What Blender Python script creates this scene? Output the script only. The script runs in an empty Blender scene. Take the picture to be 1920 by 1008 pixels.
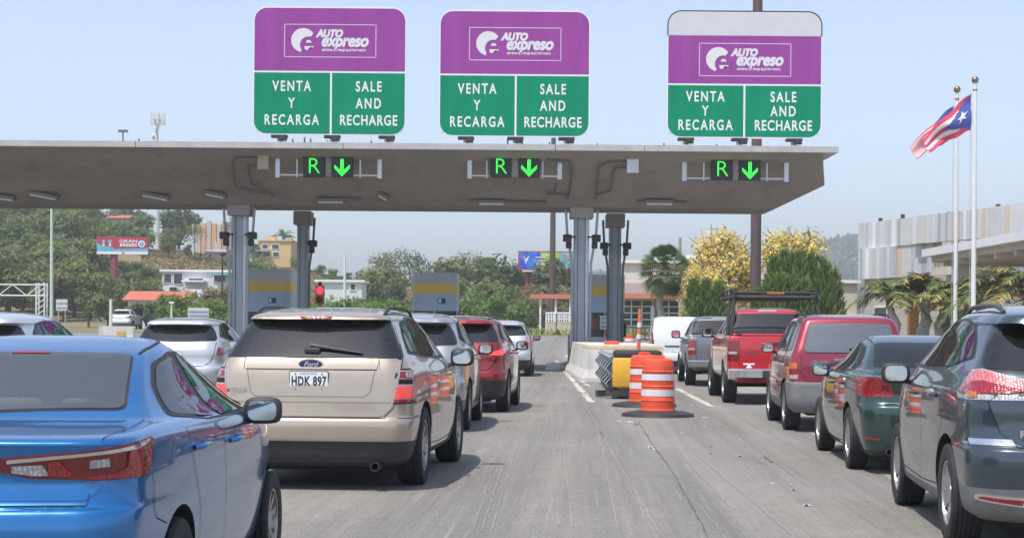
import bpy, bmesh, math, random
import numpy as np
from mathutils import Vector, Matrix
from mathutils.bvhtree import BVHTree
from mathutils.geometry import delaunay_2d_cdt

C = bpy.context.scene.collection
scn = bpy.context.scene
# ------------------------------------------------------------------ camera
FPX, CAMH, HU, HV, ROLL = 2050.0, 1.5, 600.0, 382.0, 0.0079   # focal length and horizon in photo pixels
PW, PH = 1200.0, 1200.0 * 537 / 1024                           # picture area shown by the frame
cam_d = bpy.data.cameras.new('camera'); cam = bpy.data.objects.new('camera', cam_d); C.objects.link(cam)
cam.matrix_world = Matrix.Translation((0, 0, CAMH)) @ Matrix.Rotation(ROLL, 4, 'Y').inverted() @ Matrix.Rotation(math.pi/2, 4, 'X')
cam_d.sensor_fit = 'HORIZONTAL'; cam_d.sensor_width = 36.0
cam_d.lens = FPX / PW * 36.0
cam_d.shift_x = (PW/2 - HU) / PW
cam_d.shift_y = (HV - PH/2) / PW
cam_d.clip_start = 0.05; cam_d.clip_end = 20000
scn.camera = cam
# ------------------------------------------------------------------ sky, sun, exposure
SUN_EL, SUN_AZ = math.radians(65), math.radians(-142)   # azimuth from +Y towards +X: behind the camera, to the left
w = bpy.data.worlds.new('World'); scn.world = w; w.use_nodes = True
nt = w.node_tree; nt.nodes.clear()
sky = nt.nodes.new('ShaderNodeTexSky'); sky.sky_type = 'NISHITA'; sky.sun_disc = False
sky.sun_elevation = SUN_EL; sky.sun_rotation = SUN_AZ
sky.air_density = 0.9; sky.dust_density = 1.7; sky.ozone_density = 3.5; sky.altitude = 300
bg = nt.nodes.new('ShaderNodeBackground'); bg.inputs[1].default_value = 0.15
out = nt.nodes.new('ShaderNodeOutputWorld')
hs = nt.nodes.new('ShaderNodeHueSaturation'); hs.inputs['Saturation'].default_value = .78; hs.inputs['Hue'].default_value = .503; hs.inputs['Value'].default_value = .98   # milky humid air
nt.links.new(sky.outputs[0], hs.inputs['Color']); nt.links.new(hs.outputs[0], bg.inputs[0]); nt.links.new(bg.outputs[0], out.inputs[0])
sd = bpy.data.lights.new('sun', 'SUN'); sd.energy = 3.1; sd.angle = math.radians(1.0); sd.color = (1.0, 0.94, 0.85)
sun = bpy.data.objects.new('sun', sd); C.objects.link(sun)
sdir = Vector((math.sin(SUN_AZ)*math.cos(SUN_EL), math.cos(SUN_AZ)*math.cos(SUN_EL), math.sin(SUN_EL)))
sun.rotation_euler = (-sdir).to_track_quat('-Z', 'Y').to_euler()
scn.view_settings.view_transform = 'Standard'; scn.view_settings.look = 'None'
scn.view_settings.exposure = 0.68; scn.view_settings.gamma = 1.0
scn.cycles.max_bounces = 8; scn.cycles.transparent_max_bounces = 8

# ------------------------------------------------------------------ pixel <-> place
def lev(u, v):
    a, b = u - HU, v - HV
    return a*math.cos(ROLL) + b*math.sin(ROLL), -a*math.sin(ROLL) + b*math.cos(ROLL)
def at(u, v, Y):                     # the point seen at photo pixel (u, v) that stands Y metres ahead
    a, b = lev(u, v); return Vector((a/FPX*Y, Y, CAMH - b/FPX*Y))
def XU(u, v, Y): return at(u, v, Y).x
def ZV(u, v, Y): return at(u, v, Y).z
def ground_z(x, y):
    def ss(a, b, t):
        t = min(1, max(0, (t-a)/(b-a))); return t*t*(3-2*t)
    z = 1.0*ss(70, 130, y) + 0.5*ss(130, 260, y)
    z += 12.2*math.exp(-((x+84)/52)**2/1.6)*ss(165, 285, y)*(1 if y < 420 else max(0, 1-(y-420)/400.))
    z += 2.2*math.exp(-((x+38)/40)**2/1.5)*ss(200, 330, y)*(1 if y < 420 else max(0, 1-(y-420)/400.))
    if y > 500:
        z += 112*math.exp(-((x-640)/400)**2/1.4)*ss(700, 1600, y)
        z += 14*math.exp(-((x+20)/500)**2)*ss(700, 1500, y)
    return z

# ------------------------------------------------------------------ materials
MATS = {}
def mat(name, col, rough=0.6, metal=0.0, coat=0.0, emit=None, es=0.0, noise=0.0, nscale=6.0, bump=0.0, bscale=40.0, spec=0.5, stretch=None, alpha=None, subs=None):
    if name in MATS: return MATS[name]
    m = bpy.data.materials.new(name); m.use_nodes = True
    n = m.node_tree; b = n.nodes['Principled BSDF']
    b.inputs['Base Color'].default_value = (*col, 1); b.inputs['Roughness'].default_value = rough
    b.inputs['Metallic'].default_value = metal; b.inputs['Specular IOR Level'].default_value = spec
    if coat: b.inputs['Coat Weight'].default_value = coat; b.inputs['Coat Roughness'].default_value = 0.04
    if emit: b.inputs['Emission Color'].default_value = (*emit, 1); b.inputs['Emission Strength'].default_value = es
    if noise or bump:
        tc = n.nodes.new('ShaderNodeTexCoord'); src = tc.outputs['Object']
        if stretch:
            mp = n.nodes.new('ShaderNodeMapping'); mp.inputs['Scale'].default_value = stretch
            n.links.new(src, mp.inputs[0]); src = mp.outputs[0]
    if noise:
        t = n.nodes.new('ShaderNodeTexNoise'); t.inputs['Scale'].default_value = nscale; t.inputs['Detail'].default_value = 7; t.inputs['Roughness'].default_value = 0.65
        n.links.new(src, t.inputs['Vector'])
        r = n.nodes.new('ShaderNodeMapRange'); r.inputs[1].default_value = 0.28; r.inputs[2].default_value = 0.72
        r.inputs[3].default_value = 1-noise; r.inputs[4].default_value = 1+noise
        n.links.new(t.outputs['Fac'], r.inputs[0])
        mx = n.nodes.new('ShaderNodeVectorMath'); mx.operation = 'SCALE'; mx.inputs[0].default_value = col
        n.links.new(r.outputs[0], mx.inputs['Scale']); n.links.new(mx.outputs[0], b.inputs['Base Color'])
        r2 = n.nodes.new('ShaderNodeMapRange'); r2.inputs[3].default_value = max(0.02, rough*(1-noise*.6)); r2.inputs[4].default_value = min(1, rough*(1+noise*.6))
        n.links.new(t.outputs['Fac'], r2.inputs[0]); n.links.new(r2.outputs[0], b.inputs['Roughness'])
    if bump:
        t2 = n.nodes.new('ShaderNodeTexNoise'); t2.inputs['Scale'].default_value = bscale; t2.inputs['Detail'].default_value = 5
        n.links.new(src, t2.inputs['Vector'])
        bp = n.nodes.new('ShaderNodeBump'); bp.inputs['Strength'].default_value = bump; bp.inputs['Distance'].default_value = 0.02
        n.links.new(t2.outputs['Fac'], bp.inputs['Height']); n.links.new(bp.outputs[0], b.inputs['Normal'])
    MATS[name] = m
    return m
def paint(name, col, metal=0.35, rough=0.32, dust=0.07):
    return mat('paint_'+name, col, rough, metal, 1.0, noise=dust, nscale=3.0)

# ------------------------------------------------------------------ mesh builder
class MB:
    def __init__(s): s.v = []; s.f = []; s.m = []; s.mats = []
    def mi(s, m):
        if m not in s.mats: s.mats.append(m)
        return s.mats.index(m)
    def add(s, vs, fs, m, M=None):
        k = len(s.v); i = s.mi(m)
        s.v += [tuple(M @ Vector(p)) for p in vs] if M is not None else [tuple(p) for p in vs]
        for f in fs: s.f.append(tuple(a+k for a in f)); s.m.append(i)
    def box(s, c, d, m, M=None, bev=0.0):
        x, y, z = d[0]/2, d[1]/2, d[2]/2
        if bev <= 0:
            vs = [(c[0]+a*x, c[1]+b*y, c[2]+e*z) for e in (-1, 1) for b in (-1, 1) for a in (-1, 1)]
            s.add(vs, [(0,2,3,1),(4,5,7,6),(0,1,5,4),(2,6,7,3),(0,4,6,2),(1,3,7,5)], m, M)
        else:
            bm = bmesh.new(); bmesh.ops.create_cube(bm, size=1)
            bmesh.ops.scale(bm, vec=d, verts=bm.verts)
            bmesh.ops.bevel(bm, geom=bm.edges[:], offset=bev, segments=2, affect='EDGES', profile=0.5)
            bm.verts.ensure_lookup_table()
            s.add([tuple(v.co + Vector(c)) for v in bm.verts], [[v.index for v in f.verts] for f in bm.faces], m, M); bm.free()
    def bar(s, a, b, r, m, n=8, r2=None, cap=True):
        a, b = Vector(a), Vector(b); r2 = r if r2 is None else r2
        d = (b-a); q = d.to_track_quat('Z', 'Y'); vs = []
        for p, rr in ((a, r), (b, r2)):
            for i in range(n):
                t = 2*math.pi*i/n; vs.append(p + q @ Vector((rr*math.cos(t), rr*math.sin(t), 0)))
        fs = [(i, (i+1) % n, n+(i+1) % n, n+i) for i in range(n)]
        if cap: fs += [tuple(range(n-1, -1, -1)), tuple(range(n, 2*n))]
        s.add(vs, fs, m)
    def tube(s, pts, r, m, n=7):
        pts = [Vector(p) for p in pts]; L = len(pts); vs = []
        rs = r if isinstance(r, (list, tuple)) else [r]*L
        up = Vector((0.3, 0.2, 1)).normalized()
        for i, p in enumerate(pts):
            d = (pts[min(i+1, L-1)] - pts[max(i-1, 0)]).normalized()
            x = d.cross(up); x = x.normalized() if x.length > 1e-4 else Vector((1, 0, 0)); y = x.cross(d)
            for k in range(n):
                t = 2*math.pi*k/n; vs.append(p + rs[i]*(x*math.cos(t) + y*math.sin(t)))
        fs = [(i*n+k, i*n+(k+1) % n, (i+1)*n+(k+1) % n, (i+1)*n+k) for i in range(L-1) for k in range(n)]
        fs += [tuple(range(n)), tuple(range((L-1)*n+n-1, (L-1)*n-1, -1))]
        s.add(vs, fs, m)
    def lathe(s, prof, m, n=32, M=None, caps=(True, True)):   # prof: list of (r, z)
        vs = [(r*math.cos(2*math.pi*i/n), r*math.sin(2*math.pi*i/n), z) for r, z in prof for i in range(n)]
        fs = [(j*n+i, j*n+(i+1) % n, (j+1)*n+(i+1) % n, (j+1)*n+i) for j in range(len(prof)-1) for i in range(n)]
        if caps[0]: fs.append(tuple(range(n-1, -1, -1)))
        if caps[1]: fs.append(tuple(range((len(prof)-1)*n, len(prof)*n)))
        s.add(vs, fs, m, M)
    def prism(s, poly, t, m, M=None):        # polygon in local XY, thickness along -Z
        n = len(poly)
        vs = [(x, y, 0) for x, y in poly] + [(x, y, -t) for x, y in poly]
        fs = [tuple(range(n)), tuple(range(2*n-1, n-1, -1))] + [(i, n+i, n+(i+1) % n, (i+1) % n) for i in range(n)]
        s.add(vs, fs, m, M)
    def sphere(s, c, r, m, n=12, sc=(1, 1, 1), M=None):
        prof = [(max(1e-4, r*math.sin(math.pi*i/(n//2))), -r*math.cos(math.pi*i/(n//2))) for i in range(n//2+1)]
        T = Matrix.Translation(c) @ Matrix.Diagonal((*sc, 1))
        s.lathe(prof, m, n, (M @ T) if M is not None else T)
    def text(s, body, size, m, M, bold=0.0, shear=0.0, sx=1.0, align='CENTER', space=1.0, thick=0.0):
        cu = bpy.data.curves.new('t', 'FONT'); cu.body = body; cu.size = size; cu.offset = bold; cu.shear = shear
        cu.align_x = align; cu.align_y = 'CENTER'; cu.space_character = space; cu.extrude = thick; cu.resolution_u = 4
        o = bpy.data.objects.new('t', cu); C.objects.link(o)
        dg = bpy.context.evaluated_depsgraph_get(); me = bpy.data.meshes.new_from_object(o.evaluated_get(dg))
        T = M @ Matrix.Diagonal((sx, 1, 1, 1))
        s.add([v.co for v in me.vertices], [tuple(p.vertices) for p in me.polygons], m, T)
        bpy.data.objects.remove(o); bpy.data.curves.remove(cu); bpy.data.meshes.remove(me)
    def build(s, name, parent=None, smooth=None, loc=None, rot=None):
        me = bpy.data.meshes.new(name); me.from_pydata(s.v, [], s.f)
        for m in s.mats: me.materials.append(m)
        me.polygons.foreach_set('material_index', s.m)
        me.update()
        if smooth is not None: smooth_by_angle(me, smooth)
        return link(name, me, parent, loc, rot)
def smooth_by_angle(me, deg):
    bm = bmesh.new(); bm.from_mesh(me); c = math.radians(deg)
    for f in bm.faces: f.smooth = True
    for e in bm.edges:
        e.smooth = not (len(e.link_faces) == 2 and e.calc_face_angle(0) > c)
    bm.to_mesh(me); bm.free(); me.update()
def link(name, me, parent=None, loc=None, rot=None):
    o = bpy.data.objects.new(name, me); C.objects.link(o)
    if parent is not None: o.parent = parent
    if loc is not None: o.location = loc
    if rot is not None: o.rotation_euler = rot
    return o
def empty(name, loc, rz=0.0):
    o = bpy.data.objects.new(name, None); C.objects.link(o); o.location = loc; o.rotation_euler = (0, 0, rz); o.empty_display_size = 0.3
    return o
def part(name, parent):
    o = bpy.data.objects.new(name, None); C.objects.link(o); o.parent = parent; return o
def tag(o, label, cat, group=None, kind=None):
    o['label'] = label; o['category'] = cat
    if group: o['group'] = group
    if kind: o['kind'] = kind
    return o
def structure(o): o['kind'] = 'structure'; return o
def copy_tree(o, parent=None):
    c = o.copy(); C.objects.link(c)
    if parent is not None: c.parent = parent; c.matrix_parent_inverse = o.matrix_parent_inverse.copy()
    for ch in list(o.children): copy_tree(ch, c)
    return c
def FACE(loc, rz=0.0):       # upright picture plane: local x right, y up, z towards the camera (-Y)
    return Matrix.Translation(loc) @ Matrix.Rotation(rz, 4, 'Z') @ Matrix.Rotation(math.pi/2, 4, 'X')
def rrect(w, h, r, n=5, cx=0.0, cy=0.0):
    p = []
    for sx, sy, a0 in ((1, 1, 0), (-1, 1, 90), (-1, -1, 180), (1, -1, 270)):
        for i in range(n+1):
            a = math.radians(a0 + 90*i/n)
            p.append((cx + sx*(w/2-r) + r*math.cos(a), cy + sy*(h/2-r) + r*math.sin(a)))
    return p
ONLY = None; HAZE = 0.0006
# ------------------------------------------------------------------ ground sheet, road, verge
def node_mat(name, build):
    m = bpy.data.materials.new(name); m.use_nodes = True; n = m.node_tree; b = n.nodes['Principled BSDF']; build(n, b); MATS[name] = m; return m
def N(n, t, **kw):
    o = n.nodes.new(t)
    for k, v in kw.items():
        if isinstance(k, str) and hasattr(o, k): setattr(o, k, v)
    return o
def noise_(n, src, scale, detail=6, rough=.6, sc=None):
    if sc:
        mp = N(n, 'ShaderNodeMapping'); mp.inputs['Scale'].default_value = sc; n.links.new(src, mp.inputs[0]); src = mp.outputs[0]
    t = N(n, 'ShaderNodeTexNoise'); t.inputs['Scale'].default_value = scale; t.inputs['Detail'].default_value = detail; t.inputs['Roughness'].default_value = rough
    n.links.new(src, t.inputs['Vector']); return t.outputs['Fac']
def rng(n, src, a, b, c, d):
    r = N(n, 'ShaderNodeMapRange'); r.inputs[1].default_value = a; r.inputs[2].default_value = b; r.inputs[3].default_value = c; r.inputs[4].default_value = d
    n.links.new(src, r.inputs[0]); return r.outputs[0]
def mix_(n, f, a, b, mode='MIX'):
    x = N(n, 'ShaderNodeMix'); x.data_type = 'RGBA'; x.blend_type = mode
    if isinstance(f, float): x.inputs[0].default_value = f
    else: n.links.new(f, x.inputs[0])
    for i, q in ((6, a), (7, b)):
        if isinstance(q, tuple): x.inputs[i].default_value = (*q, 1)
        else: n.links.new(q, x.inputs[i])
    return x.outputs[2]
def terrain_mat(n, b):
    tc = N(n, 'ShaderNodeTexCoord'); s = tc.outputs['Object']
    f1 = noise_(n, s, .05, 6); f2 = noise_(n, s, .9, 8, .7)
    c = mix_(n, rng(n, f1, .42, .58, 0, 1), (.10,.125,.04), (.26,.19,.10))
    c = mix_(n, rng(n, f2, .3, .7, 0, .8), c, (.16,.13,.07))
    n.links.new(c, b.inputs['Base Color']); b.inputs['Roughness'].default_value = .95
TERR = node_mat('dry_grass_soil', terrain_mat)
def road_mat(n, b):
    tc = N(n, 'ShaderNodeTexCoord'); mp0 = N(n, 'ShaderNodeMapping'); mp0.inputs['Rotation'].default_value = (0, 0, .042)
    n.links.new(tc.outputs['Object'], mp0.inputs[0]); s = mp0.outputs[0]
    big = noise_(n, s, .35, 5); med = noise_(n, s, 2.2, 8, .7); fine = noise_(n, s, 42, 5, .8); grit = noise_(n, s, 14, 6, .8); stain = noise_(n, s, .9, 7, .75, (1.5, .35, 1))
    streak = noise_(n, s, 1.0, 6, .7, (7.0, .10, 1)); str2 = noise_(n, s, 1.0, 4, .65, (30.0, .30, 1)); wide = noise_(n, s, 1.0, 3, .5, (1.1, .05, 1))
    tine = noise_(n, s, 1.0, 4, .6, (1.4, 16.0, 1)); tine2 = noise_(n, s, 1.0, 4, .6, (2.2, 9.0, 1))
    c = mix_(n, rng(n, big, .35, .65, 0, 1), (.205,.194,.172), (.25,.236,.208))
    c = mix_(n, rng(n, wide, .42, .60, 0, .80), c, (.15,.144,.132))
    c = mix_(n, rng(n, streak, .52, .68, 0, .42), c, (.30,.285,.26))
    c = mix_(n, rng(n, str2, .58, .66, 0, .50), c, (.34,.325,.295))
    c = mix_(n, rng(n, streak, .46, .32, 0, .45), c, (.095,.092,.086))
    c = mix_(n, rng(n, med, .35, .75, 0, .45), c, (.15,.145,.135))
    c = mix_(n, rng(n, tine, .54, .66, 0, .16), c, (.11,.105,.10)); c = mix_(n, rng(n, tine2, .56, .66, 0, .12), c, (.30,.29,.265))
    c = mix_(n, rng(n, stain, .56, .70, 0, .45), c, (.10,.096,.088)); c = mix_(n, rng(n, grit, .55, .68, 0, .35), c, (.36,.345,.31)); c = mix_(n, rng(n, grit, .45, .33, 0, .40), c, (.085,.082,.076))
    c = mix_(n, rng(n, fine, .55, .66, 0, .55), c, (.46,.445,.41))
    c = mix_(n, rng(n, fine, .46, .34, 0, .6), c, (.06,.058,.054))
    n.links.new(c, b.inputs['Base Color']); b.inputs['Roughness'].default_value = .82; b.inputs['Specular IOR Level'].default_value = .35
    bp = N(n, 'ShaderNodeBump'); bp.inputs['Strength'].default_value = .35; bp.inputs['Distance'].default_value = .01
    n.links.new(fine, bp.inputs['Height']); n.links.new(bp.outputs[0], b.inputs['Normal'])
ROAD = node_mat('worn_concrete_road', road_mat)
def conc(n, b):
    tc = N(n, 'ShaderNodeTexCoord'); s = tc.outputs['Object']
    f = noise_(n, s, 1.6, 8, .7); g = noise_(n, s, 1.0, 5, .6, (3, 3, .5)); h = noise_(n, s, 30, 4)
    c = mix_(n, rng(n, f, .3, .7, 0, 1), (.50,.49,.46), (.62,.61,.57)); c = mix_(n, rng(n, g, .52, .72, 0, .6), c, (.30,.28,.25)); c = mix_(n, rng(n, h, .3, .6, .25, 0), c, (.25,.24,.22))
    n.links.new(c, b.inputs['Base Color']); b.inputs['Roughness'].default_value = .85
CONC = node_mat('pale_concrete', conc)
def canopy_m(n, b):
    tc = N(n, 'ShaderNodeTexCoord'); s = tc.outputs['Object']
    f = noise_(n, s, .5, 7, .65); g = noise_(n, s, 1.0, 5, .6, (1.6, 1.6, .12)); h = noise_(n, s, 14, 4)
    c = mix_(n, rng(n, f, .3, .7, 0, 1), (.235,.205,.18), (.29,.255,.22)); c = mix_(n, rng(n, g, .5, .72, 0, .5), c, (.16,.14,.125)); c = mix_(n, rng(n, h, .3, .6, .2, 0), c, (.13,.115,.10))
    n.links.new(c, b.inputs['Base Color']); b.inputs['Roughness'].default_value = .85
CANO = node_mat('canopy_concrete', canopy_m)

RB = (-62, 13.5, -25, 124)       # road bounds
ys = list(np.arange(-40, 130, 4.)) + list(np.arange(130, 460, 9.)) + list(np.geomspace(460, 9000, 44))
us = np.concatenate([np.linspace(-4.0, -.9, 14, endpoint=False), np.linspace(-.9, .9, 90), np.linspace(.95, 4.0, 14)])
rr_ = random.Random(5); V = []; 
for y in ys:
    for u in us:
        x = u*(max(y, 0)*.42+26); z = ground_z(x, y)
        if RB[0]-3 < x < RB[1]+3 and RB[2]-4 < y < RB[3]+3: z -= .16
        elif y > 480: z += rr_.uniform(-.012, .012)*min(y, 1500)*.35
        V.append((x, y, z))
nu = len(us); F = [(j*nu+i, j*nu+i+1, (j+1)*nu+i+1, (j+1)*nu+i) for j in range(len(ys)-1) for i in range(nu-1)]
mb = MB(); mb.add(V, F, TERR); structure(mb.build('ground', smooth=80))
# road: one grid following the same heights, cut to its bounds, with chipped paint laid 4 mm above
xs = np.arange(RB[0], RB[1]+.1, 1.5); yy = np.arange(RB[2], RB[3]+.1, 2.0)
mb = MB(); mb.add([(x, y, ground_z(x, y)+.004) for y in yy for x in xs], [(j*len(xs)+i, j*len(xs)+i+1, (j+1)*len(xs)+i+1, (j+1)*len(xs)+i) for j in range(len(yy)-1) for i in range(len(xs)-1)], ROAD)
structure(mb.build('road', smooth=80))
def flat_poly(mb, pts, m, dz): mb.add([(x, y, ground_z(x, y)+dz) for x, y in pts], [tuple(range(len(pts)))], m)
PAINTW = mat('worn_white_paint', (.46,.45,.42), .8, noise=.45, nscale=7)
CRACK = mat('dark_joint', (.10,.095,.088), .95)
def gp(u, v):
    a, b = lev(u, v); Y = FPX*CAMH/b; return a/FPX*Y, Y
mb = MB(); R_ = random.Random(3)
def ragged(p0, p1, wd, m, dz, seg=.5, jit=.3):
    p0, p1 = Vector(p0), Vector(p1); d = (p1-p0); L = d.length; d.normalize(); q = Vector((-d.y, d.x)); n = max(2, int(L/seg)); prev = None
    for i in range(n+1):
        c = p0+d*(L*i/n); a = c+q*wd/2*(1+R_.uniform(-jit, jit)); b = c-q*wd/2*(1+R_.uniform(-jit, jit))
        if prev is not None and R_.random() > .08: flat_poly(mb, [tuple(prev[1]), tuple(b), tuple(a), tuple(prev[0])], m, dz)
        prev = (a, b)
ragged(gp(652, 423), gp(693, 471), .14, PAINTW, .009, .35, .5); ragged(gp(793, 455), gp(834, 476), .14, PAINTW, .009, .4, .3)
ragged(gp(655, 428), gp(690, 452), .10, PAINTW, .009, .6, .4)
for u, v, du, dv in ((763,524,14,7),(738,494,10,4),(826,499,4,2),(846,499,7,3),(832,531,6,2),(868,534,8,5),(726,493,6,3),(745,497,22,1),(835,523,9,1),(873,523,9,1),(800,507,5,2),(930,574,6,3),(945,592,12,4),(890,541,6,2),(812,475,8,2),(828,489,14,2),(770,527,8,6),(905,566,4,2),(925,568,3,1)):
    for k in range(2 if du > 5 else 1):
        c = gp(u+R_.uniform(-2, 2), v); e = gp(u+du, v+dv); s = max(.06, .75*abs(e[0]-c[0])); t = max(.08, .7*abs(e[1]-c[1])); p = []
        for i in range(9):
            a = 2*math.pi*i/9; r = R_.uniform(.45, 1.0); p.append((c[0]+s*.5*r*math.cos(a), c[1]+t*.5*r*math.sin(a)))
        flat_poly(mb, p, PAINTW, .009)
structure(mb.build('road_paint'))
mb = MB()
def crack(pts, wd):
    pts = [gp(*p) for p in pts]
    for a, b in zip(pts, pts[1:]):
        n = 10; a, b = Vector(a), Vector(b); prev = None
        for i in range(n+1):
            c = a.lerp(b, i/n)+Vector((R_.uniform(-.008, .008), 0)); ww = wd*R_.uniform(.2, 1.0)
            if prev: flat_poly(mb, [(prev[0].x-prev[1], prev[0].y), (prev[0].x+prev[1], prev[0].y), (c.x+ww, c.y), (c.x-ww, c.y)], CRACK, .0095)
            prev = (c, ww)
crack([(748,494),(768,526),(786,549),(812,595),(830,629)], .009); crack([(955,500),(1040,560)], .004); crack([(895,535),(905,542)], .02)
for Yj in (31.0,):
    prev = None
    for i in range(31):
        x = -7+i*.62; c = Vector((x, Yj-.042*x+R_.uniform(-.02, .02)))
        if prev: flat_poly(mb, [(prev.x, prev.y-.012), (c.x, c.y-.012), (c.x, c.y+.012), (prev.x, prev.y+.012)], CRACK, .0092)
        prev = c
SCR = mat('pale_scratch', (.265,.252,.225), .9, noise=.2, nscale=3)
def scratch(pts, wd, m=SCR):
    P = [Vector(gp(*p)) for p in pts]; prev = None
    for a, b in zip(P, P[1:]):
        for i in range(14):
            c = a.lerp(b, i/14)+Vector((R_.uniform(-.002, .002), 0)); ww = wd*R_.uniform(.3, 1.0)
            if prev and R_.random() > .10: flat_poly(mb, [(prev[0].x-prev[1], prev[0].y), (prev[0].x+prev[1], prev[0].y), (c.x+ww, c.y), (c.x-ww, c.y)], m, .0088)
            prev = (c, ww)
for pts in ([(655,470),(661,530),(672,629)], [(668,440),(700,500),(735,560),(775,629)], [(728,478),(760,520),(800,570),(850,629)], [(780,495),(830,545),(885,590),(930,629)], [(592,500),(577,550),(553,629)], [(612,500),(594,560),(574,629)], [(635,490),(622,550),(606,629)], [(700,500),(708,540),(726,629)],
            [(645,460),(648,520),(656,629)], [(770,500),(812,548),(870,610)], [(606,490),(584,560),(562,629)], [(690,480),(716,530),(752,600)], [(820,480),(880,520),(960,580)]): scratch(pts, .006)
structure(mb.build('road_joints'))
def asph(n, b):
    tc = N(n, 'ShaderNodeTexCoord'); s = tc.outputs['Object']; f = noise_(n, s, 40, 5, .8); g = noise_(n, s, .8, 6, .65); w_ = noise_(n, s, 1.0, 4, .6, (2.5, .12, 1))
    c = mix_(n, rng(n, g, .35, .65, 0, 1), (.235,.224,.20), (.285,.272,.245)); c = mix_(n, rng(n, w_, .5, .65, 0, .4), c, (.15,.145,.135)); c = mix_(n, rng(n, f, .55, .66, 0, .5), c, (.38,.37,.34)); c = mix_(n, rng(n, f, .46, .34, 0, .55), c, (.07,.07,.068))
    n.links.new(c, b.inputs['Base Color']); b.inputs['Roughness'].default_value = .85
ASPH = node_mat('pale_asphalt', asph)
a_, b_ = Vector(gp(885, 470)), Vector(gp(1090, 592)); d_ = (b_-a_)/(b_.y-a_.y)
mb = MB(); V = []; yy = np.arange(6, 60, 2.0)
for y in yy:
    xl = a_.x+d_.x*(y-a_.y)+R_.uniform(-.05, .05); V += [(xl, y, ground_z(xl, y)+.0065), (13.3, y, ground_z(13, y)+.0065)]
mb.add(V, [(2*i, 2*i+1, 2*i+3, 2*i+2) for i in range(len(yy)-1)], ASPH); structure(mb.build('road_asphalt'))
# grass verge beyond the plaza: blades as stuff over a green sheet
VG = mat('verge_green', (.17,.19,.05), .95, noise=.4, nscale=1.5)
mb = MB(); xs = np.arange(-30, 60, 3.); yy = np.arange(118, 170, 3.)
mb.add([(x, y, ground_z(x, y)+.03) for y in yy for x in xs], [(j*len(xs)+i, j*len(xs)+i+1, (j+1)*len(xs)+i+1, (j+1)*len(xs)+i) for j in range(len(yy)-1) for i in range(len(xs)-1)], VG)
structure(mb.build('lawn'))
GB = [mat('blade_a', (.22,.25,.06), .8), mat('blade_b', (.34,.33,.13), .8), mat('blade_c', (.12,.18,.04), .8)]
mb = MB()
for i in range(9000):
    x = R_.uniform(-14, 40); y = R_.uniform(119, 150); z = ground_z(x, y); h = R_.uniform(.15, .5); a = R_.uniform(0, 6.28); wq = R_.uniform(.06, .2)
    dx, dy = math.cos(a)*wq, math.sin(a)*wq; lx, ly = R_.uniform(-.15, .15), R_.uniform(-.15, .15)
    mb.add([(x-dx, y-dy, z), (x+dx, y+dy, z), (x+lx, y+ly, z+h)], [(0, 1, 2)], R_.choice(GB))
tag(mb.build('grass'), 'unmown yellow green grass along the far side of the road', 'grass', kind='stuff')
# right hand pavement with a kerb
mb = MB(); mb.box((34, 50, ground_z(20, 50)+.03), (41, 170, .22), mat('pavement_grey', (.34,.33,.31), .9, noise=.15, nscale=2)); structure(mb.build('pavement'))
# ------------------------------------------------------------------ cars: a lofted body with projected panels
def pchip(K, sub):
    K = np.array(K, float); n = len(K); d = np.diff(K, axis=0); mm = np.zeros_like(K)
    for i in range(1, n-1):
        a, b = d[i-1], d[i]; ok = (a*b) > 0
        mm[i] = np.where(ok, 2*a*b/np.where(np.abs(a+b) < 1e-12, 1, a+b), 0)
    mm[0] = d[0]; mm[-1] = d[-1]
    res = []
    for i in range(n-1):
        for k in range(sub):
            t = k/sub; h0 = 2*t**3-3*t**2+1; h1 = t**3-2*t**2+t; h2 = -2*t**3+3*t**2; h3 = t**3-t**2
            res.append(h0*K[i]+h1*mm[i]+h2*K[i+1]+h3*mm[i+1])
    res.append(K[-1]); return np.array(res)
NR, NC, NS, NF, NT = 8, 8, 30, 6, 6
def outline(k):
    z, w, yr, yf, rr, rf, br, bf, wr, wf = k
    Wr, Wf = w*wr, w*wf; rr = min(rr, Wr*.95); rf = min(rf, Wf*.95); P = []
    for i in range(NR):
        x = (Wr-rr)*i/NR; P.append((x, yr + br*(x/Wr)**2))
    y1 = yr + br*((Wr-rr)/Wr)**2; y2 = y1 + rr
    for i in range(NC):
        a = math.pi/2*i/NC; P.append((Wr-rr+rr*math.sin(a), y1+rr*(1-math.cos(a))))
    x1 = Wf - rf; y4 = yf - bf*(x1/Wf)**2; y3 = y4 - rf
    y3 = max(y3, y2+.02); y4 = max(y4, y3+.01)
    for i in range(NS):
        p = i/NS; b = Wr+(Wf-Wr)*p; P.append((b + (w-b)*(1-abs(2*p-1)**3.0), y2+(y3-y2)*p))
    for i in range(NF):
        a = math.pi/2*i/NF; P.append((x1+rf*math.cos(a), y3+(y4-y3)*math.sin(a)))
    for i in range(NT+1):
        x = x1*(1-i/NT); P.append((x, max(yf - bf*(x/Wf)**2, y4)))
    return P
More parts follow.
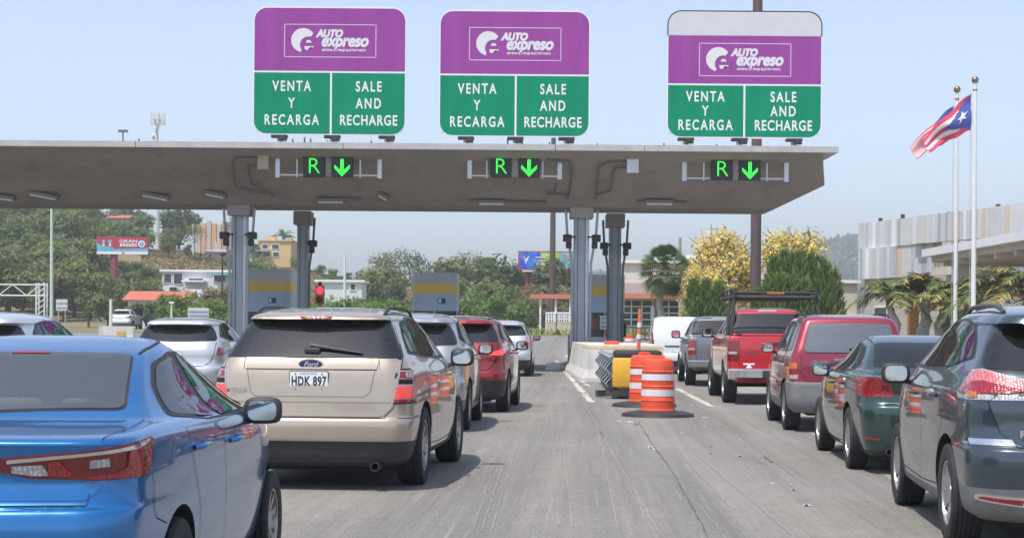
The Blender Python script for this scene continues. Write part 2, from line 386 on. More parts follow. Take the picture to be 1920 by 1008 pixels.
class Body:
    def __init__(s, keys, sub=4):
        s.K = pchip(keys, sub); s.L = [outline(k) for k in s.K]; n = len(s.L[0]); s.n = n
        V = []; F = []; N = 2*n-2
        for k, P in zip(s.K, s.L):
            ring = [(x, y, k[0]) for x, y in P] + [(-x, y, k[0]) for x, y in P[-2:0:-1]]
            V += ring
        for j in range(len(s.L)-1):
            for i in range(N): F.append((j*N+i, j*N+(i+1) % N, (j+1)*N+(i+1) % N, (j+1)*N+i))
        def cap(j, flip):                        # strips across the car
            for i in range(n-1):
                a, b = i, i+1; c, d = (N-b) % N, (N-a) % N
                q = [j*N+a, j*N+b, j*N+c, j*N+d]
                q = list(dict.fromkeys(q))
                if len(q) >= 3: F.append(tuple(q if flip else q[::-1]))
        cap(0, False); cap(len(s.L)-1, True)
        s.V, s.F = V, F
        s.bvh = BVHTree.FromPolygons([Vector(v) for v in V], F, all_triangles=False)
    def wrap(s, q, z):
        side = 1 if q >= 0 else -1; q = abs(q); Z = s.K[:, 0]; j = 0
        while j < len(Z)-2 and Z[j+1] < z: j += 1
        t = min(1, max(0, (z-Z[j])/max(1e-6, Z[j+1]-Z[j])))
        A, B = np.array(s.L[j]), np.array(s.L[j+1]); P = A+(B-A)*t
        seg = np.hypot(*np.diff(P, axis=0).T); c = np.concatenate([[0], np.cumsum(seg)])
        return Vector((side*np.interp(q, c, P[:, 0]), np.interp(q, c, P[:, 1]), z))
    def proj(s, view, a, b, side=1):
        if view == 'W':
            p = s.wrap(side*a, b); h = s.bvh.find_nearest(p); nr = h[1]
            nr = nr if (nr.x*p.x >= 0 or abs(p.x) < .3) else -nr
            return h[0], nr
        if view == 'R': o, d = Vector((a*side, -6, b)), Vector((0, 1, 0))
        elif view == 'F': o, d = Vector((a*side, 12, b)), Vector((0, -1, 0))
        elif view == 'S': o, d = Vector((side*6, a, b)), Vector((-side, 0, 0))
        elif view == 'T': o, d = Vector((a*side, b, 6)), Vector((0, 0, -1))
        h = s.bvh.ray_cast(o, d)
        if h[0] is None:
            q = Vector((a*side, 0.2, b)) if view == 'R' else Vector((side*.7, a, b)) if view == 'S' else Vector((a*side, b, 1.4))
            h = s.bvh.find_nearest(q)
        nr = h[1]
        if nr.dot(d) > 0: nr = -nr
        return h[0], nr
def resample(pts, step, closed):
    out = []; n = len(pts)
    for i in range(n if closed else n-1):
        a, b = Vector(pts[i]).to_2d(), Vector(pts[(i+1) % n]).to_2d(); k = max(1, int((b-a).length/step+.5))
        out += [a.lerp(b, t/k) for t in range(k)]
    if not closed: out.append(Vector(pts[-1]).to_2d())
    return out
def roundp(pts, r, n=4):
    if r <= 0: return pts
    out = []; N = len(pts)
    for i in range(N):
        p, a, b = Vector(pts[i]), Vector(pts[i-1]), Vector(pts[(i+1) % N])
        ra = min(r, (a-p).length*.45); rb = min(r, (b-p).length*.45)
        s, e = p+(a-p).normalized()*ra, p+(b-p).normalized()*rb
        for k in range(n+1):
            t = k/n; out.append(tuple(s*(1-t)**2 + p*2*t*(1-t) + e*t*t))
    return out
def inpoly(B, px, py):
    c = False; n = len(B); j = n-1
    for i in range(n):
        if (B[i][1] > py) != (B[j][1] > py) and px < (B[j][0]-B[i][0])*(py-B[i][1])/(B[j][1]-B[i][1])+B[i][0]: c = not c
        j = i
    return c
def shrink(poly, d):     # move every edge of a polygon inwards by d
    n = len(poly); P = [Vector(p) for p in poly]; A = sum(P[i-1].x*P[i].y-P[i].x*P[i-1].y for i in range(n)); s = 1 if A > 0 else -1; out = []
    P = [p for i, p in enumerate(P) if (p-P[i-1]).length > 1e-4]; n = len(P)
    for i in range(n):
        a = (P[i]-P[i-1]).normalized(); b = (P[(i+1) % n]-P[i]).normalized(); na = Vector((-a.y, a.x))*s; nb = Vector((-b.y, b.x))*s
        m_ = na+nb; m_ = m_/max(.35, m_.length_squared/2) if m_.length > 1e-6 else na
        out.append(P[i]+m_*d)
    keep = list(range(n)); again = True
    while again and len(keep) > 4:            # drop corners that the offset turned inside out
        again = False
        for a in range(len(keep)):
            i, j = keep[a], keep[(a+1) % len(keep)]
            if (out[j]-out[i]).dot(P[j]-P[i]) <= 0: keep.pop((a+1) % len(keep)); again = True; break
    return [tuple(out[i]) for i in keep]
def patch(mb, body, view, poly, m, off=.004, side=1, step=.05, skirt=True, r=0.0, holes=()):
    poly = roundp([tuple(p) for p in poly], r)
    B = resample(poly, step, True); n = len(B)
    xs = [p.x for p in B]; ys = [p.y for p in B]; pts = list(B)
    x = min(xs)+step*.6
    def inside(px, py):
        c = False; j = n-1
        for i in range(n):
            if (B[i].y > py) != (B[j].y > py) and px < (B[j].x-B[i].x)*(py-B[i].y)/(B[j].y-B[i].y)+B[i].x: c = not c
            j = i
        return c
    while x < max(xs):
        y = min(ys)+step*.6
        while y < max(ys):
            if inside(x, y) and min((Vector((x, y))-q).length_squared for q in B) > (step*.45)**2: pts.append(Vector((x, y)))
            y += step
        x += step
    ed = [(i, (i+1) % n) for i in range(n)]
    for hp in holes:
        H = resample(hp, step, True); pts = pts[:n] + [p for p in pts[n:] if min((p-q).length_squared for q in H) > (step*.3)**2]
    for hp in holes:
        H = resample(hp, step, True); k0 = len(pts); pts += H; ed += [(k0+i, k0+(i+1) % len(H)) for i in range(len(H))]
    vs, es, fs = delaunay_2d_cdt(pts, ed, [], 2 if holes else 1, 1e-5)[:3] if holes else delaunay_2d_cdt(pts, ed, [list(range(n))], 1, 1e-5)[:3]
    if holes:
        vs, es, fs = delaunay_2d_cdt(pts, ed, [], 0, 1e-5)[:3]; keep = []
        for f in fs:
            cx = sum(vs[i].x for i in f)/len(f); cy = sum(vs[i].y for i in f)/len(f)
            if inpoly(B, cx, cy) and not any(inpoly(h, cx, cy) for h in holes): keep.append(f)
        fs = keep
    P3 = []; Nn = []
    for p in vs:
        h, nr = body.proj(view, p.x, p.y, side); P3.append(h+nr*off); Nn.append(nr)
    F = []
    for f in fs:
        a, b, c = (P3[i] for i in f[:3])
        g = list(f)
        if (b-a).cross(c-a).dot(Nn[f[0]]) < 0: g = g[::-1]
        F.append(tuple(g))
    if skirt:
        cnt = {}
        for f in F:
            for i in range(len(f)):
                e = (f[i], f[(i+1) % len(f)])
                cnt[e] = cnt.get(e, 0)+1
        k = len(P3); mp = {}
        for (a, b) in list(cnt):
            if (b, a) not in cnt:
                for q in (a, b):
                    if q not in mp: mp[q] = len(P3); P3.append(P3[q]-Nn[q]*(off+.006))
                F.append((b, a, mp[a], mp[b]))
    mb.add(P3, F, m)
def ribbon(mb, body, view, line, m, width=.007, off=.0035, side=1, step=.05):
    L = resample(line, step, False); A = []; n = len(L)
    for i, p in enumerate(L):
        d = (L[min(i+1, n-1)]-L[max(i-1, 0)]); d = d.normalized() if d.length > 0 else Vector((1, 0)); q = Vector((-d.y, d.x))*width/2
        for s in (1, -1):
            h, nr = body.proj(view, p.x+s*q.x, p.y+s*q.y, side); A.append(h+nr*off)
    F = [(2*i, 2*i+1, 2*i+3, 2*i+2) for i in range(n-1)]
    mb.add(A, F, m)

def lens(name, c0, c1):
    m = bpy.data.materials.new(name); m.use_nodes = True; n = m.node_tree; b = n.nodes['Principled BSDF']; L_ = n.links.new
    tc = n.nodes.new('ShaderNodeTexCoord'); v = n.nodes.new('ShaderNodeTexVoronoi'); v.inputs['Scale'].default_value = 55; wv = n.nodes.new('ShaderNodeTexWave'); wv.inputs['Scale'].default_value = 16; wv.bands_direction = 'X'; wv.inputs['Distortion'].default_value = .6
    L_(tc.outputs['Object'], v.inputs['Vector']); L_(tc.outputs['Object'], wv.inputs['Vector'])
    a = n.nodes.new('ShaderNodeMath'); a.operation = 'MULTIPLY'; L_(v.outputs['Distance'], a.inputs[0]); a.inputs[1].default_value = 1.1
    a2 = n.nodes.new('ShaderNodeMath'); a2.operation = 'MULTIPLY_ADD'; L_(wv.outputs['Fac'], a2.inputs[0]); a2.inputs[1].default_value = .45; L_(a.outputs[0], a2.inputs[2]); a2.use_clamp = True
    x = n.nodes.new('ShaderNodeMix'); x.data_type = 'RGBA'; L_(a2.outputs[0], x.inputs[0]); x.inputs[6].default_value = (*c0, 1); x.inputs[7].default_value = (*c1, 1); L_(x.outputs[2], b.inputs['Base Color'])
    bp = n.nodes.new('ShaderNodeBump'); bp.inputs['Strength'].default_value = .5; bp.inputs['Distance'].default_value = .006; L_(a2.outputs[0], bp.inputs['Height']); L_(bp.outputs[0], b.inputs['Normal'])
    b.inputs['Roughness'].default_value = .2; b.inputs['Coat Weight'].default_value = 1; b.inputs['Coat Roughness'].default_value = .03; MATS[name] = m; return m
def thin_glass(name, tint, ior=1.6, dust=.035, dcol=(.35, .35, .34)):
    m = bpy.data.materials.new(name); m.use_nodes = True; n = m.node_tree; n.nodes.clear(); L_ = n.links.new
    t = n.nodes.new('ShaderNodeBsdfTransparent'); t.inputs[0].default_value = (*tint, 1); g = n.nodes.new('ShaderNodeBsdfGlossy'); g.inputs['Roughness'].default_value = .015
    fr = n.nodes.new('ShaderNodeFresnel'); fr.inputs[0].default_value = ior; mx = n.nodes.new('ShaderNodeMixShader'); o = n.nodes.new('ShaderNodeOutputMaterial')
    d = n.nodes.new('ShaderNodeBsdfDiffuse'); d.inputs[0].default_value = (*dcol, 1); m2 = n.nodes.new('ShaderNodeMixShader'); m2.inputs[0].default_value = dust   # road dust; on the hazy pane also a painted sky reflection
    L_(t.outputs[0], m2.inputs[1]); L_(d.outputs[0], m2.inputs[2]); L_(fr.outputs[0], mx.inputs[0]); L_(m2.outputs[0], mx.inputs[1]); L_(g.outputs[0], mx.inputs[2]); L_(mx.outputs[0], o.inputs[0])
    MATS[name] = m; return m
FARGLASS = mat('far_car_glass', (.012, .015, .017), .03, 0, spec=.75)
GLASS = thin_glass('car_glass_privacy', (.20, .21, .22), 1.9, .03); GLASS2 = thin_glass('car_glass_light', (.66, .74, .72), 2.2, .03, (.50, .56, .53)); GLASS3 = thin_glass('car_glass_mid', (.36, .39, .39), 1.9, .03)
GLASSM = thin_glass('car_glass_hazy', (.70, .78, .76), 3.2, .07, (.60, .66, .63)); GLASSES = (GLASS, GLASS2, GLASS3, GLASSM)  # hazy pane: pale veil puts reflected sky into the colour, beside dust
SEATF = mat('seat_fabric', (.15, .15, .155), .9, noise=.15, nscale=8); SEATB = mat('seat_beige', (.26, .22, .17), .9, noise=.1, nscale=8); TRIMI = mat('cabin_trim', (.05, .05, .052), .7); CABIN = mat('cabin_lining', (.34, .33, .31), .9)
BLK = mat('black_plastic', (.028, .028, .03), .55, noise=.2, nscale=8)
GRYP = mat('grey_cladding', (.16, .165, .165), .6, noise=.15, nscale=8)
DARK = mat('under_dark', (.012, .012, .012), .9)
CREASE = mat('crease_shade', (.10,.085,.065), .7)  # dark line colour standing in for shade along body creases
SEAM = mat('panel_gap', (.008, .008, .009), .8)
RUB = mat('tyre_rubber', (.022, .022, .023), .8, noise=.3, nscale=12, bump=.3, bscale=60)
ALLOY = mat('alloy', (.42, .42, .43), .35, .85, noise=.1, nscale=10)
CHROME = mat('chrome', (.72, .72, .73), .12, 1.0)
REDL = lens('red_lens', (.46, .012, .016), (.20, .004, .006))
REDD = mat('dark_red_lens', (.16, .006, .01), .15, coat=.8)
LITL = mat('lit_red_lens', (.5, .02, .02), .2, coat=.5, emit=(1, .06, .05), es=1.1)
LITR = mat('half_lit_red_lens', (.62, .05, .04), .2, coat=.5, emit=(1, .10, .07), es=.22, noise=.3, nscale=60)
CLRL = lens('clear_lens', (.60, .60, .61), (.28, .28, .29))
AMBL = lens('amber_lens', (.70, .22, .01), (.40, .09, .005)); PINKL = lens('pink_lens', (.66, .30, .31), (.45, .10, .11))
WHT = mat('white_mark', (.78, .78, .78), .5)
PLATE = mat('plate_white', (.74, .76, .76), .4, coat=.2)
INK = mat('plate_ink', (.04, .05, .09), .5)
MIRG = mat('mirror_glass', (.6, .62, .63), .04, 1.0)
STEEL = mat('steel_dark', (.12, .12, .12), .4, .8)

WHEELS = {}
def wheel_meshes(D, wd, style):
    key = (D, wd, style)
    if key in WHEELS: return WHEELS[key]
    R = D/2; h = wd/2; rr = R*(.66 if style != 'steel' else .62)
    T = MB(); M = Matrix.Rotation(math.pi/2, 4, 'Y')     # local z of the lathe -> +x (outer face)
    prof = [(rr, -h*.9), (R*.9, -h), (R*.965, -h*.92), (R, -h*.7)]
    for i in range(5):                                   # tread grooves
        z = -h*.62+i*h*.31
        prof += [(R, z-.02*h+.0), (R-.008, z), (R-.008, z+.05*h), (R, z+.07*h)]
    prof += [(R, h*.7), (R*.965, h*.92), (R*.9, h), (rr*1.03, h*.93), (rr, h*.8)]
    T.lathe(prof, RUB, 40, M, (False, False))
    G = MB()
    G.lathe([(rr*1.01, h*.8), (rr*.985, h*.88), (rr*.93, h*.86), (rr*.9, h*.5), (rr*.88, -h*.8), (.05, -h*.8)], ALLOY, 40, M, (False, False))
    G.lathe([(rr*.87, h*.1), (.02, h*.1)], DARK, 24, M, (False, False))
    ns = {'five': 5, 'ten': 10, 'six': 6, 'steel': 7, 'seven': 7}[style]
    for i in range(ns):
        a = 2*math.pi*i/ns
        wsp = {'five': .075, 'ten': .028, 'six': .07, 'steel': .06, 'seven': .05}[style]*R/.35
        for dlt in ((0,) if style != 'five' else (-.16, .16)):
            Rm = Matrix.Rotation(a+dlt, 4, 'Z')
            ww = wsp if style != 'five' else wsp*.5
            vs = [(.05, -ww*.7, h*.62), (.05, ww*.7, h*.62), (rr*.93, ww, h*.78), (rr*.93, -ww, h*.78),
                  (.05, -ww*.7, h*.4), (.05, ww*.7, h*.4), (rr*.93, ww, h*.5), (rr*.93, -ww, h*.5)]
            G.add(vs, [(0,3,2,1),(0,4,7,3),(1,2,6,5),(2,3,7,6)], ALLOY, M @ Rm)
    G.lathe([(.075, h*.45), (.07, h*.72), (.04, h*.76), (.001, h*.76)], ALLOY, 16, M, (False, False))
    def mk(mb, nm):
        o = mb.build(nm, smooth=40); me = o.data; bpy.data.objects.remove(o); return me
    WHEELS[key] = (mk(T, 'tyre'), mk(G, 'rim')); return WHEELS[key]

def mirror_part(root, x, y, z, sx, size, pm, glass=MIRG):
    w_, h_, d_ = size; mb = MB()
    prof = []; n = 18; L = [(-.5, .86), (-.42, .98), (-.1, 1.0), (.2, .93), (.42, .68), (.55, .3)]
    vs = []; fs = []
    for t, sc in L:
        for i in range(n):
            a = 2*math.pi*i/n; ca, sa = math.cos(a), math.sin(a); e = .55
            px = math.copysign(abs(ca)**e, ca)*w_/2*sc; pz = math.copysign(abs(sa)**e, sa)*h_/2*sc
            vs.append((px, t*d_, pz))
    for j in range(len(L)-1):
        for i in range(n): fs.append((j*n+i, j*n+(i+1) % n, (j+1)*n+(i+1) % n, (j+1)*n+i))
    fs += [tuple(range((len(L)-1)*n, len(L)*n)), tuple(range(n-1, -1, -1))]
    mb.add(vs, fs, pm)
    mb.tube([(-sx*w_*.3, .02, -h_*.35), (-sx*(w_*.5+.06), .03, -h_*.5), (-sx*(w_*.5+.14), .05, -h_*.55)], .022, BLK, 7)
    o = mb.build('side_mirror', root, smooth=50, loc=(x, y, z))
    g = MB(); P = rrect(w_*.76, h_*.72, h_*.26, 4)
    g.prism(P, .004, glass, FACE((0, -.5*d_-.003, 0)))
    g.build('mirror_glass', o)
    return o

def cabin_fittings(root, S, B, zb):
    wb = [k for k in S['keys'] if k[0] <= zb][-1]; fy = S.get('front_seat', 2.15); ry = S.get('rear_seat', 1.15); fm = S.get('seat_mat', SEATF); hx = wb[1]*.44; hc = B.K[-1, 0]-zb; zs = zb+.74*hc-1.09
    def seat_back(mb, x, y, w_, ht):
        mb.box((x, y+.0, zs+ht/2+.28), (w_, .13, ht), fm, Matrix.Translation((0, y, 0)) @ Matrix.Rotation(0, 4, 'X') @ Matrix.Translation((0, -y, 0)), .045)
    for sx in (1, -1):
        mb = MB(); mb.box((sx*hx, fy+.28, zs+.22), (.50, .52, .16), fm, None, .05); mb.box((sx*hx, fy-.02, zs+.56), (.48, .14, .60), fm, None, .05)
        mb.box((sx*hx, fy-.06, zs+.99), (.27, .10, .19), fm, None, .04)
        for a in (-.05, .05): mb.bar((sx*hx+a, fy-.05, zs+.82), (sx*hx+a, fy-.05, zs+.95), .008, CHROME, 5)
        mb.build('front_seat', root, 50)
    mb = MB(); mb.box((0, ry+.3, zs+.18), (wb[1]*1.55, .5, .16), fm, None, .05); mb.box((0, ry, zs+.44), (wb[1]*1.55, .14, .56), fm, None, .05)
    for x in (-hx, 0, hx): mb.box((x, ry-.02, zs+.82), (.25, .09, .15), fm, None, .035)
    mb.build('rear_seat', root, 50)
    yf = wb[3]; mb = MB(); mb.box((0, yf-.45, zb-.10), (wb[1]*1.6, .5, .2), TRIMI, None, .05); mb.build('dashboard', root, 50)
    mb = MB(); mb.tube([(-hx+.18*math.cos(t*.3927), yf-.80+.06*math.sin(t*.3927), zb-.12+.17*math.sin(t*.3927)) for t in range(17)], .016, TRIMI, 6); mb.box((-hx, yf-.76, zb-.12), (.30,.04,.05), TRIMI); mb.build('steering_wheel', root, 60)
    ym = min(yf-.95, S.get('mirror_y', 9)); h = B.proj('F', 0, zb+(B.K[-1, 0]-zb)*.62)[0]; mb = MB(); mb.box((0, h.y-.16, h.z), (.24,.04,.075), TRIMI, None, .015); mb.bar((0, h.y-.14, h.z), (0, h.y-.04, h.z+.06), .01, TRIMI, 6); mb.build('rear_view_mirror', root, 50)
def car(name, label, cat, group, loc, head, S, lod=0):
    """S: spec dict. lod 0 full, 1 fewer parts, 2 far away"""
    root = empty(name, loc, -head); tag(root, label, cat, group)
    B = Body(S['keys'], 4 if lod < 2 else 2); P = S['paint']
    R = S['D']/2
    # body shell with wheel arches cut out
    me = bpy.data.meshes.new('body'); me.from_pydata(B.V, [], B.F); me.materials.append(P); me.materials.append(DARK)
    o = link('body', me, root)
    cut = MB(); W0 = max(k[1] for k in S['keys'])
    ra = S.get('arch', R+.055)
    for ya in S['axles']:
        for sx in (1, -1):
            n = 28; x0, x1 = sx*(W0+.3), sx*(W0-.34)
            vs = [(x, ya+ra*math.cos(2*math.pi*i/n), R+.01+ra*math.sin(2*math.pi*i/n)) for x in (x0, x1) for i in range(n)]
            fs = [(i, (i+1) % n, n+(i+1) % n, n+i) for i in range(n)] + [tuple(range(n-1, -1, -1)), tuple(range(n, 2*n))]
            if sx > 0: fs = [f[::-1] for f in fs]
            cut.add(vs, [f[::-1] for f in fs], DARK)
    cut.mats = [P, DARK, CABIN]; cut.m = [1]*len(cut.f)
    me.materials.append(CABIN)
    if 'bed' in S:
        x, ya, yb, za, zb = S['bed']; cut.box((0, (ya+yb)/2, (za+zb)/2), (2*x, yb-ya, zb-za), DARK)
    co = cut.build('cutter', root)
    for ob in (o, co):
        bm = bmesh.new(); bm.from_mesh(ob.data); bmesh.ops.recalc_face_normals(bm, faces=bm.faces); bm.to_mesh(ob.data); bm.free()
    cuts = [co]; see = 'belt' in S and lod == 0
    panels = [list(p) for p in S.get('panels', [])]
    if see:
        zb = S['belt']; Kz = B.K; jb = int(np.argmin(np.abs(Kz[:, 0]-zb))); kb = Kz[jb]; zt = Kz[-1, 0]; yr_ = kb[2]+.10; yf_ = kb[3]-.12
        ck = [(S.get('floor', .62), kb[1]-.10, yr_, yf_, .15, .15, .02, .02, .95, .95), (zb-.03, kb[1]-.09, yr_, yf_, .15, .15, .02, .02, .95, .95)]; run = yr_
        for kk in S['keys']:
            if kk[0] > zb+.03 and kk[0] < zt-.055: run = max(run, kk[2]+.06); ck.append((kk[0], kk[1]-.055, run, kk[3]-.07, kk[4], kk[5], kk[6]*.5, kk[7]*.5, kk[8], kk[9]))
        cb = Body(ck, 2); q = MB(); q.add(cb.V, cb.F, CABIN); q.mats = [P, DARK, CABIN]; q.m = [2]*len(q.f); cavity = q.build('cutter', root)
        sides, ends, front = MB(), MB(), MB()
        for nm, m, view, poly, *rest in panels:
            if m not in GLASSES: continue
            pp = resample(shrink([tuple(p) for p in poly], .012), .06, True); a = [p.x for p in pp]; b = [p.y for p in pp]; nn = len(pp)
            def ext(dst, A, Bq): dst.add(A+Bq, [(i, (i+1) % nn, nn+(i+1) % nn, nn+i) for i in range(nn)]+[tuple(range(nn-1, -1, -1)), tuple(range(nn, 2*nn))], DARK)
            if view == 'S':
                for sx in (1, -1): ext(sides, [(sx*.22, p.x, p.y) for p in pp], [(sx*1.5, p.x, p.y) for p in pp])
            elif view == 'R': y1 = max(B.proj('R', 0, z_)[0].y for z_ in (min(b), max(b)))+.3; ext(ends, [(p.x, -1, p.y) for p in pp], [(p.x, y1, p.y) for p in pp])
            elif view == 'F': y1 = min(B.proj('F', 0, z_)[0].y for z_ in (min(b)+.02, max(b)-.02))-.3; ext(front, [(p.x, 9, p.y) for p in pp], [(p.x, y1, p.y) for p in pp])
            elif view == 'T': ext(ends if max(b) < 2.2 else front, [(p.x, p.y, zb-.02) for p in pp], [(p.x, p.y, 3) for p in pp])
        for q in (sides, ends, front):
            if q.f: q.mats = [P, DARK, CABIN]; q.m = [1]*len(q.f); cuts.append(q.build('cutter', root))
        cuts.append(cavity)
    for co in cuts[1:]:
        bm = bmesh.new(); bm.from_mesh(co.data); bmesh.ops.recalc_face_normals(bm, faces=bm.faces); bm.to_mesh(co.data); bm.free()
    for co in cuts:
        md = o.modifiers.new('b', 'BOOLEAN'); md.object = co; md.operation = 'DIFFERENCE'; md.solver = 'EXACT'
    bpy.context.view_layer.update(); dg = bpy.context.evaluated_depsgraph_get()
    if len(o.evaluated_get(dg).data.polygons) < .6*len(me.polygons):      # a self-touching cutter: solve again the slow way
        for md in o.modifiers: md.use_self = True
        print('slow cut', name); bpy.context.view_layer.update(); dg = bpy.context.evaluated_depsgraph_get()
    new = bpy.data.meshes.new_from_object(o.evaluated_get(dg)); o.modifiers.clear(); o.data = new; new.name = 'body'
    for co in cuts: bpy.data.objects.remove(co)
    bpy.data.meshes.remove(me)
    # split the bumper / cladding off as meshes of their own
    bm = bmesh.new(); bm.from_mesh(new)
    for nm, m, fn in S.get('split', []):
        fsel = [f for f in bm.faces if f.material_index == 0 and fn(f.calc_center_median())]
        if not fsel: continue
        mp = {}; vs = []; fs = []
        for f in fsel:
            g = []
            for v in f.verts:
                if v not in mp: mp[v] = len(vs); vs.append(v.co.copy())
                g.append(mp[v])
            fs.append(g)
        bmesh.ops.delete(bm, geom=fsel, context='FACES')
        q = MB(); q.add(vs, fs, m); q.build(nm, root, smooth=40)
    bm.to_mesh(new); bm.free(); smooth_by_angle(new, 42)
    # panels, glass and lamps laid on the shell
    if see:
        holes = [shrink([tuple(p) for p in it[3]], .016) for it in panels if it[1] in GLASSES and it[2] == 'S']
        has_trim = any(it[0] == 'window_trim' for it in panels); add = []
        for it in panels:
            if it[0] == 'window_trim': it[4] = dict(it[4], holes=holes)
            elif it[1] in GLASSES:
                kw = dict(it[4]) if len(it) > 4 else {}; it[4:] = [dict(kw, skirt=False)]
                if not (it[2] == 'S' and has_trim): add.append(['window_seal', BLK, it[2], shrink([tuple(p) for p in it[3]], -.012), dict(off=.0025, holes=[shrink([tuple(p) for p in it[3]], S.get('seal', .028))], step=.05)])
        panels = [it for it in panels if it[0] != 'rear_trim'] + add
        cabin_fittings(root, S, B, zb)
    else:
        for it in panels:
            if it[1] in GLASSES: it[1] = FARGLASS
    for it in panels:
        nm, m, view, poly = it[:4]; kw = dict(it[4]) if len(it) > 4 else {}
        both = kw.pop('both', view in 'SW'); mnlod = kw.pop('lod', 2); kid = kw.pop('under', None)
        if lod > mnlod: continue
        for sd_ in ((1, -1) if both else (1,)):
            mb = MB()
            parts_ = poly if isinstance(m, list) else [poly]
            mm_ = m if isinstance(m, list) else [m]
            for i, (pp, mx) in enumerate(zip(parts_, mm_)):
                k2 = dict(kw); k2['off'] = kw.get('off', .004) + (.004*min(i, 1) + .0012*i)
                if i: k2['step'] = min(.04, kw.get('step', .05))
                patch(mb, B, view, pp, mx, side=sd_, **k2)
            mb.build(nm, root, smooth=50)
    if S.get('seams_creases') and lod < 2:
        mb = MB()
        for view, line, *op in S['seams_creases']:
            for sd_ in ((1, -1) if view in 'SW' else (1,)): ribbon(mb, B, view, line, SEAM if not op else CREASE, side=sd_, width=S.get('seamw', .006)*(.7 if op else 1), off=op[0] if op else .0035)  # entries with an offset are crease shade drawn as dark lines
        mb.build('seam_and_crease_shade', root)
    # wheels
    tm, rm = wheel_meshes(S['D'], S.get('tw', .235), S.get('rim', 'five'))
    tx = S['track']
    for ya in S['axles']:
        for sx in (1, -1):
            wv = part('wheel', root); wv.location = (sx*tx, ya, R); wv.rotation_euler = (0, 0, 0 if sx > 0 else math.pi)
            link('tyre', tm, wv); link('rim', rm, wv)
    if lod < 2:
        for sx in (1, -1):
            y, z, sz, ox = S['mirror']
            h = B.proj('S', y, z-.02, sx)[0]
            mirror_part(root, h.x + sx*(sz[0]/2+ox), y, z, sx, sz, S.get('mirror_mat', P))
        if S.get('handles'):
            for (y, z) in S['handles']:
                for sx in (1, -1):
                    h, nr = B.proj('S', y, z, sx); mb = MB()
                    mb.tube([h+Vector((-.002*sx, -.11, 0)), h+Vector((sx*.03, -.085, .004)), h+Vector((sx*.034, 0, .006)), h+Vector((sx*.03, .085, .004)), h+Vector((-.002*sx, .11, 0))], .014, S.get('handle_mat', P), 8)
                    mb.build('door_handle', root, smooth=60)
    if S.get('rails') and lod < 2:
        for sx in (1, -1):
            mb = MB(); pts = []
            x, y0, y1, hh = S['rails'][:4]
            for i in range(13):
                t = i/12; y = y0+(y1-y0)*t; h = B.proj('T', sx*x, y)[0]
                pts.append(h+Vector((0, 0, hh*min(1, min(t, 1-t)*7)**.6)))
            mb.tube(pts, .017, S['rails'][4] if len(S['rails']) > 4 else BLK, 7)
            mb.build('roof_rail', root, smooth=60)
    if see and S.get('heater'):
        vw, lines = S['heater']; mb = MB()
        for ln in lines: ribbon(mb, B, vw, ln, BLK, width=.002, off=.0125)
        mb.build('heater_lines', root)
    if S.get('plate'):
        x, z, w_, h_, txt = S['plate']; h = B.proj('R', x, z)[0]; y = h.y-.012
        mb = MB(); mb.prism(rrect(w_, h_, .012, 3), .012, PLATE, FACE((x, y, z)))
        if lod == 0:
            mb.prism(rrect(w_+.015, h_+.015, .014, 3), .01, STEEL, FACE((x, y+.004, z)))
        mb.text(txt, h_*.66, INK, FACE((x, y-.0025, z)), bold=.0035*h_/.15, sx=.66, space=1.12)
        if lod == 0:
            mb.text('PUERTO RICO', h_*.13, INK, FACE((x, y-.0025, z+h_*.4)), sx=1.1)
            mb.text('ISLA DEL ENCANTO', h_*.11, INK, FACE((x, y-.0025, z-h_*.41)), sx=1.1)
            for a in (-.35, .35):
                for b in (-.4, .4): mb.sphere((x+a*w_, y-.002, z+b*h_), .007, STEEL, 8)
        mb.build('licence_plate', root)
    if 'extra' in S and lod < 2: S['extra'](root, B)
    return root
def scale_keys(K, sy=1, sw=1, sz=1):
    return [(k[0]*sz, k[1]*sw, k[2]*sy, k[3]*sy, k[4]*sw, k[5]*sw, k[6]*sy, k[7]*sy, k[8], k[9]) for k in K]
# ------------------------------------------------------------------ toll canopy
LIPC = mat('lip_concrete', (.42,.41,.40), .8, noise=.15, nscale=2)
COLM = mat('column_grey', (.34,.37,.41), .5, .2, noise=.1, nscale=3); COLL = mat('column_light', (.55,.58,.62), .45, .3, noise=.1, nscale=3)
CAPM = mat('capital_grey', (.30,.285,.27), .8, noise=.1, nscale=2); CONDM = mat('conduit_grey', (.17,.16,.15), .6, .3); GALV = mat('galvanised', (.55,.57,.60), .4, .7, noise=.15, nscale=12)
YL, YB0, YB1, YR = 56.0, 59.6, 62.6, 66.2
ZLT, ZLB, ZBT = 7.33, 7.14, 5.58
XL = -46.0
can = empty('toll_canopy', (-8, 61, 0)); tag(can, 'long brown concrete toll plaza canopy with tapered soffit on grey columns', 'toll canopy')
off = Vector((-8, 61, 0))
def cbuild(mb, nm, par=can, smooth=None):
    mb.v = [tuple(Vector(p)-off) for p in mb.v]; return mb.build(nm, par, smooth)
mb = MB()
sec = [(YL+.25, ZLB, 9.95), (58.3, 6.28, 10.38), (YB0, ZBT, 8.95), (YB1, ZBT, 8.95), (64.0, 6.28, 10.38), (YR-.25, ZLB, 9.95)]
V = []; n = len(sec)
for k, xx in enumerate((XL, None)):
    for y, z, xr in sec: V.append((XL if k == 0 else xr, y, z))
F = [(i, n+i, n+i+1, i+1) for i in range(n-1)] + [tuple(range(n)), tuple(range(2*n-1, n-1, -1)), (n-1, 2*n-1, n, 0)]
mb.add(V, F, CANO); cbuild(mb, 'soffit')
mb = MB(); xa = XL; k = 0
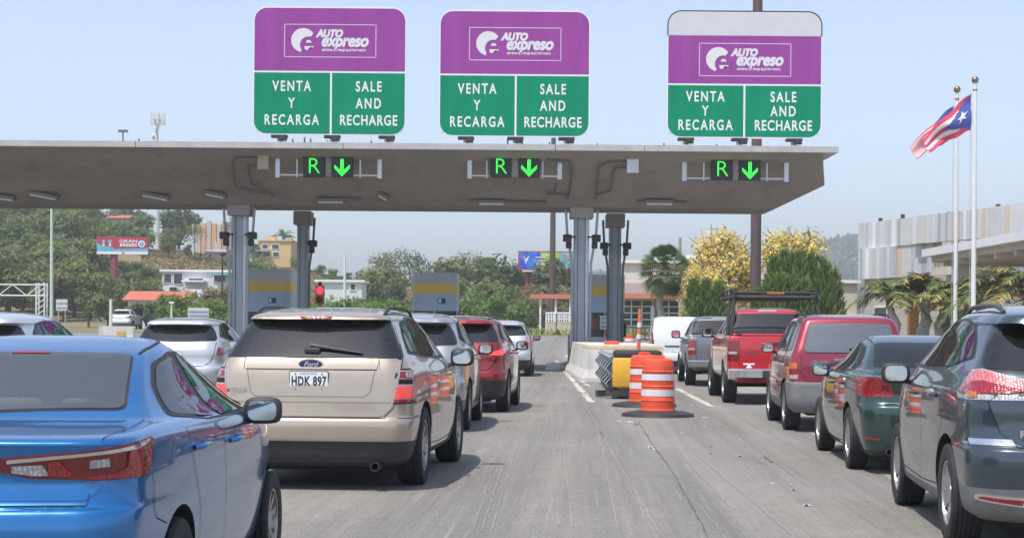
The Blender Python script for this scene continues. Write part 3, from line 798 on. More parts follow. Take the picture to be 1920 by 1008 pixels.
for x0, x1 in ((XL,-33),(-33,-20.2),(-20.2,-12.1),(-12.1,-5.45),(-5.45,1.35),(1.35,4.2),(4.2,10.42)):
    mb.box(((x0+x1)/2, (YL+YR)/2, (ZLT+ZLB)/2+.005), (x1-x0-.02, YR-YL, ZLT-ZLB), LIPC)
cbuild(mb, 'roof_slab')
def col(u, Y, wd, v_top, kind):
    x = XU(u, 300, Y); zt = ZBT-.25 if kind else ZBT-.2
    mb = MB(); z0 = ground_z(x, Y)
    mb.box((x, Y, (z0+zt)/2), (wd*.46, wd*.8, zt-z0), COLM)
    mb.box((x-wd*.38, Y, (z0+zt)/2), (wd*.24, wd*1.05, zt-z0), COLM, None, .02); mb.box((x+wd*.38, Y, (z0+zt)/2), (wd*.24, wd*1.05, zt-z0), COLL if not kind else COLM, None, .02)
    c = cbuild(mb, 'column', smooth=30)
    mb = MB(); mb.box((x, Y, ZBT-.05 if not kind else ZBT-.16), (wd*1.55, 1.0, .62 if not kind else .5), CAPM, None, .03); cbuild(mb, 'capital', c)
    for sx in (1, -1):
        if kind and sx < 0 and u < 400: continue
        mb = MB(); mb.tube([(x+sx*wd*1.05, Y-.3, zt+.1), (x+sx*wd*.95, Y-.32, zt-.7), (x+sx*wd*.62, Y-.34, zt-1.7), (x+sx*wd*.58, Y-.36, z0+.2)], .045, COLM if not kind else CONDM, 7); cbuild(mb, 'conduit', c, 60)
        mb = MB(); zz = zt-.85
        mb.box((x+sx*wd*.95, Y-.45, zz), (.30,.36,.24), BLK, None, .03); mb.box((x+sx*wd*.85, Y-.4, zz-.24), (.2,.22,.22), BLK, None, .03); mb.bar((x+sx*wd*.4, Y-.3, zz+.05), (x+sx*wd*.9, Y-.4, zz+.05), .03, BLK); mb.bar((x+sx*wd*.9, Y-.62, zz-.02), (x+sx*wd*.92, Y-.72, zz-.05), .1, BLK, 12); cbuild(mb, 'floodlight', c)
    return c
col(281.5, 60.2, .50, 233, 0); col(681, 60.2, .52, 233, 0); col(355.5, 64.6, .42, 244, 1); col(720.5, 64.6, .44, 244, 1)
for u in (-120, -60): col(u*2.2, 60.2, .5, 233, 0)
# conduits and boxes on the sloping soffit
def son(u, v):          # point on the front soffit slope seen at (u, v)
    a, b = lev(u, v); y0, z0, y1, z1 = YL+.25, ZLB, YB0, ZBT
    k = (z1-z0)/(y1-y0); Y = (CAMH-z0+k*y0)/(k+b/FPX); return Vector((a/FPX*Y, Y-.05, CAMH-b/FPX*Y-.03))
for line in ([(303,184),(277,184),(273,190),(275,212),(277,218),(298,224),(312,226)], [(303,193),(293,194),(291,200),(295,214),(312,224),(322,229)], [(640,187),(666,188),(670,195),(668,222),(664,232)], [(735,189),(712,189),(702,194),(699,222),(698,232)], [(735,195),(722,196),(718,202),(716,222),(700,227)],
             [(398,232),(425,232)], [(548,234),(640,236)], [(745,235),(805,236)], [(640,226),(664,228)], [(652,214),(650,228)]):
    mb = MB(); mb.tube([son(*p) for p in line], .035, CONDM, 6); cbuild(mb, 'conduit', smooth=60)
for u, v, wd, hh, m in ((309.5,188.5,13,18,mat('box_beige', (.42,.37,.29), .7, noise=.1)),(741,192.5,14,19,GALV)):
    p = son(u, v); k = p.y/FPX; mb = MB(); mb.box(tuple(p+Vector((0, -.12, 0))), (wd*k, .22, hh*k), m, None, .015); cbuild(mb, 'junction_box')
# stubs and birds' spikes on the roof edge
for u, hh in ((144,.35),(163,.12),(343,.14),(357,.2),(364,.16),(384,.1),(435,.1),(595,.22),(612,.2),(644,.1),(778,.1),(840,.08),(700,.08)):
    x = XU(u, 168, YL+.3); mb = MB(); mb.bar((x, YL+.3, ZLT), (x, YL+.3, ZLT+hh), .025, CONDM, 6)
    if hh > .3: mb.box((x, YL+.3, ZLT+hh), (.3,.1,.08), CONDM)
    cbuild(mb, 'roof_fitting')
# under-canopy lamps
LAMPG = mat('lamp_diffuser', (.55,.54,.50), .5); 
def canopy_lamp(u, v, wd, flip, label):
    p = son(u, v); t = empty('canopy_light', tuple(p)); tag(t, label, 'canopy light', 'lights under the toll canopy')
    mb = MB(); mb.box((0, -.05, .05), (wd, .34, .12), CONDM, Matrix.Rotation(flip, 4, 'Y'), .02); mb.build('housing', t)
    mb = MB(); mb.box((0, -.08, -.03), (wd*.86, .28, .05), LAMPG, Matrix.Rotation(flip, 4, 'Y'), .01); mb.build('diffuser', t)
for u, v, wd, fl, lb in ((3,231,.9,.14,'long canopy light cut by the photo edge, leftmost of the row'),(52,229,1.0,.18,'canopy light over the lamp post on the green hillside'),(183,230,.95,.18,'canopy light just above the pale cell tower'),(253,228,.7,.2,'canopy light just left of the front grey column with black floodlights'),
    (388,235,.95,0,'pale canopy light right of the dark rear column, under the first sign'),(449,230,.35,.5,'short tilted canopy light between the first two lane signals'),(576,237,.95,0,'pale canopy light under the second toll sign'),(772,237,1.0,0,'pale canopy light under the third toll sign')):
    canopy_lamp(u, v, wd, fl, lb)
# ------------------------------------------------------------------ toll signs on the roof edge
PUR = mat('sign_purple', (.285,.058,.29), .6, noise=.13, nscale=1.3, spec=.2, stretch=(2.2, 1, .35)); GRN = mat('sign_green', (.001,.235,.125), .6, noise=.12, nscale=1.3, spec=.15, stretch=(2.2, 1, .35)); SWH = mat('sign_white', (.74,.74,.75), .5, noise=.05, nscale=2); SGY = mat('logo_white', (.66,.66,.68), .5); SBLK = mat('sign_black', (.01,.01,.015), .5); SBACK = mat('sign_alu', (.45,.46,.47), .4, .7)
def ring_poly(o, i):   # frame between two equal-length outlines
    n = len(o); return [*o, *i], [(k, (k+1) % n, n+(k+1) % n, n+k) for k in range(n)]
def toll_sign(u0, v0, u1, v1, split, mid, white_top, label, u_legs):
    Y = YL+.1; a = at(u0, v1, Y); b = at(u1, v0, Y); wd, hh = b.x-a.x, at((u0+u1)/2, v0, Y).z-at((u0+u1)/2, v1, Y).z
    cx = (a.x+b.x)/2; cz = ZV((u0+u1)/2, (v0+v1)/2, Y); k = Y/FPX
    t = empty('toll_sign', (cx, Y, cz-hh/2)); tag(t, label, 'sign', 'toll signs on the canopy edge')
    M = FACE((0, 0, hh/2))
    U = lambda u: (u-(u0+u1)/2)*k; W = lambda v: ((v0+v1)/2-v)*k
    mb = MB(); mb.prism(rrect(wd, hh, .46, 8), .05, SWH, M); mb.box((0, .06, hh/2), (wd*.96, .04, hh*.94), SBACK)
    for z in (.2, .5, .8): mb.box((0, .11, hh*z), (wd*.9, .06, .1), SBACK)
    mb.build('sign_panel', t, 40)
    def zone(nm, va, vb, ua, ub, m, rt, rb):
        # rounded only at the outer corners of the sign
        x0, x1, y0, y1 = U(ua), U(ub), W(vb), W(va); P = []; r = .40
        for (x, y, on, a0) in ((x1, y1, rt and ub == u1-2, 0), (x0, y1, rt and ua == u0+2, 90), (x0, y0, rb and ua == u0+2, 180), (x1, y0, rb and ub == u1-2, 270)):
            if on:
                ccx, ccy = x-math.copysign(r, x), y-math.copysign(r, y)
                P += [(ccx+r*math.cos(math.radians(a0+15*i)), ccy+r*math.sin(math.radians(a0+15*i))) for i in range(7)]
            else: P.append((x, y))
        q = MB(); q.prism(P, .006, m, M @ Matrix.Translation((0, 0, .006))); return q.build(nm, t)
    top = white_top if white_top else v0+2
    if white_top:
        zone('blank_strip', v0+2, white_top-.5, u0+2, u1-2, mat('blank_pale', (.56,.56,.60), .5, noise=.06, nscale=2), True, False)
        o = rrect(wd, hh, .46, 8); i_ = rrect(wd-.07, hh-.07, .43, 8); sel = [j for j in range(len(o)) if o[j][1] > W(white_top)]
        q = MB(); vs = [(*o[j], .004) for j in sel]+[(*i_[j], .004) for j in sel]; m_ = len(sel); x1_ = 0
        fs = [(j, j+1, m_+j+1, m_+j) for j in range(m_-1)]; q.add(vs, fs, SBLK, M)
        q.box((-wd/2+.018, (W(v0+16)+W(white_top))/2, .002), (.036, W(v0+16)-W(white_top), .004), SBLK, M); q.box((wd/2-.018, (W(v0+16)+W(white_top))/2, .002), (.036, W(v0+16)-W(white_top), .004), SBLK, M); q.build('black_border', t)
    pz = zone('purple_field', top, split-1.2, u0+2, u1-2, PUR, not white_top, False)
    gl = zone('green_field', split+1.2, v1-2, u0+2, mid-1.2, GRN, False, True); gr = zone('green_field', split+1.2, v1-2, mid+1.2, u1-2, GRN, False, True)
    T = lambda u, v: M @ Matrix.Translation((U(u), W(v), .010))
    H = v1-split
    for fld, uc, wds in ((gl, (u0+mid)/2, (('VENTA', .60), ('Y', 1), ('RECARGA', .98))), (gr, (mid+u1)/2, (('SALE', .5), ('AND', .43), ('RECHARGE', 1.0)))):
        for (wtx, fr), fv in zip(wds, (.235, .50, .765)):
            q = MB(); q.text(wtx, 20.0*k*.84, SWH, T(uc, split+H*fv), bold=.010, sx=.70 if wtx != 'RECHARGE' else .72, space=1.32 if wtx != 'RECHARGE' else 1.16); q.build('lettering', fld)
    # logo panel
    uc = (u0+u1)/2+.5; vc = top+(split-top)*.5+1 if not white_top else (white_top+split)/2-.5
    q = MB(); bw, bh = 107*k, 38*k
    for x, y, w_, h_ in ((0, bh/2, bw, .028), (0, -bh/2, bw, .028), (-bw/2, 0, .028, bh+.028), (bw/2, 0, .028, bh+.028)):
        P = [(x-w_/2, y-h_/2), (x+w_/2, y-h_/2), (x+w_/2, y+h_/2), (x-w_/2, y+h_/2)]; q.prism(P, .003, mat('logo_line', (.62,.45,.62), .5), T(uc, vc))
    q.build('logo_frame', pz)
    q = MB(); Tl = T(uc-31.5, vc-.5); Rr = 14.2*k        # crescent with a small e
    P = []
    for i in range(25): 
        an = math.radians(35+ (258-35)*i/24); P.append((Rr*math.cos(an), Rr*math.sin(an)))
    c2x, c2y, r2 = 6*k, -5.5*k, 9.9*k
    a0 = math.atan2(P[-1][1]-c2y, P[-1][0]-c2x); a1 = math.atan2(P[0][1]-c2y, P[0][0]-c2x)
    if a0 < 0: a0 += 2*math.pi
    inner = [(c2x+r2*math.cos(a0+(a1-a0)*i/20), c2y+r2*math.sin(a0+(a1-a0)*i/20)) for i in range(1, 20)]
    q.prism(P+inner, .003, SGY, Tl)
    hd = lambda r, a0, a1: [(r*math.cos(math.radians(a0+(a1-a0)*i/12)), r*math.sin(math.radians(a0+(a1-a0)*i/12))) for i in range(13)]
    q.prism(hd(3.3*k, 0, 180), .003, SGY, T(uc-25.3, vc+2.4)); q.prism([(-4.5*k, .9*k), (6.6*k, 1.1*k), (6.2*k, -.7*k), (1.2*k, -.9*k)]+[(x-1.4*k, y-.6*k) for x, y in hd(2.9*k, 0, -180)], .003, SGY, T(uc-25.8, vc+7.4))
    q.text('AUTO', 11.5*k, SGY, T(uc-1, vc-8.2), bold=.023, shear=.25, sx=.92); q.text('expreso', 20*k, SGY, T(uc+16.5, vc+.2), bold=.024, shear=.25, sx=.85, space=.98)
    q.text('SISTEMA DE PEAJE ELECTRÓNICO', 3.6*k, SGY, T(uc+16, vc+11), bold=.004, sx=.95)
    q.build('logo', pz)
    for ul in u_legs:
        q = MB(); x = XU(ul, 160, Y)-cx; zb = ZLT-(cz-hh/2)
        q.box((x, .2, zb/2+.02), (.16,.14,abs(zb)+.1), COLL); q.box((x, .12, -.03), (.52,.3,.09), BLK, None, .01); q.box((x+.12, .05, -.12), (.24,.2,.1), BLK, None, .01); q.box((x, .15, zb+.02), (.4,.3,.04), COLL); q.build('bracket', t)
toll_sign(296, 7.5, 476.5, 158.5, 84, 388, None, 'leftmost toll sign, purple over green, VENTA Y RECARGA, lines slightly bent', (327, 389, 453))
toll_sign(514, 11.5, 692, 160.5, 87.5, 604.5, None, 'middle toll sign, purple over green, above the front column pair', (546, 604, 664))
toll_sign(781, 12.5, 964, 162, 99, 872.5, 42, 'right toll sign with a blank white strip and black border on top', (804, 867, 931))
# ------------------------------------------------------------------ lane signals
LED = mat('green_led', (.0,.25,.02), .4, emit=(.03, 1.0, .05), es=1.25); LBOX = mat('signal_black', (.02,.022,.026), .5)
def lane_signal(ul, ur, uR, uA, vt, vb, label):
    Y = 56.9; k = Y/FPX; cx = XU((ul+ur)/2, (vt+vb)/2, Y); cz = ZV((ul+ur)/2, (vt+vb)/2, Y); hw = (ur-ul)/2*k; hh = (vb-vt)/2*k
    t = empty('lane_signal', (cx, Y, cz)); tag(t, label, 'lane signal', 'green lane signals under the canopy edge')
    mb = MB()
    for sx in (1, -1): mb.box((sx*hw, 0, .04), (.15,.08,hh*2+.1), GALV, None, .01); mb.box((sx*hw*.62, 0, -.05), (.05,.05,hh*1.7), COLL)
    for z in (-hh*.78, hh*.5): mb.box((0, .06, z), (hw*2, .05, .05), COLL)
    mb.bar((-hw, .0, hh*.75), (hw, .0, hh*.75), .03, CONDM); mb.box((0, .1, hh*1.15), (hw*1.5,.14,.16), CONDM); mb.build('frame', t)
    for u, ch in ((uR, 'R'), (uA, 'A')):
        x = (u-(ul+ur)/2)*k; s = 25*k
        mb = MB(); mb.box((x, -.06, -.06), (s, .26, s*.96), LBOX, None, .015); bx = mb.build('signal_box', t)
        q = MB(); M = FACE((x, -.195, -.06))
        if ch == 'R': q.text('R', s*1.06, LED, M, bold=-.014, sx=1.0)
        else:
            b = s*.075
            q.prism([(-b, .36*s), (-b, -.2*s), (b, -.2*s), (b, .36*s)], .004, LED, M)
            q.prism([(0, -.44*s), (.36*s, -.06*s), (.36*s, .10*s), (0, -.24*s), (-.36*s, .10*s), (-.36*s, -.06*s)], .005, LED, M @ Matrix.Translation((0, 0, .002)))
        q.build('lit_letter' if ch == 'R' else 'lit_arrow', bx)
    mb = MB(); mb.box(((uR+uA)/2*k-(ul+ur)/2*k, -.02, -.05), (.2,.1,.55), mat('faded_plate', (.38,.33,.31), .7, noise=.3, nscale=10)); mb.build('middle_plate', t)
lane_signal(325.5, 445, 368.5, 401.5, 179, 208, 'green R and arrow lane signal under the leftmost toll sign')
lane_signal(550.5, 656, 587, 620, 179, 209, 'green R and arrow lane signal under the middle toll sign')
lane_signal(802, 921.5, 845.5, 878, 182, 212, 'green R and arrow lane signal under the right toll sign')
# ------------------------------------------------------------------ toll booths
BG = mat('booth_grey', (.52,.53,.55), .55, .0, noise=.08, nscale=2); BY = mat('booth_yellow', (.80,.56,.12), .55, noise=.1, nscale=2); BB = mat('booth_blue', (.42,.55,.68), .5, .0, noise=.08, nscale=2); BGL = mat('booth_glass', (.03,.04,.045), .06); STK = mat('sticker_blue', (.02,.04,.25), .5)
def booth(u, Y, wd, vtop, vy0, vy1, vb0, label, posters=False):
    x = XU(u, 340, Y); z0 = ground_z(x, Y)+.18; t = empty('toll_booth', (x, Y, z0)); tag(t, label, 'toll booth', 'toll booths under the canopy')
    zt = [ZV(u, v, Y)-z0 for v in (vtop, vy0, vy1, vb0)]; dp = 2.6
    P = rrect(wd, dp, .42, 8)
    def slab(nm, za, zb, m, grow=0.0, par=t):
        q = MB(); s = 1+grow; q.prism([(a*s, b*s) for a, b in P], zb-za, m, Matrix.Translation((0, 0, zb))); return q.build(nm, par, 35)
    slab('roof_band', zt[1], zt[0], BG); slab('yellow_band', zt[2], zt[1], BY, .006); bl = slab('upper_wall', zt[3], zt[2], BB); slab('window_band', .95, zt[3], BGL, -.02); slab('lower_wall', 0, .95, BG)
    q = MB(); q.box((wd*.16, -dp/2-.008, (zt[2]+zt[3])/2+.05), (.30,.012,.2), STK); q.prism(rrect(.1,.14,.01), .004, WHT, FACE((wd*.12, -dp/2-.0145, (zt[2]+zt[3])/2+.05))); q.build('sticker', bl)
    q = MB()
    for sx in (-1, 1): q.box((sx*wd/2*.985, 0, (.95+zt[3])/2), (.07,.1,zt[3]-.95), BG)
    q.box((0, -dp/2+.01, (.95+zt[3])/2), (.06,.06,zt[3]-.95), BG); q.build('window_frame', t)
    if posters:
        q = MB(); q.box((.14, -dp/2-.02, 1.50), (.66,.02,.52), WHT)
        for i, m in enumerate((mat('poster_teal', (.10,.36,.38), .6), mat('poster_grey', (.3,.33,.38), .6), STK)): q.box((.14, -dp/2-.033, 1.66-.16*i), (.6,.006,.035), m)
        q.box((-.42, -dp/2-.02, 1.45), (.2,.02,.4), mat('poster_brown', (.30,.12,.04), .6)); q.build('notice', t)
    q = MB(); q.box((wd/2+.05, -.6, 1.2), (.08,.3,.5), BLK, None, .02); q.build('card_reader', t)
booth(315, 68, 1.98, 316, 330, 342, 365, 'toll booth left of the dark rear column above the tan SUV roof')
booth(511, 68, 1.72, 320, 332.5, 344.5, 364, 'toll booth above the silver and red SUVs in mid row')
booth(707, 68, 1.55, 322.5, 335.5, 347.5, 366, 'toll booth right of the front column behind the concrete barrier, notices in its window', True)
mb = MB(); x = XU(341, 340, 69.5); mb.box((x, 69.5, 1.7), (.5, 1.6, 3.3), mat('booth_tan', (.40,.34,.24), .6, noise=.1)); mb.box((x-.22, 68.9, 1.6), (.1, .2, 1.6), BLK); o = mb.build('equipment_cabinet'); tag(o, 'tan equipment cabinet attached at the right of the leftmost toll booth', 'cabinet')
# islands
for u, lb in ((315, 'kerbed concrete island under the leftmost toll booth'), (511, 'kerbed concrete island under the middle toll booth'), (707, 'kerbed concrete island under the right toll booth')):
    x = XU(u, 382, 68); mb = MB(); mb.prism(rrect(2.3, 22, .9, 6), .2, CONC, Matrix.Translation((x, 70, ground_z(x, 70)+.2))); structure(mb.build('kerb_island'))
# ------------------------------------------------------------------ concrete nose barrier, crash cushion, drums
def gnd(x, y): return ground_z(x, y)+.005
YLN = mat('faded_yellow_line', (.55,.40,.16), .7, noise=.3, nscale=4)
bar = empty('concrete_barrier', (3.0, 53, gnd(3, 53))); tag(bar, 'white concrete barrier block with a faded yellow line behind the crash cushion', 'barrier')
mb = MB(); x0, x1, ya, yb = -.98, 1.25, -5.0, 5.0
lev_ = [(0, .10), (.10, .10), (.34, .0), (1.0, -.10)]
V = []
for z, g in lev_: V += [(x0-g, ya-g, z), (x1+g, ya-g, z), (x1+g+.25, yb, z), (x0-g-.15, yb, z)]
F = [(4*j+i, 4*j+(i+1) % 4, 4*j+4+(i+1) % 4, 4*j+4+i) for j in range(3) for i in range(4)] + [(12, 13, 14, 15), (3, 2, 1, 0)]
mb.add(V, F, CONC); mb.build('block', bar)
mb = MB(); mb.add([(x0+.087, ya+.08, .90), (x1-.087, ya+.08, .90), (x1-.089, ya+.089, .955), (x0+.089, ya+.089, .955)], [(0, 1, 2, 3)], YLN)
mb.add([(x0+.082, ya+.09, .90), (x0+.092, ya+.09, .955), (x0-.05, yb-.1, .955), (x0-.06, yb-.1, .90)], [(0, 1, 2, 3)], YLN); mb.build('painted_line', bar)
mb = MB(); mb.box((x0-.14, yb-.4, .62), (.07,.5,1.25), STEEL); mb.build('end_plate', bar)
CUSH = mat('cushion_steel', (.42,.45,.47), .45, .6, noise=.25, nscale=6); CYEL = mat('cushion_yellow', (.68,.38,.035), .5, noise=.1, nscale=4)
cc = empty('crash_cushion', (2.62, 36.6, gnd(2.7, 36.6)), -.03); tag(cc, 'ribbed steel crash cushion with yellow nose and black top beside orange drums', 'crash cushion')
for k in range(7):
    y = .25+k*1.5
    for sx in (1, -1):
        mb = MB(); pr = [(.22+.66*i/24, .055*math.sin(i/24*4*math.pi)) for i in range(25)]; vs = []
        for yy_, fl in ((y, .13), (y+.25, .09), (y+1.5, .0)):
            for z, b in pr: vs.append((sx*(.46+fl+b+.012*k), yy_, z))
        nn = len(pr); mb.add(vs, [(r*nn+i, r*nn+i+1, (r+1)*nn+i+1, (r+1)*nn+i) for r in range(2) for i in range(nn-1)], CUSH)
        fp = mb.build('fender_panel', cc, 70); sd_ = fp.modifiers.new('t', 'SOLIDIFY'); sd_.thickness = .02
for k in range(8):
    mb = MB(); y = .2+k*1.4; mb.box((0, y, .48), (.86,.10,.66), CUSH); mb.box((0, y, .12), (1.0,.5,.12), STEEL)
    for sx in (1, -1): mb.box((sx*.46, y+.1, .16), (.2,.3,.2), BLK, None, .02)
    mb.build('diaphragm', cc)
mb = MB(); mb.box((0, .0, .55), (1.02,.34,.62), CYEL, None, .05); mb.build('nose', cc, 40)
mb = MB(); mb.box((.02, .45, .93), (1.0,1.1,.17), BLK, None, .06); mb.build('rubber_top', cc, 40)
for i in range(6): mb = MB(); mb.box((R_.uniform(-.6, .4), R_.uniform(-.2, .9), .09), (R_.uniform(.1, .3), R_.uniform(.1, .3), R_.uniform(.08, .18)), STEEL, Matrix.Rotation(R_.uniform(-.3, .3), 4, 'Z')); mb.build('bracket', cc)  # loose debris lying under the cushion, no mounting hardware
ORG = mat('drum_orange', (.70,.085,.03), .55, noise=.12, nscale=5); RFW = mat('reflective_white', (.66,.67,.68), .4, noise=.12, nscale=8)
def drum(x, y, label, rz=0.0, s=1.0):
    t = empty('traffic_drum', (x, y, gnd(x, y)), rz); tag(t, label, 'traffic drum', 'orange traffic drums')
    mb = MB(); mb.lathe([(.30*s,.10),(.30*s,.115),(.285*s,.13),(.284*s,.26),(.292*s,.27),(.282*s,.285),(.281*s,.50),(.288*s,.51),(.276*s,.525),(.272*s,.75),(.278*s,.76),(.265*s,.775),(.262*s,.90),(.245*s,.95),(.20*s,.975),(.001,.98)], ORG, 40, None, (False, False)); b = mb.build('drum_body', t, 35)
    for za, zb, ra, rb in ((.345,.455,.285,.2835),(.61,.715,.279,.277)):
        q = MB(); q.lathe([(ra*s, za), (rb*s, zb)], RFW, 40, None, (False, False)); q.build('reflective_band', t, 60)
    q = MB(); q.box((0, 0, .995), (.20,.07,.07), ORG, None, .02); q.box((-.09, 0, .985), (.05,.09,.07), ORG, None, .02); q.box((.09, 0, .985), (.05,.09,.07), ORG, None, .02); q.build('handle', t, 40)
    q = MB(); q.lathe([(.62*s,0),(.60*s,.05),(.50*s,.075),(.33*s,.10),(.28*s,.10)], BLK, 40, None, (True, False)); q.build('rubber_base', t, 35)
drum(2.478, 29.6, 'orange and white drum in front, nearest of the pair by the crash cushion'); drum(2.52, 33.2, 'orange and white drum half hidden behind the nearer drum', .4)
mb = MB()
xd, yd = 2.45, 45.0
tp = empty('delineator_post', (XU(747, 400, yd), yd, gnd(2.5, yd))); tag(tp, 'tall thin orange delineator post behind the drums', 'delineator')
q = MB(); q.bar((0, 0, 0), (.06, 0, 1.98), .055, mat('post_orange', (.62,.16,.08), .6, noise=.1), 10, .045); q.build('post', tp, 60)
for z in (1.2, 1.5): 
    q = MB(); q.bar((z*.03, 0, z), (z*.03+.004, 0, z+.12), .058, RFW, 10); q.build('reflective_band', tp, 60)
def small_drum(u, v, Y, label):
    x = XU(u, v, Y); t = empty('channelizer_drum', (x, Y, gnd(x, Y))); tag(t, label, 'traffic drum')
    q = MB(); q.lathe([(.34,0),(.34,.05),(.26,.06),(.24,1.0),(.001,1.02)], ORG, 20, None, (True, False)); q.build('drum_body', t, 40)
    for za in (.4, .7):
        q = MB(); q.lathe([(.252, za), (.248, za+.13)], RFW, 20, None, (False, False)); q.build('reflective_band', t)
small_drum(738.5, 390, 84, 'small far orange drum beside the white van')
q = MB(); xh = XU(713, 392, 52.2); q.box((xh, 50.5, gnd(3, 50)+1.03), (.42,.3,.14), ORG, None, .03); tag(q.build('traffic_cone_stub'), 'flattened orange marker lying on the concrete barrier', 'marker')
# rubble at the barrier toe
q = MB(); xr = gp(660, 430)
for i in range(14): q.box((xr[0]+R_.uniform(-.5, .45), xr[1]+R_.uniform(-4, 3), gnd(2, 55)+.08), (R_.uniform(.2, .5), R_.uniform(.2, .7), R_.uniform(.1, .3)), CONC if i % 3 else mat('brick_red', (.3,.12,.08), .9), Matrix.Translation((0, 0, 0)), .02)
tag(q.build('rubble'), 'broken kerb rubble at the foot of the concrete barrier', 'rubble', kind='stuff')
# ------------------------------------------------------------------ traffic light by the left booth
Yt = 66; xt = XU(375, 345, Yt); tl = empty('traffic_light', (xt, Yt, ground_z(xt, Yt)+.18)); tag(tl, 'yellow traffic light showing red above the tan SUV roof', 'traffic light')
q = MB(); q.bar((0, 0, 0), (0, 0, 2.1), .05, COLM); q.build('pole', tl, 60)
zc = ZV(375, 345, Yt)-ground_z(xt, Yt)-.18
q = MB(); q.box((0, 0, zc), (.34,.26,.72), mat('signal_yellow', (.70,.22,.02), .5), None, .04); hd = q.build('signal_head', tl, 40)
q = MB(); q.lathe([(.13, 0), (.12, .03), (.001, .05)], mat('red_signal_lit', (.5,.01,.02), .3, emit=(1, .03, .06), es=1.6), 20, FACE((0, -.135, zc+.17)), (False, False)); q.build('red_lamp', hd)
q = MB(); q.lathe([(.13, 0), (.12, .03), (.001, .05)], mat('dark_signal', (.03,.02,.01), .3), 20, FACE((0, -.135, zc-.17)), (False, False)); q.build('dark_lamp', hd)
q = MB(); q.bar((0, 0, zc+.36), (0, 0, zc+.5), .09, BLK, 12, .05); q.build('cap', hd)
# ------------------------------------------------------------------ car shapes:  z, half width, rear y, front y, corner radii, bows, tapers
K_CROSS = [  # tall crossover, 4.72 long
 (.21,.82,.20,4.40,.25,.35,.05,.18,.92,.86),(.27,.90,.08,4.58,.24,.4,.06,.22,.95,.88),(.44,.945,.03,4.69,.24,.42,.07,.25,.955,.88),
 (.455,.947,.015,4.695,.24,.42,.07,.25,.955,.88),(.58,.958,.0,4.71,.24,.42,.07,.25,.955,.88),(.645,.96,.015,4.71,.24,.42,.07,.25,.955,.88),(.67,.96,.045,4.70,.24,.42,.06,.25,.955,.88),
 (.82,.963,.055,4.68,.23,.40,.06,.25,.95,.88),(.97,.957,.07,4.58,.22,.40,.06,.30,.945,.87),(1.04,.948,.08,4.25,.22,.38,.06,.35,.945,.88),
 (1.09,.93,.10,3.75,.21,.30,.06,.20,.945,.92),(1.17,.895,.13,3.42,.20,.25,.06,.16,.945,.93),(1.30,.825,.235,3.12,.18,.22,.07,.15,.945,.93),
 (1.44,.75,.36,2.80,.16,.20,.07,.14,.945,.93),(1.535,.695,.45,2.56,.15,.20,.07,.13,.945,.93),(1.548,.690,.33,2.54,.16,.20,.10,.13,.95,.93),(1.585,.655,.36,2.42,.17,.25,.12,.12,.95,.93),
 (1.625,.58,.62,2.22,.2,.25,.12,.1,.95,.95),(1.652,.46,.95,2.0,.2,.2,.1,.1,.95,.95),(1.665,.25,1.3,1.8,.1,.1,.05,.05,.95,.95)]
K_CROSS2 = [ # rounder crossover, 4.63 long (curvy hatch, high lamps)
 (.22,.80,.24,4.30,.30,.35,.06,.18,.92,.86),(.30,.89,.10,4.48,.30,.4,.08,.22,.94,.88),(.50,.915,.03,4.58,.32,.42,.10,.25,.945,.88),
 (.62,.92,.0,4.61,.33,.42,.11,.25,.945,.88),(.70,.92,.01,4.62,.33,.42,.11,.25,.945,.88),(.735,.92,.05,4.62,.33,.42,.10,.25,.94,.88),
 (.86,.922,.09,4.58,.34,.40,.10,.25,.935,.88),(.98,.918,.08,4.50,.34,.40,.11,.30,.935,.87),(1.07,.91,.10,4.15,.34,.38,.11,.35,.93,.88),
 (1.12,.89,.14,3.70,.33,.30,.11,.20,.93,.92),(1.20,.86,.20,3.40,.30,.25,.11,.16,.93,.93),(1.32,.795,.32,3.08,.26,.22,.11,.15,.925,.93),
 (1.45,.735,.45,2.76,.22,.20,.11,.14,.92,.93),(1.53,.69,.53,2.54,.18,.20,.10,.13,.92,.93),(1.543,.685,.34,2.52,.2,.20,.14,.13,.9,.93),(1.59,.645,.36,2.40,.2,.25,.16,.12,.9,.93),
 (1.635,.56,.66,2.22,.22,.25,.14,.1,.92,.95),(1.665,.43,1.0,2.0,.2,.2,.1,.1,.95,.95),(1.68,.22,1.35,1.8,.1,.1,.05,.05,.95,.95)]
K_BOXY = [   # square compact off-roader, 4.44 long
 (.28,.82,.12,4.22,.14,.3,.03,.1,.95,.9),(.36,.88,.03,4.36,.13,.3,.03,.12,.97,.92),(.50,.905,.0,4.42,.13,.3,.03,.14,.97,.92),(.66,.905,.0,4.44,.13,.3,.03,.14,.97,.92),(.72,.905,.01,4.44,.13,.3,.03,.14,.97,.92),
 (.735,.89,.075,4.43,.11,.3,.03,.14,.97,.92),(.90,.893,.08,4.40,.11,.28,.03,.15,.97,.92),(1.02,.885,.085,4.32,.11,.28,.03,.2,.97,.91),(1.09,.87,.095,3.75,.11,.25,.03,.16,.97,.93),
 (1.16,.845,.11,3.35,.11,.2,.03,.12,.97,.94),(1.32,.79,.18,3.10,.11,.18,.03,.12,.97,.94),(1.48,.735,.25,2.86,.11,.16,.03,.12,.97,.94),(1.60,.69,.31,2.66,.11,.16,.03,.12,.97,.94),
 (1.645,.65,.34,2.55,.14,.18,.04,.12,.97,.94),(1.685,.57,.55,2.35,.16,.2,.05,.1,.97,.95),(1.705,.42,.9,2.1,.16,.16,.05,.08,.97,.95),(1.713,.22,1.3,1.8,.08,.08,.02,.02,.97,.97)]
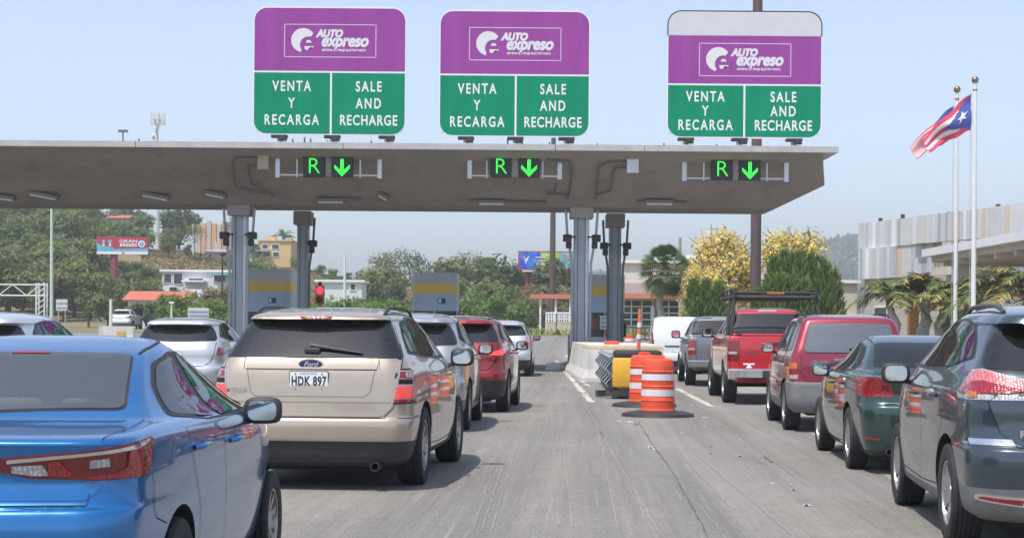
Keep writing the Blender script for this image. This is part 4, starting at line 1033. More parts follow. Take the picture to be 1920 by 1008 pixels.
K_SEDAN = [  # small saloon, 4.36 long
 (.18,.73,.18,4.12,.24,.35,.06,.2,.92,.84),(.25,.79,.07,4.26,.26,.4,.09,.24,.93,.86),(.45,.83,.01,4.34,.28,.42,.11,.26,.935,.86),(.62,.845,.0,4.35,.28,.42,.12,.26,.935,.86),(.70,.8475,.015,4.34,.28,.42,.12,.26,.935,.86),
 (.735,.8475,.06,4.33,.28,.42,.11,.26,.935,.86),(.84,.846,.085,4.26,.27,.4,.11,.28,.935,.86),(.93,.84,.06,4.05,.27,.38,.11,.35,.93,.86),(.985,.83,.04,3.70,.27,.32,.11,.3,.93,.89),(1.005,.822,.06,3.48,.26,.28,.11,.25,.93,.91),
 (1.02,.81,.16,3.32,.24,.26,.10,.2,.93,.92),(1.037,.795,.42,3.2,.2,.25,.08,.18,.93,.93),(1.055,.76,.66,3.1,.17,.22,.07,.16,.935,.93),(1.10,.715,.78,2.98,.15,.2,.07,.15,.935,.93),(1.19,.655,.95,2.76,.14,.2,.07,.14,.93,.93),
 (1.28,.605,1.14,2.52,.14,.2,.07,.13,.93,.93),(1.345,.565,1.32,2.34,.15,.2,.07,.12,.93,.93),(1.385,.52,1.5,2.2,.18,.2,.07,.1,.93,.94),(1.415,.44,1.68,2.07,.16,.16,.05,.05,.95,.95),(1.43,.24,1.82,1.95,.06,.06,.01,.01,.97,.97)]
K_TRUCK = [  # crew-cab pickup, 5.9 long, bed rail 1.36
 (.42,.80,.30,5.55,.10,.3,.02,.1,.97,.9),(.52,.93,.13,5.80,.10,.3,.02,.12,.985,.93),(.60,.965,.10,5.84,.09,.3,.02,.12,.985,.93),(.80,.985,.10,5.88,.09,.3,.02,.12,.985,.93),(1.0,.99,.10,5.88,.09,.3,.02,.12,.985,.93),
 (1.18,.985,.11,5.86,.09,.3,.02,.14,.985,.93),(1.28,.975,.12,5.55,.09,.3,.02,.16,.985,.93),(1.32,.962,.13,4.9,.09,.25,.02,.15,.985,.95),(1.345,.945,.16,4.62,.09,.22,.02,.12,.985,.95),
 (1.355,.925,1.60,4.5,.09,.2,.02,.12,.985,.95),(1.362,.915,1.82,4.45,.09,.2,.03,.12,.97,.95),(1.45,.875,1.86,4.3,.10,.2,.03,.12,.965,.94),(1.62,.79,1.98,4.0,.10,.18,.03,.12,.96,.94),(1.78,.715,2.10,3.72,.10,.16,.03,.12,.96,.94),
 (1.85,.67,2.16,3.56,.12,.18,.04,.12,.96,.94),(1.895,.58,2.34,3.36,.14,.18,.04,.1,.96,.95),(1.918,.42,2.6,3.1,.12,.12,.03,.05,.97,.96),(1.925,.2,2.8,2.95,.05,.05,.0,.0,.97,.97)]
K_VAN = [    # small panel van, 4.7 long
 (.24,.78,.14,4.40,.14,.3,.03,.1,.95,.88),(.32,.84,.04,4.6,.13,.35,.03,.15,.97,.9),(.55,.865,.0,4.70,.13,.4,.03,.2,.975,.9),(.66,.865,.02,4.70,.12,.4,.03,.2,.975,.9),(.69,.865,.06,4.70,.12,.4,.03,.2,.975,.9),
 (.95,.865,.06,4.6,.12,.38,.03,.25,.975,.88),(1.10,.86,.065,4.35,.12,.35,.03,.25,.975,.9),(1.22,.85,.075,3.95,.12,.3,.03,.2,.975,.92),(1.5,.815,.11,3.5,.12,.22,.03,.15,.975,.93),(1.72,.775,.15,3.1,.13,.2,.03,.12,.975,.94),
 (1.80,.72,.2,2.9,.16,.2,.04,.1,.975,.95),(1.85,.6,.45,2.6,.18,.2,.04,.08,.975,.96),(1.87,.38,.9,2.2,.12,.12,.02,.02,.98,.98)]

def mir(pts): return pts + [(-x, z) for x, z in reversed(pts)]
# ---- tan crossover -------------------------------------------------------------------------------------
def spec_edge():
    TAN = paint('champagne', (.445,.372,.295), .45, .34, .06)
    S = dict(keys=K_CROSS, paint=TAN, D=.735, tw=.25, rim='ten', axles=(.93, 3.755), track=.825, arch=.415,
             mirror=(3.02, 1.165, (.25,.19,.15), .07), belt=1.17, front_seat=2.2, rear_seat=1.3, seat_mat=SEATB, mirror_mat=BLK, handles=[(1.55,1.02),(2.55,1.0)],
             rails=(.60,.55,2.35,.045, BLK), plate=(-.01,.985,.345,.172,'HDK 897'))
    S['split'] = [('rear_bumper', BLK, lambda c: c.z < .449 and c.y < .95),
                  ('sill_cladding', BLK, lambda c: c.z < .30 and c.y >= .95)]
    lamp = [[(.735,.785),(1.12,.79),(1.135,.97),(1.07,1.075),(.955,1.105),(.775,1.105)],
            [(.755,.805),(1.09,.805),(1.105,.97),(1.05,1.06),(.95,1.085),(.795,1.085)],
            [(.805,1.02),(1.06,1.0),(1.03,1.05),(.95,1.075),(.81,1.075)], [(.795,.965),(.97,.965),(.98,1.005),(.805,1.01)],
            [(.765,.835),(.97,.835),(.98,.95),(.785,.95)], [(.758,.807),(1.09,.807),(1.09,.828),(.762,.828)]]
    S['panels'] = [
      ('tailgate', TAN, 'R', roundp(mir([(0,.672),(.66,.672),(.745,.76),(.80,.95),(.80,1.19),(0,1.19)]), .05), dict(off=.009, step=.06)),
      ('tailgate_recess', TAN, 'R', roundp(mir([(0,.855),(.50,.855),(.545,.90),(.575,1.085),(0,1.085)]), .03), dict(off=.001, step=.06)),
      ('tailgate_bar', TAN, 'R', roundp(mir([(0,1.092),(.60,1.092),(.605,1.185),(0,1.185)]), .012), dict(off=.02, step=.05)),
      ('rear_window', GLASS, 'R', roundp(mir([(0,1.197),(.81,1.193),(.735,1.36),(.665,1.50),(0,1.505)]), .035), dict(off=.011, step=.06)),
      ('windscreen', GLASS2, 'F', mir([(0,1.20),(.70,1.20),(.60,1.51),(0,1.52)]), dict(step=.08)),
      ('window_trim', BLK, 'S', roundp([(.50,1.235),(.66,1.40),(.86,1.525),(1.3,1.575),(2.0,1.575),(2.45,1.54),(2.85,1.41),(3.32,1.165),(2.2,1.165),(1.2,1.19)], .05), dict(off=.003)),
      ('quarter_window', GLASS, 'S', roundp([(.585,1.26),(.72,1.40),(.90,1.51),(1.08,1.535),(1.02,1.225)], .04), dict(off=.008)),
      ('side_window', GLASS, 'S', roundp([(1.09,1.215),(1.15,1.54),(1.35,1.555),(1.98,1.555),(1.98,1.19)], .03), dict(off=.008)),
      ('side_window', GLASS, 'S', roundp([(2.06,1.19),(2.06,1.553),(2.42,1.525),(2.80,1.40),(3.16,1.20)], .03), dict(off=.008)),
      ('tail_light', [BLK,CLRL,REDL,DARK,LITR,REDL], 'W', lamp, dict(off=.006)),
      ('spoiler_lip', BLK, 'R', roundp(mir([(0,1.512),(.66,1.508),(.645,1.568),(0,1.578)]), .01), dict(off=.003)), ('brake_light', REDL, 'R', mir([(0,1.550),(.15,1.547),(.15,1.566),(0,1.569)]), dict(off=.008)),  # black band paints the shade under the roof spoiler
    ]
    S['seams_creases'] = [('R', [(-.81,1.19),(-.815,.95),(-.755,.75),(-.67,.66),(.67,.66),(.755,.75),(.815,.95),(.81,1.19)]),
                  ('R', [(-.585,1.085),(-.545,.89),(-.50,.85),(.50,.85),(.545,.89),(.585,1.085)], .0125), ('R', [(-.60,1.086),(.60,1.086)], .0125), ('R', [(-.615,1.19),(-.62,1.09)], .0125), ('R', [(.615,1.19),(.62,1.09)], .0125), ('R', [(-.74,.80),(.74,.80)], .0125), ('S', [(1.02,1.20),(1.0,.95),(1.30,.62),(1.40,.36),(2.1,.34),(2.02,.9),(2.02,1.18)]),  # offset entries paint recess shade onto the tailgate
                  ('S', [(2.1,.34),(3.20,.36),(3.30,.8),(3.25,1.14)]), ('W', [(.80,.66),(1.0,.655),(1.25,.67)])]
    def extra(root, B):
        h = B.proj('R', 0, 1.14)[0]; y = h.y-.026; mb = MB()
        el = lambda a, b: [(a*math.cos(2*math.pi*i/28), b*math.sin(2*math.pi*i/28)) for i in range(28)]
        mb.prism(el(.115,.048), .02, CHROME, FACE((0, y, 1.14))); mb.prism(el(.105,.040), .004, mat('badge_blue', (.012,.03,.16), .25, .3, .6), FACE((0, y-.004, 1.14)))
        mb.text('Ford', .066, CHROME, FACE((0, y-.0065, 1.138)), bold=.002, shear=.35); mb.build('badge', root)
        mb = MB(); yy = B.proj('R', -.62, .93)[0].y-.013
        mb.text('EDGE', .05, CHROME, FACE((-.66, yy-.01, .905)), sx=1.3, bold=.002); mb.build('lettering', root)
        mb = MB(); p = []
        for i in range(9):
            t = i/8; x = -.02+t*.48; z = 1.285-.06*t; hh, nr = B.proj('R', x, z); p.append(hh+nr*(.035-.01*t))
        mb.tube(p, [.024,.022,.018,.014,.013,.013,.012,.01,.008], BLK); h2, n2 = B.proj('R', .0, 1.25)
        mb.box(tuple(h2+n2*.02), (.15,.05,.06), BLK, None, .02); mb.build('wiper', root)
        mb = MB(); h = B.proj('R', .0, .27)[0]
        mb.lathe([(.034,.24),(.034,0),(.04,0),(.04,.25),(.001,.245)], STEEL, 20, Matrix.Translation((.60,.05,.225)) @ Matrix.Rotation(-math.pi/2, 4, 'X'), (False, False))
        mb.build('exhaust_pipe', root, smooth=40)
        mb = MB(); mb.box((0, 1.6, .22), (1.2, 2.6, .10), DARK); mb.bar((-.7,.95,.33), (.7,.95,.33), .05, DARK); mb.box((-.15,.45,.27), (.8,.3,.16), DARK, None, .04)
        mb.build('underbody', root)
    S['extra'] = extra
    return S
# ---- blue saloon ---------------------------------------------------------------------------------------
def spec_mazda(paint_m, plate='', D=.60, lampset='swoosh', sy=1, sw=1, sz=1, rim='ten', glass=GLASS2):
    K = scale_keys(K_SEDAN, sy, sw, sz)
    def q(l): return [(a*sy, b*sz) for a, b in l]
    def qw(l): return [(a*sw, b*sz) for a, b in l]
    S = dict(seamw=.0045, keys=K, paint=paint_m, D=D, tw=.2, rim=rim, axles=(.93*sy, 3.50*sy), track=.735*sw, arch=D/2+.05,
             mirror=(2.62*sy, 1.015*sz, (.21,.15,.13), .0), belt=1.06*sz, floor=.58, front_seat=2.05*sy, rear_seat=1.12*sy, mirror_mat=BLK if lampset == 'swoosh' else paint_m, handles=[(1.28*sy,.905*sz),(2.12*sy,.885*sz)], plate=(0,.90*sz,.30,.15,plate))
    S['split'] = [('lower_valance', BLK, lambda c: c.z < .26 and c.y < .8), ('sill_cladding', BLK, lambda c: c.z < .215 and c.y >= .8)]
    if lampset == 'swoosh':
        lamp = [[(.26,.875),(.28,.93),(.62,.958),(.9,.985),(1.16,1.0),(1.19,.975),(1.09,.87),(1.0,.838),(.7,.832),(.4,.845)],
                [(.31,.91),(.31,.926),(.62,.952),(1.13,.992),(1.05,.968),(.7,.945)],
                [(.33,.87),(.33,.90),(.47,.905),(.50,.857),(.42,.857)], [(.49,.857),(.50,.92),(.545,.925),(.60,.87),(.585,.852)],
                [(.68,.892),(.685,.922),(.77,.93),(.77,.895)],
                [(.645,.848),(.78,.862),(.855,.885),(.885,.955),(1.06,.975),(1.10,.94),(1.06,.878),(.99,.845),(.70,.838)]]
        mats = [REDD,CHROME,CLRL,REDL,CLRL,REDL]
    else:
        lamp = [[(.50,.80),(.48,.86),(.52,.93),(.62,.99),(.80,1.0),(1.0,1.005),(1.16,.985),(1.12,.90),(1.02,.83),(.80,.80)],
                [(.51,.85),(.60,.90),(.60,.93),(.53,.925)]]
        mats = [REDL, REDD]
    gl = glass; S['seal'] = .022 if lampset != 'swoosh' else .05
    S['panels'] = [
      ('boot_lid', paint_m, 'R', roundp(mir([(0,.75),(.60,.75),(.70,.86),(.74,.985),(0,.985)]), .03), dict(off=.004, step=.06)),
      ('rear_trim', BLK, 'T', roundp(mir([(0,.72*sy),(.60*sw,.80*sy),(.50*sw,1.42*sy),(0,1.36*sy)]), .04), dict(off=.0035, step=.06)),
      ('windscreen', GLASS2, 'T', roundp(mir([(0,3.16*sy),(.62*sw,2.95*sy),(.50*sw,2.38*sy),(0,2.46*sy)]), .04), dict(off=.004, step=.07)),
      ('window_trim', BLK, 'S', roundp(q([(1.06,1.06),(1.18,1.19),(1.40,1.30),(1.75,1.352),(2.10,1.345),(2.42,1.27),(2.80,1.10),(3.0,1.0),(1.6,1.018)]), .06), dict(off=.003)),
      ('side_window', gl, 'S', roundp(q([(1.12,1.07),(1.22,1.185),(1.42,1.285),(1.74,1.33),(1.80,1.03),(1.5,1.038)]), .05), dict(off=.007)),
      ('side_window', gl, 'S', roundp(q([(1.90,1.03),(1.86,1.332),(2.10,1.322),(2.38,1.255),(2.70,1.115),(2.84,1.022)]), .03), dict(off=.007)),
      ('tail_light', mats, 'W', [qw([(a*.90, b) for a, b in l]) if lampset == 'swoosh' else qw(l) for l in lamp], dict(off=.010)),
      ('rear_reflector', REDL, 'W', qw([(.62,.36),(.84,.36),(.84,.385),(.62,.385)]), dict(off=.004, lod=0)),
    ]
    S['panels'].insert(2, ('rear_window', GLASSM if lampset == 'swoosh' else gl, 'T', roundp(mir([(0,.755*sy),(.575*sw,.83*sy),(.475*sw,1.37*sy),(0,1.325*sy)]), .05), dict(off=.007, step=.06)))
    S['seams_creases'] = [('R', [(-.66*sw,1.0*sz),(-.63*sw,.9*sz),(-.60*sw,.73*sz),(.60*sw,.73*sz),(.63*sw,.9*sz),(.66*sw,1.0*sz)]),
                  ('W', qw([(1.02,.835),(1.06,.72),(1.14,.64),(1.30,.6)])),
                  ('T', [(.655*sw,.16*sy),(.69*sw,.5*sy),(.68*sw,.78*sy)]), ('T', [(-.655*sw,.16*sy),(-.69*sw,.5*sy),(-.68*sw,.78*sy)]),
                  ('S', q([(1.05,1.05),(1.1,.92),(1.30,.6),(1.36,.27),(1.98,.25),(1.86,.8),(1.86,1.02)])), ('S', q([(1.98,.25),(2.86,.27),(2.98,.6),(2.95,.97)]))]
    def extra(root, B):
        if lampset == 'swoosh':
            mb = MB(); hh, nr = B.proj('T', .14*sw, 1.33*sy); patch(mb, B, 'T', [(-.09,1.30*sy),(.09,1.30*sy),(.09,1.325*sy),(-.09,1.325*sy)], REDL, off=.012, step=.04); mb.build('brake_light', root)
        for sx in (1, -1):
            mb = MB(); ribbon(mb, B, 'T', [(sx*.50*sw,1.42*sy),(sx*.50*sw,1.8*sy),(sx*.47*sw,2.2*sy)], BLK, .012, .004); mb.build('roof_moulding', root)
        mb = MB(); mb.box((0, 1.6*sy, .19), (1.2, 2.8*sy, .08), DARK); mb.build('underbody', root)
        if lampset != 'swoosh':
            for sx in (1, -1):
                mb = MB(); mb.lathe([(.032,.2),(.032,0),(.038,0),(.038,.22),(.001,.21)], STEEL, 18, Matrix.Translation((sx*.55,.05,.24)) @ Matrix.Rotation(-math.pi/2, 4, 'X'), (False, False))
                mb.build('exhaust_pipe', root, smooth=40)
    S['extra'] = extra
    return S
# ---- round crossover (dark blue-grey one, and the simpler repeats) -----------------------------------------
def spec_cross2(pm, plate='', D=.70, lit=False, sy=1, sw=1, sz=1, style='wide', clad=GRYP, cladz=.46, word=None, rim='five', keys=K_CROSS2, rails=True, glass=GLASS, mirror_mat=BLK):
    K = scale_keys(keys, sy, sw, sz)
    q = lambda l: [(a*sy, b*sz) for a, b in l]
    qw = lambda l: [(a*sw, b*sz) for a, b in l]
    S = dict(keys=K, paint=pm, D=D, tw=.225, rim=rim, axles=(.95*sy, 3.655*sy), track=.79*sw, arch=D/2+.06,
             mirror=(2.90*sy, 1.14*sz, (.23,.17,.14), .025), belt=1.20*sz, front_seat=2.15*sy, rear_seat=1.3*sy, mirror_mat=mirror_mat, handles=[(1.45*sy,1.02*sz),(2.45*sy,1.0*sz)], plate=(0,.93*sz,.31,.155,plate))
    if rails: S['rails'] = (.545*sw,.72*sy,2.2*sy,.032, STEEL)
    S['split'] = [('rear_bumper', clad, lambda c: c.z < cladz*sz and c.y < 1.0*sy), ('sill_cladding', clad, lambda c: c.z < .36*sz and c.y >= 1.0*sy)]
    red = LITL if lit else REDL
    if style == 'wide':
        lamp = [[(.44,1.035),(.40,1.10),(.44,1.155),(.78,1.235),(.93,1.225),(1.08,1.14),(1.22,1.065),(1.20,1.035),(.95,1.03)],
                [(.45,1.10),(.46,1.145),(.79,1.225),(.92,1.215),(1.06,1.135),(1.17,1.085),(.90,1.085),(.66,1.085)],
                [(.52,1.088),(.52,1.10),(.78,1.155),(.90,1.15),(1.0,1.112),(1.16,1.082),(1.16,1.072),(.90,1.072),(.62,1.075)], [(.84,1.045),(.84,1.08),(.96,1.085),(.96,1.045)]]
        mats = [CLRL, PINKL, REDL, AMBL]
    elif style == 'tall':
        lamp = [[(.78,.80),(1.12,.80),(1.13,1.02),(1.02,1.10),(.80,1.12)], [(.80,.96),(1.1,.94),(1.09,1.03),(1.0,1.08),(.82,1.095)], [(.82,.83),(1.05,.83),(1.05,.93),(.81,.94)]]
        mats = [CLRL, red, CLRL]
    else:   # slim lamps with a bright bar
        lamp = [[(.52,.985),(.52,1.03),(.72,1.08),(.95,1.12),(1.08,1.12),(1.14,1.06),(1.02,.99),(.74,.965)], [(.60,1.0),(.60,1.035),(.74,1.07),(.93,1.105),(1.02,1.06),(.88,1.0)]]
        mats = [REDD, red]
    S['panels'] = [
      ('tailgate', pm, 'R', [(a*sw, b*sz) for a, b in roundp(mir([(0,.74),(.56,.74),(.66,.83),(.72,.98),(.735,1.19),(0,1.19)]), .05)], dict(off=.006, step=.07)),
      ('rear_window', glass, 'R', [(a*sw, b*sz) for a, b in roundp(mir([(0,1.205),(.74,1.235),(.67,1.40),(.60,1.50),(0,1.505)]), .05)], dict(off=.008, step=.07)),
      ('windscreen', GLASS2, 'F', [(a*sw, b*sz) for a, b in mir([(0,1.235),(.68,1.235),(.57,1.51),(0,1.53)])], dict(step=.09)),
      ('window_trim', BLK, 'S', roundp(q([(.66,1.30),(.84,1.44),(1.05,1.545),(1.4,1.575),(2.0,1.575),(2.4,1.535),(2.78,1.41),(3.26,1.195),(2.2,1.195),(1.3,1.215)]), .05), dict(off=.003)),
      ('quarter_window', glass, 'S', roundp(q([(.72,1.31),(.88,1.44),(1.08,1.53),(1.12,1.535),(1.06,1.245)]), .035), dict(off=.007, lod=1)),
      ('side_window', glass, 'S', roundp(q([(1.14,1.24),(1.20,1.54),(1.4,1.555),(1.95,1.555),(1.95,1.215)]), .03), dict(off=.007)),
      ('side_window', glass, 'S', roundp(q([(2.02,1.215),(2.02,1.555),(2.38,1.52),(2.72,1.40),(3.08,1.225)]), .03), dict(off=.007)),
      ('tail_light', mats, 'W', [qw(l) for l in lamp], dict(off=.006)),
    ]
    if lit: S['panels'].append(('brake_light', LITL, 'R', [(a*sw, b*sz) for a, b in mir([(0,1.555),(.17,1.553),(.17,1.573),(0,1.576)])], dict(off=.004)))
    S['seams_creases'] = [('R', [(a*sw, b*sz) for a, b in [(-.745,1.2),(-.73,.98),(-.67,.82),(-.565,.73),(.565,.73),(.67,.82),(.73,.98),(.745,1.2)]]),
                  ('S', q([(1.06,1.22),(1.04,.95),(1.28,.62),(1.38,.38),(2.06,.36),(1.98,.9),(1.98,1.2)])), ('S', q([(2.06,.36),(3.12,.38),(3.22,.8),(3.18,1.16)]))]
    def extra(root, B):
        mb = MB(); mb.box((0, 1.6*sy, .24), (1.2, 2.6*sy, .10), DARK); mb.build('underbody', root)
        if style == 'wide':
            for sx in (1, -1):
                mb = MB(); patch(mb, B, 'W', qw([(.50,.335),(.86,.375),(.88,.40),(.84,.415),(.48,.40)]), CHROME, off=.006, side=sx); patch(mb, B, 'W', qw([(.53,.35),(.83,.385),(.82,.40),(.52,.385)]), REDL, off=.010, side=sx, step=.03)
                mb.build('rear_reflector', root)
                mb = MB(); patch(mb, B, 'W', qw([(.58,.735),(.98,.735),(1.26,.742),(1.0,.775),(.60,.778)]), CHROME, off=.006, side=sx, step=.03); mb.build('bumper_trim', root)
            mb = MB(); y = B.proj('R', -.40, .80)[0].y-.012
            mb.text('ROGUE', .06, CHROME, FACE((-.42, y-.008, .815)), sx=1.35, bold=.003); mb.build('lettering', root)
    S['extra'] = extra
    return S
# ---- boxy maroon off-roader ------------------------------------------------------------------------------
def spec_boxy(pm):
    S = dict(keys=K_BOXY, paint=pm, D=.705, tw=.235, rim='five', axles=(.86, 3.48), track=.78, arch=.41, mirror=(2.78,1.19,(.22,.16,.13),.04), belt=1.16, front_seat=2.05, rear_seat=1.15, seat_mat=SEATB, mirror_mat=pm,
             handles=[(1.35,1.0),(2.3,1.0)], handle_mat=BLK, plate=(0,.86,.31,.155,''), rails=(.60,.55,2.2,.05,BLK))
    S['split'] = [('rear_bumper', GRYP, lambda c: c.z < .728 and c.y < .5), ('wheel_cladding', GRYP, lambda c: c.z < .62 and (abs(c.y-.86) < .56 or abs(c.y-3.48) < .56 or c.y > 4.0)), ('sill_cladding', GRYP, lambda c: c.z < .46)]
    lamp = [[(.745,.76),(.925,.76),(.94,1.0),(.90,1.12),(.78,1.14)], [(.755,.77),(.92,.77),(.92,.83),(.755,.83)], [(.765,.915),(.93,.915),(.93,1.0),(.77,1.0)]]
    S['panels'] = [
      ('tailgate', pm, 'R', roundp(mir([(0,.745),(.66,.745),(.70,.9),(.70,1.125),(0,1.125)]), .03), dict(off=.006, step=.08)),
      ('rear_trim', BLK, 'R', roundp(mir([(0,1.13),(.70,1.13),(.60,1.585),(0,1.59)]), .06), dict(off=.005, step=.08)),
      ('rear_window', GLASSM, 'R', roundp(mir([(0,1.155),(.665,1.155),(.575,1.565),(0,1.57)]), .06), dict(off=.010, step=.08)),
      ('windscreen', GLASS2, 'F', mir([(0,1.19),(.68,1.19),(.59,1.59),(0,1.60)]), dict(step=.09)),
      ('side_window', GLASS, 'S', roundp([(.42,1.19),(.52,1.55),(.62,1.60),(1.02,1.60),(1.0,1.17)], .05), dict(off=.005)),
      ('side_window', GLASS, 'S', roundp([(1.10,1.17),(1.12,1.60),(1.78,1.60),(1.78,1.17)], .04), dict(off=.005)),
      ('side_window', GLASS, 'S', roundp([(1.88,1.17),(1.88,1.60),(2.45,1.58),(2.90,1.20)], .04), dict(off=.005)),
      ('tail_light', [REDL, CLRL, AMBL], 'W', lamp, dict(off=.006))]
    S['seams_creases'] = [('R', [(-.71,1.12),(-.71,.9),(-.67,.735),(.67,.735),(.71,.9),(.71,1.12)]), ('S', [(1.05,1.65),(1.05,1.1),(1.1,.8),(1.35,.5),(1.85,.48),(1.83,1.65)]), ('S', [(1.85,.48),(2.9,.5),(3.0,1.1)])]
    def extra(root, B):
        mb = MB(); mb.box((0, 1.6, .30), (1.2, 2.8, .12), DARK); mb.bar((-.6,.86,.34), (.6,.86,.34), .06, DARK); mb.build('underbody', root)
        mb = MB(); y = B.proj('R', -.45, 1.07)[0].y-.012; mb.text('ESCAPE', .055, CHROME, FACE((-.44, y-.004, 1.02)), sx=1.3, bold=.002); mb.build('lettering', root)
        mb = MB(); mb.box((0, B.proj('R', 0, 1.0)[0].y-.02, 1.045), (.5,.03,.05), GRYP, None, .01); mb.build('tailgate_handle', root)
        mb = MB(); y = B.proj('R', -.27, .97)[0].y-.016
        P = rrect(.24, .14, .06, 5); mb.prism(P, .014, BLK, FACE((-.25, y, .925))); mb.text('OK', .07, AMBL, FACE((-.25, y-.003, .925))) if False else None
        mb.build('handle_recess', root)
        mb = MB(); p = []
        for i in range(7):
            t = i/6; hh, nr = B.proj('R', -.02+.5*t, 1.20-.02*t); p.append(hh+nr*.03)
        mb.tube(p, .013, BLK); mb.build('wiper', root)
        mb = MB(); mb.lathe([(.028,.18),(.028,0),(.034,0),(.034,.2),(.001,.19)], STEEL, 14, Matrix.Translation((-.5,.0,.33)) @ Matrix.Rotation(-math.pi/2, 4, 'X'), (False, False)); mb.build('exhaust_pipe', root)
    S['extra'] = extra
    return S
# ---- pickups ---------------------------------------------------------------------------------------------
def spec_truck(pm, two_tone=None, rim='six', chrome=True, word='F-150', sy=1, sw=1, sz=1, rack=False, D=.80, mats=None, plate=''):
    K = scale_keys(K_TRUCK, sy, sw, sz); BM = CHROME if chrome else GRYP
    q = lambda l: [(a*sy, b*sz) for a, b in l]
    S = dict(belt=1.40*sz, floor=.9*sz, front_seat=3.3*sy, rear_seat=2.35*sy, keys=K, paint=pm, D=D, tw=.27, rim=rim, axles=(1.25*sy, 4.90*sy), track=.85*sw, arch=D/2+.07, mirror=(4.0*sy,1.40*sz,(.25,.22,.14),.10), mirror_mat=BLK,
             handles=[(2.45*sy,1.22*sz),(3.35*sy,1.2*sz)], plate=None, bed=(.80*sw,.16*sy,1.62*sy,.95*sz,1.5*sz))
    S['split'] = [('lower_side', two_tone or pm, lambda c: c.z < .80*sz and c.y > .7)] if two_tone else []
    lamp = [[(.765,.86),(.985,.86),(.985,1.245),(.765,1.245)], [(.785,1.06),(.965,1.06),(.965,1.225),(.785,1.225)], [(.79,.99),(.955,.99),(.955,1.04),(.79,1.04)]]
    S['panels'] = [
      ('tailgate', pm, 'R', [(a*sw, b*sz) for a, b in roundp(mir([(0,.70),(.735,.70),(.735,1.325),(0,1.325)]), .02)], dict(off=.012, step=.09)),
      ('rear_window', GLASS, 'R', [(a*sw, b*sz) for a, b in roundp(mir([(0,1.40),(.80,1.40),(.67,1.79),(0,1.80)]), .05)], dict(off=.006, step=.08)),
      ('windscreen', GLASS2, 'F', [(a*sw, b*sz) for a, b in mir([(0,1.44),(.74,1.44),(.62,1.79),(0,1.80)])], dict(step=.1)),
      ('side_window', GLASS, 'S', roundp(q([(2.12,1.40),(2.26,1.76),(2.92,1.77),(2.94,1.39)]), .04), dict(off=.006)),
      ('side_window', GLASS, 'S', roundp(q([(3.02,1.39),(3.02,1.77),(3.5,1.75),(4.14,1.40)]), .04), dict(off=.006)),
      ('tail_light', [REDD if chrome else REDL, REDL if not chrome else REDD, CLRL], 'W', [[(a*sw, b*sz) for a, b in l] for l in lamp], dict(off=.008)),
      ('brake_light', CLRL, 'R', [(a*sw, b*sz) for a, b in mir([(0,1.845),(.19,1.84),(.19,1.875),(0,1.88)])], dict(off=.006))]
    S['seams_creases'] = [('S', q([(1.84,1.36),(1.84,.6)])), ('S', q([(2.95,1.8),(2.97,1.3),(2.98,.6)])), ('S', q([(4.1,1.36),(4.12,.62)])), ('S', q([(1.98,1.8),(2.0,1.3),(2.05,.9),(2.2,.6)])),
                  ('R', [(a*sw, b*sz) for a, b in [(-.745,1.34),(-.745,.69),(.745,.69),(.745,1.34)]]), ('R', [(a*sw, b*sz) for a, b in [(-.6,.83),(.6,.83)]])]
    def extra(root, B):
        mb = MB(); zb = .60*sz; pts = []
        prof = [(-.11,-.12),(-.02,-.135),(.03,-.12),(.10,-.06),(.10,.06)]
        n = 17; vs = []
        for i in range(n):
            x = -1+2*i/(n-1); bx = .96*sw*x; by = .02+.16*max(0, abs(x)-.72)**1.5*3
            for a, b in ((-.115,.10),(-.03,.09),(.0,.03),(-.05,.025),(-.12,.06)): pass
            for dz, dy in ((-.10,.06),(-.06,.0),(.07,-.01),(.105,.03),(.10,.16),(-.10,.16)): vs.append((bx, by+dy-.03, zb+dz))
        fs = [(i*6+k, i*6+(k+1) % 6, (i+1)*6+(k+1) % 6, (i+1)*6+k) for i in range(n-1) for k in range(6)] + [tuple(range(6)), tuple(range((n-1)*6+5, (n-1)*6-1, -1))]
        mb.add(vs, [f[::-1] for f in fs], BM); o = mb.build('rear_bumper', root, smooth=35)
        mb = MB(); mb.box((0, .0, zb+.0), (.62,.06,.16), BLK, None, .02); mb.build('bumper_step', root)
        mb = MB(); mb.prism(rrect(.31,.15,.012,3), .012, PLATE, FACE((.0,-.036,zb+.0))); mb.text(plate, .09, INK, FACE((.0,-.0395,zb)), bold=.003); mb.build('licence_plate', root)
        mb = MB(); mb.box((0, 2.6*sy, .50*sz), (1.0, 4.2*sy, .18), DARK); mb.bar((-.75,1.25*sy,D/2), (.75,1.25*sy,D/2), .08, DARK); mb.box((0, .5, .5*sz), (1.2,.3,.12), DARK); mb.build('underbody', root)
        mb = MB(); y = B.proj('R', -.5*sw, 1.0*sz)[0].y-.018
        mb.text(word, .085, CHROME, FACE((-.52*sw, y-.002, 1.02*sz)), bold=.004, sx=1.2); mb.build('lettering', root)
        if rack:
            mb = MB()    # white sticker of a small gear-shaped mark
            y = B.proj('R', -.55, .8)[0].y-.016
            for a, b, c_, d_ in ((-.62,.80,.10,.03),(-.50,.80,.10,.03),(-.56,.775,.06,.06),(-.56,.735,.09,.03),(-.60,.745,.03,.02),(-.52,.745,.03,.02)): mb.box((a, y, b), (c_,.004,d_), WHT)
            mb.build('sticker', root)
        mb = MB(); h = B.proj('R', 0, 1.2*sz)[0]; mb.box((.0, h.y-.02, 1.19*sz), (.26,.03,.08), BLK, None, .012); mb.build('tailgate_handle', root)
    S['extra'] = extra
    return S
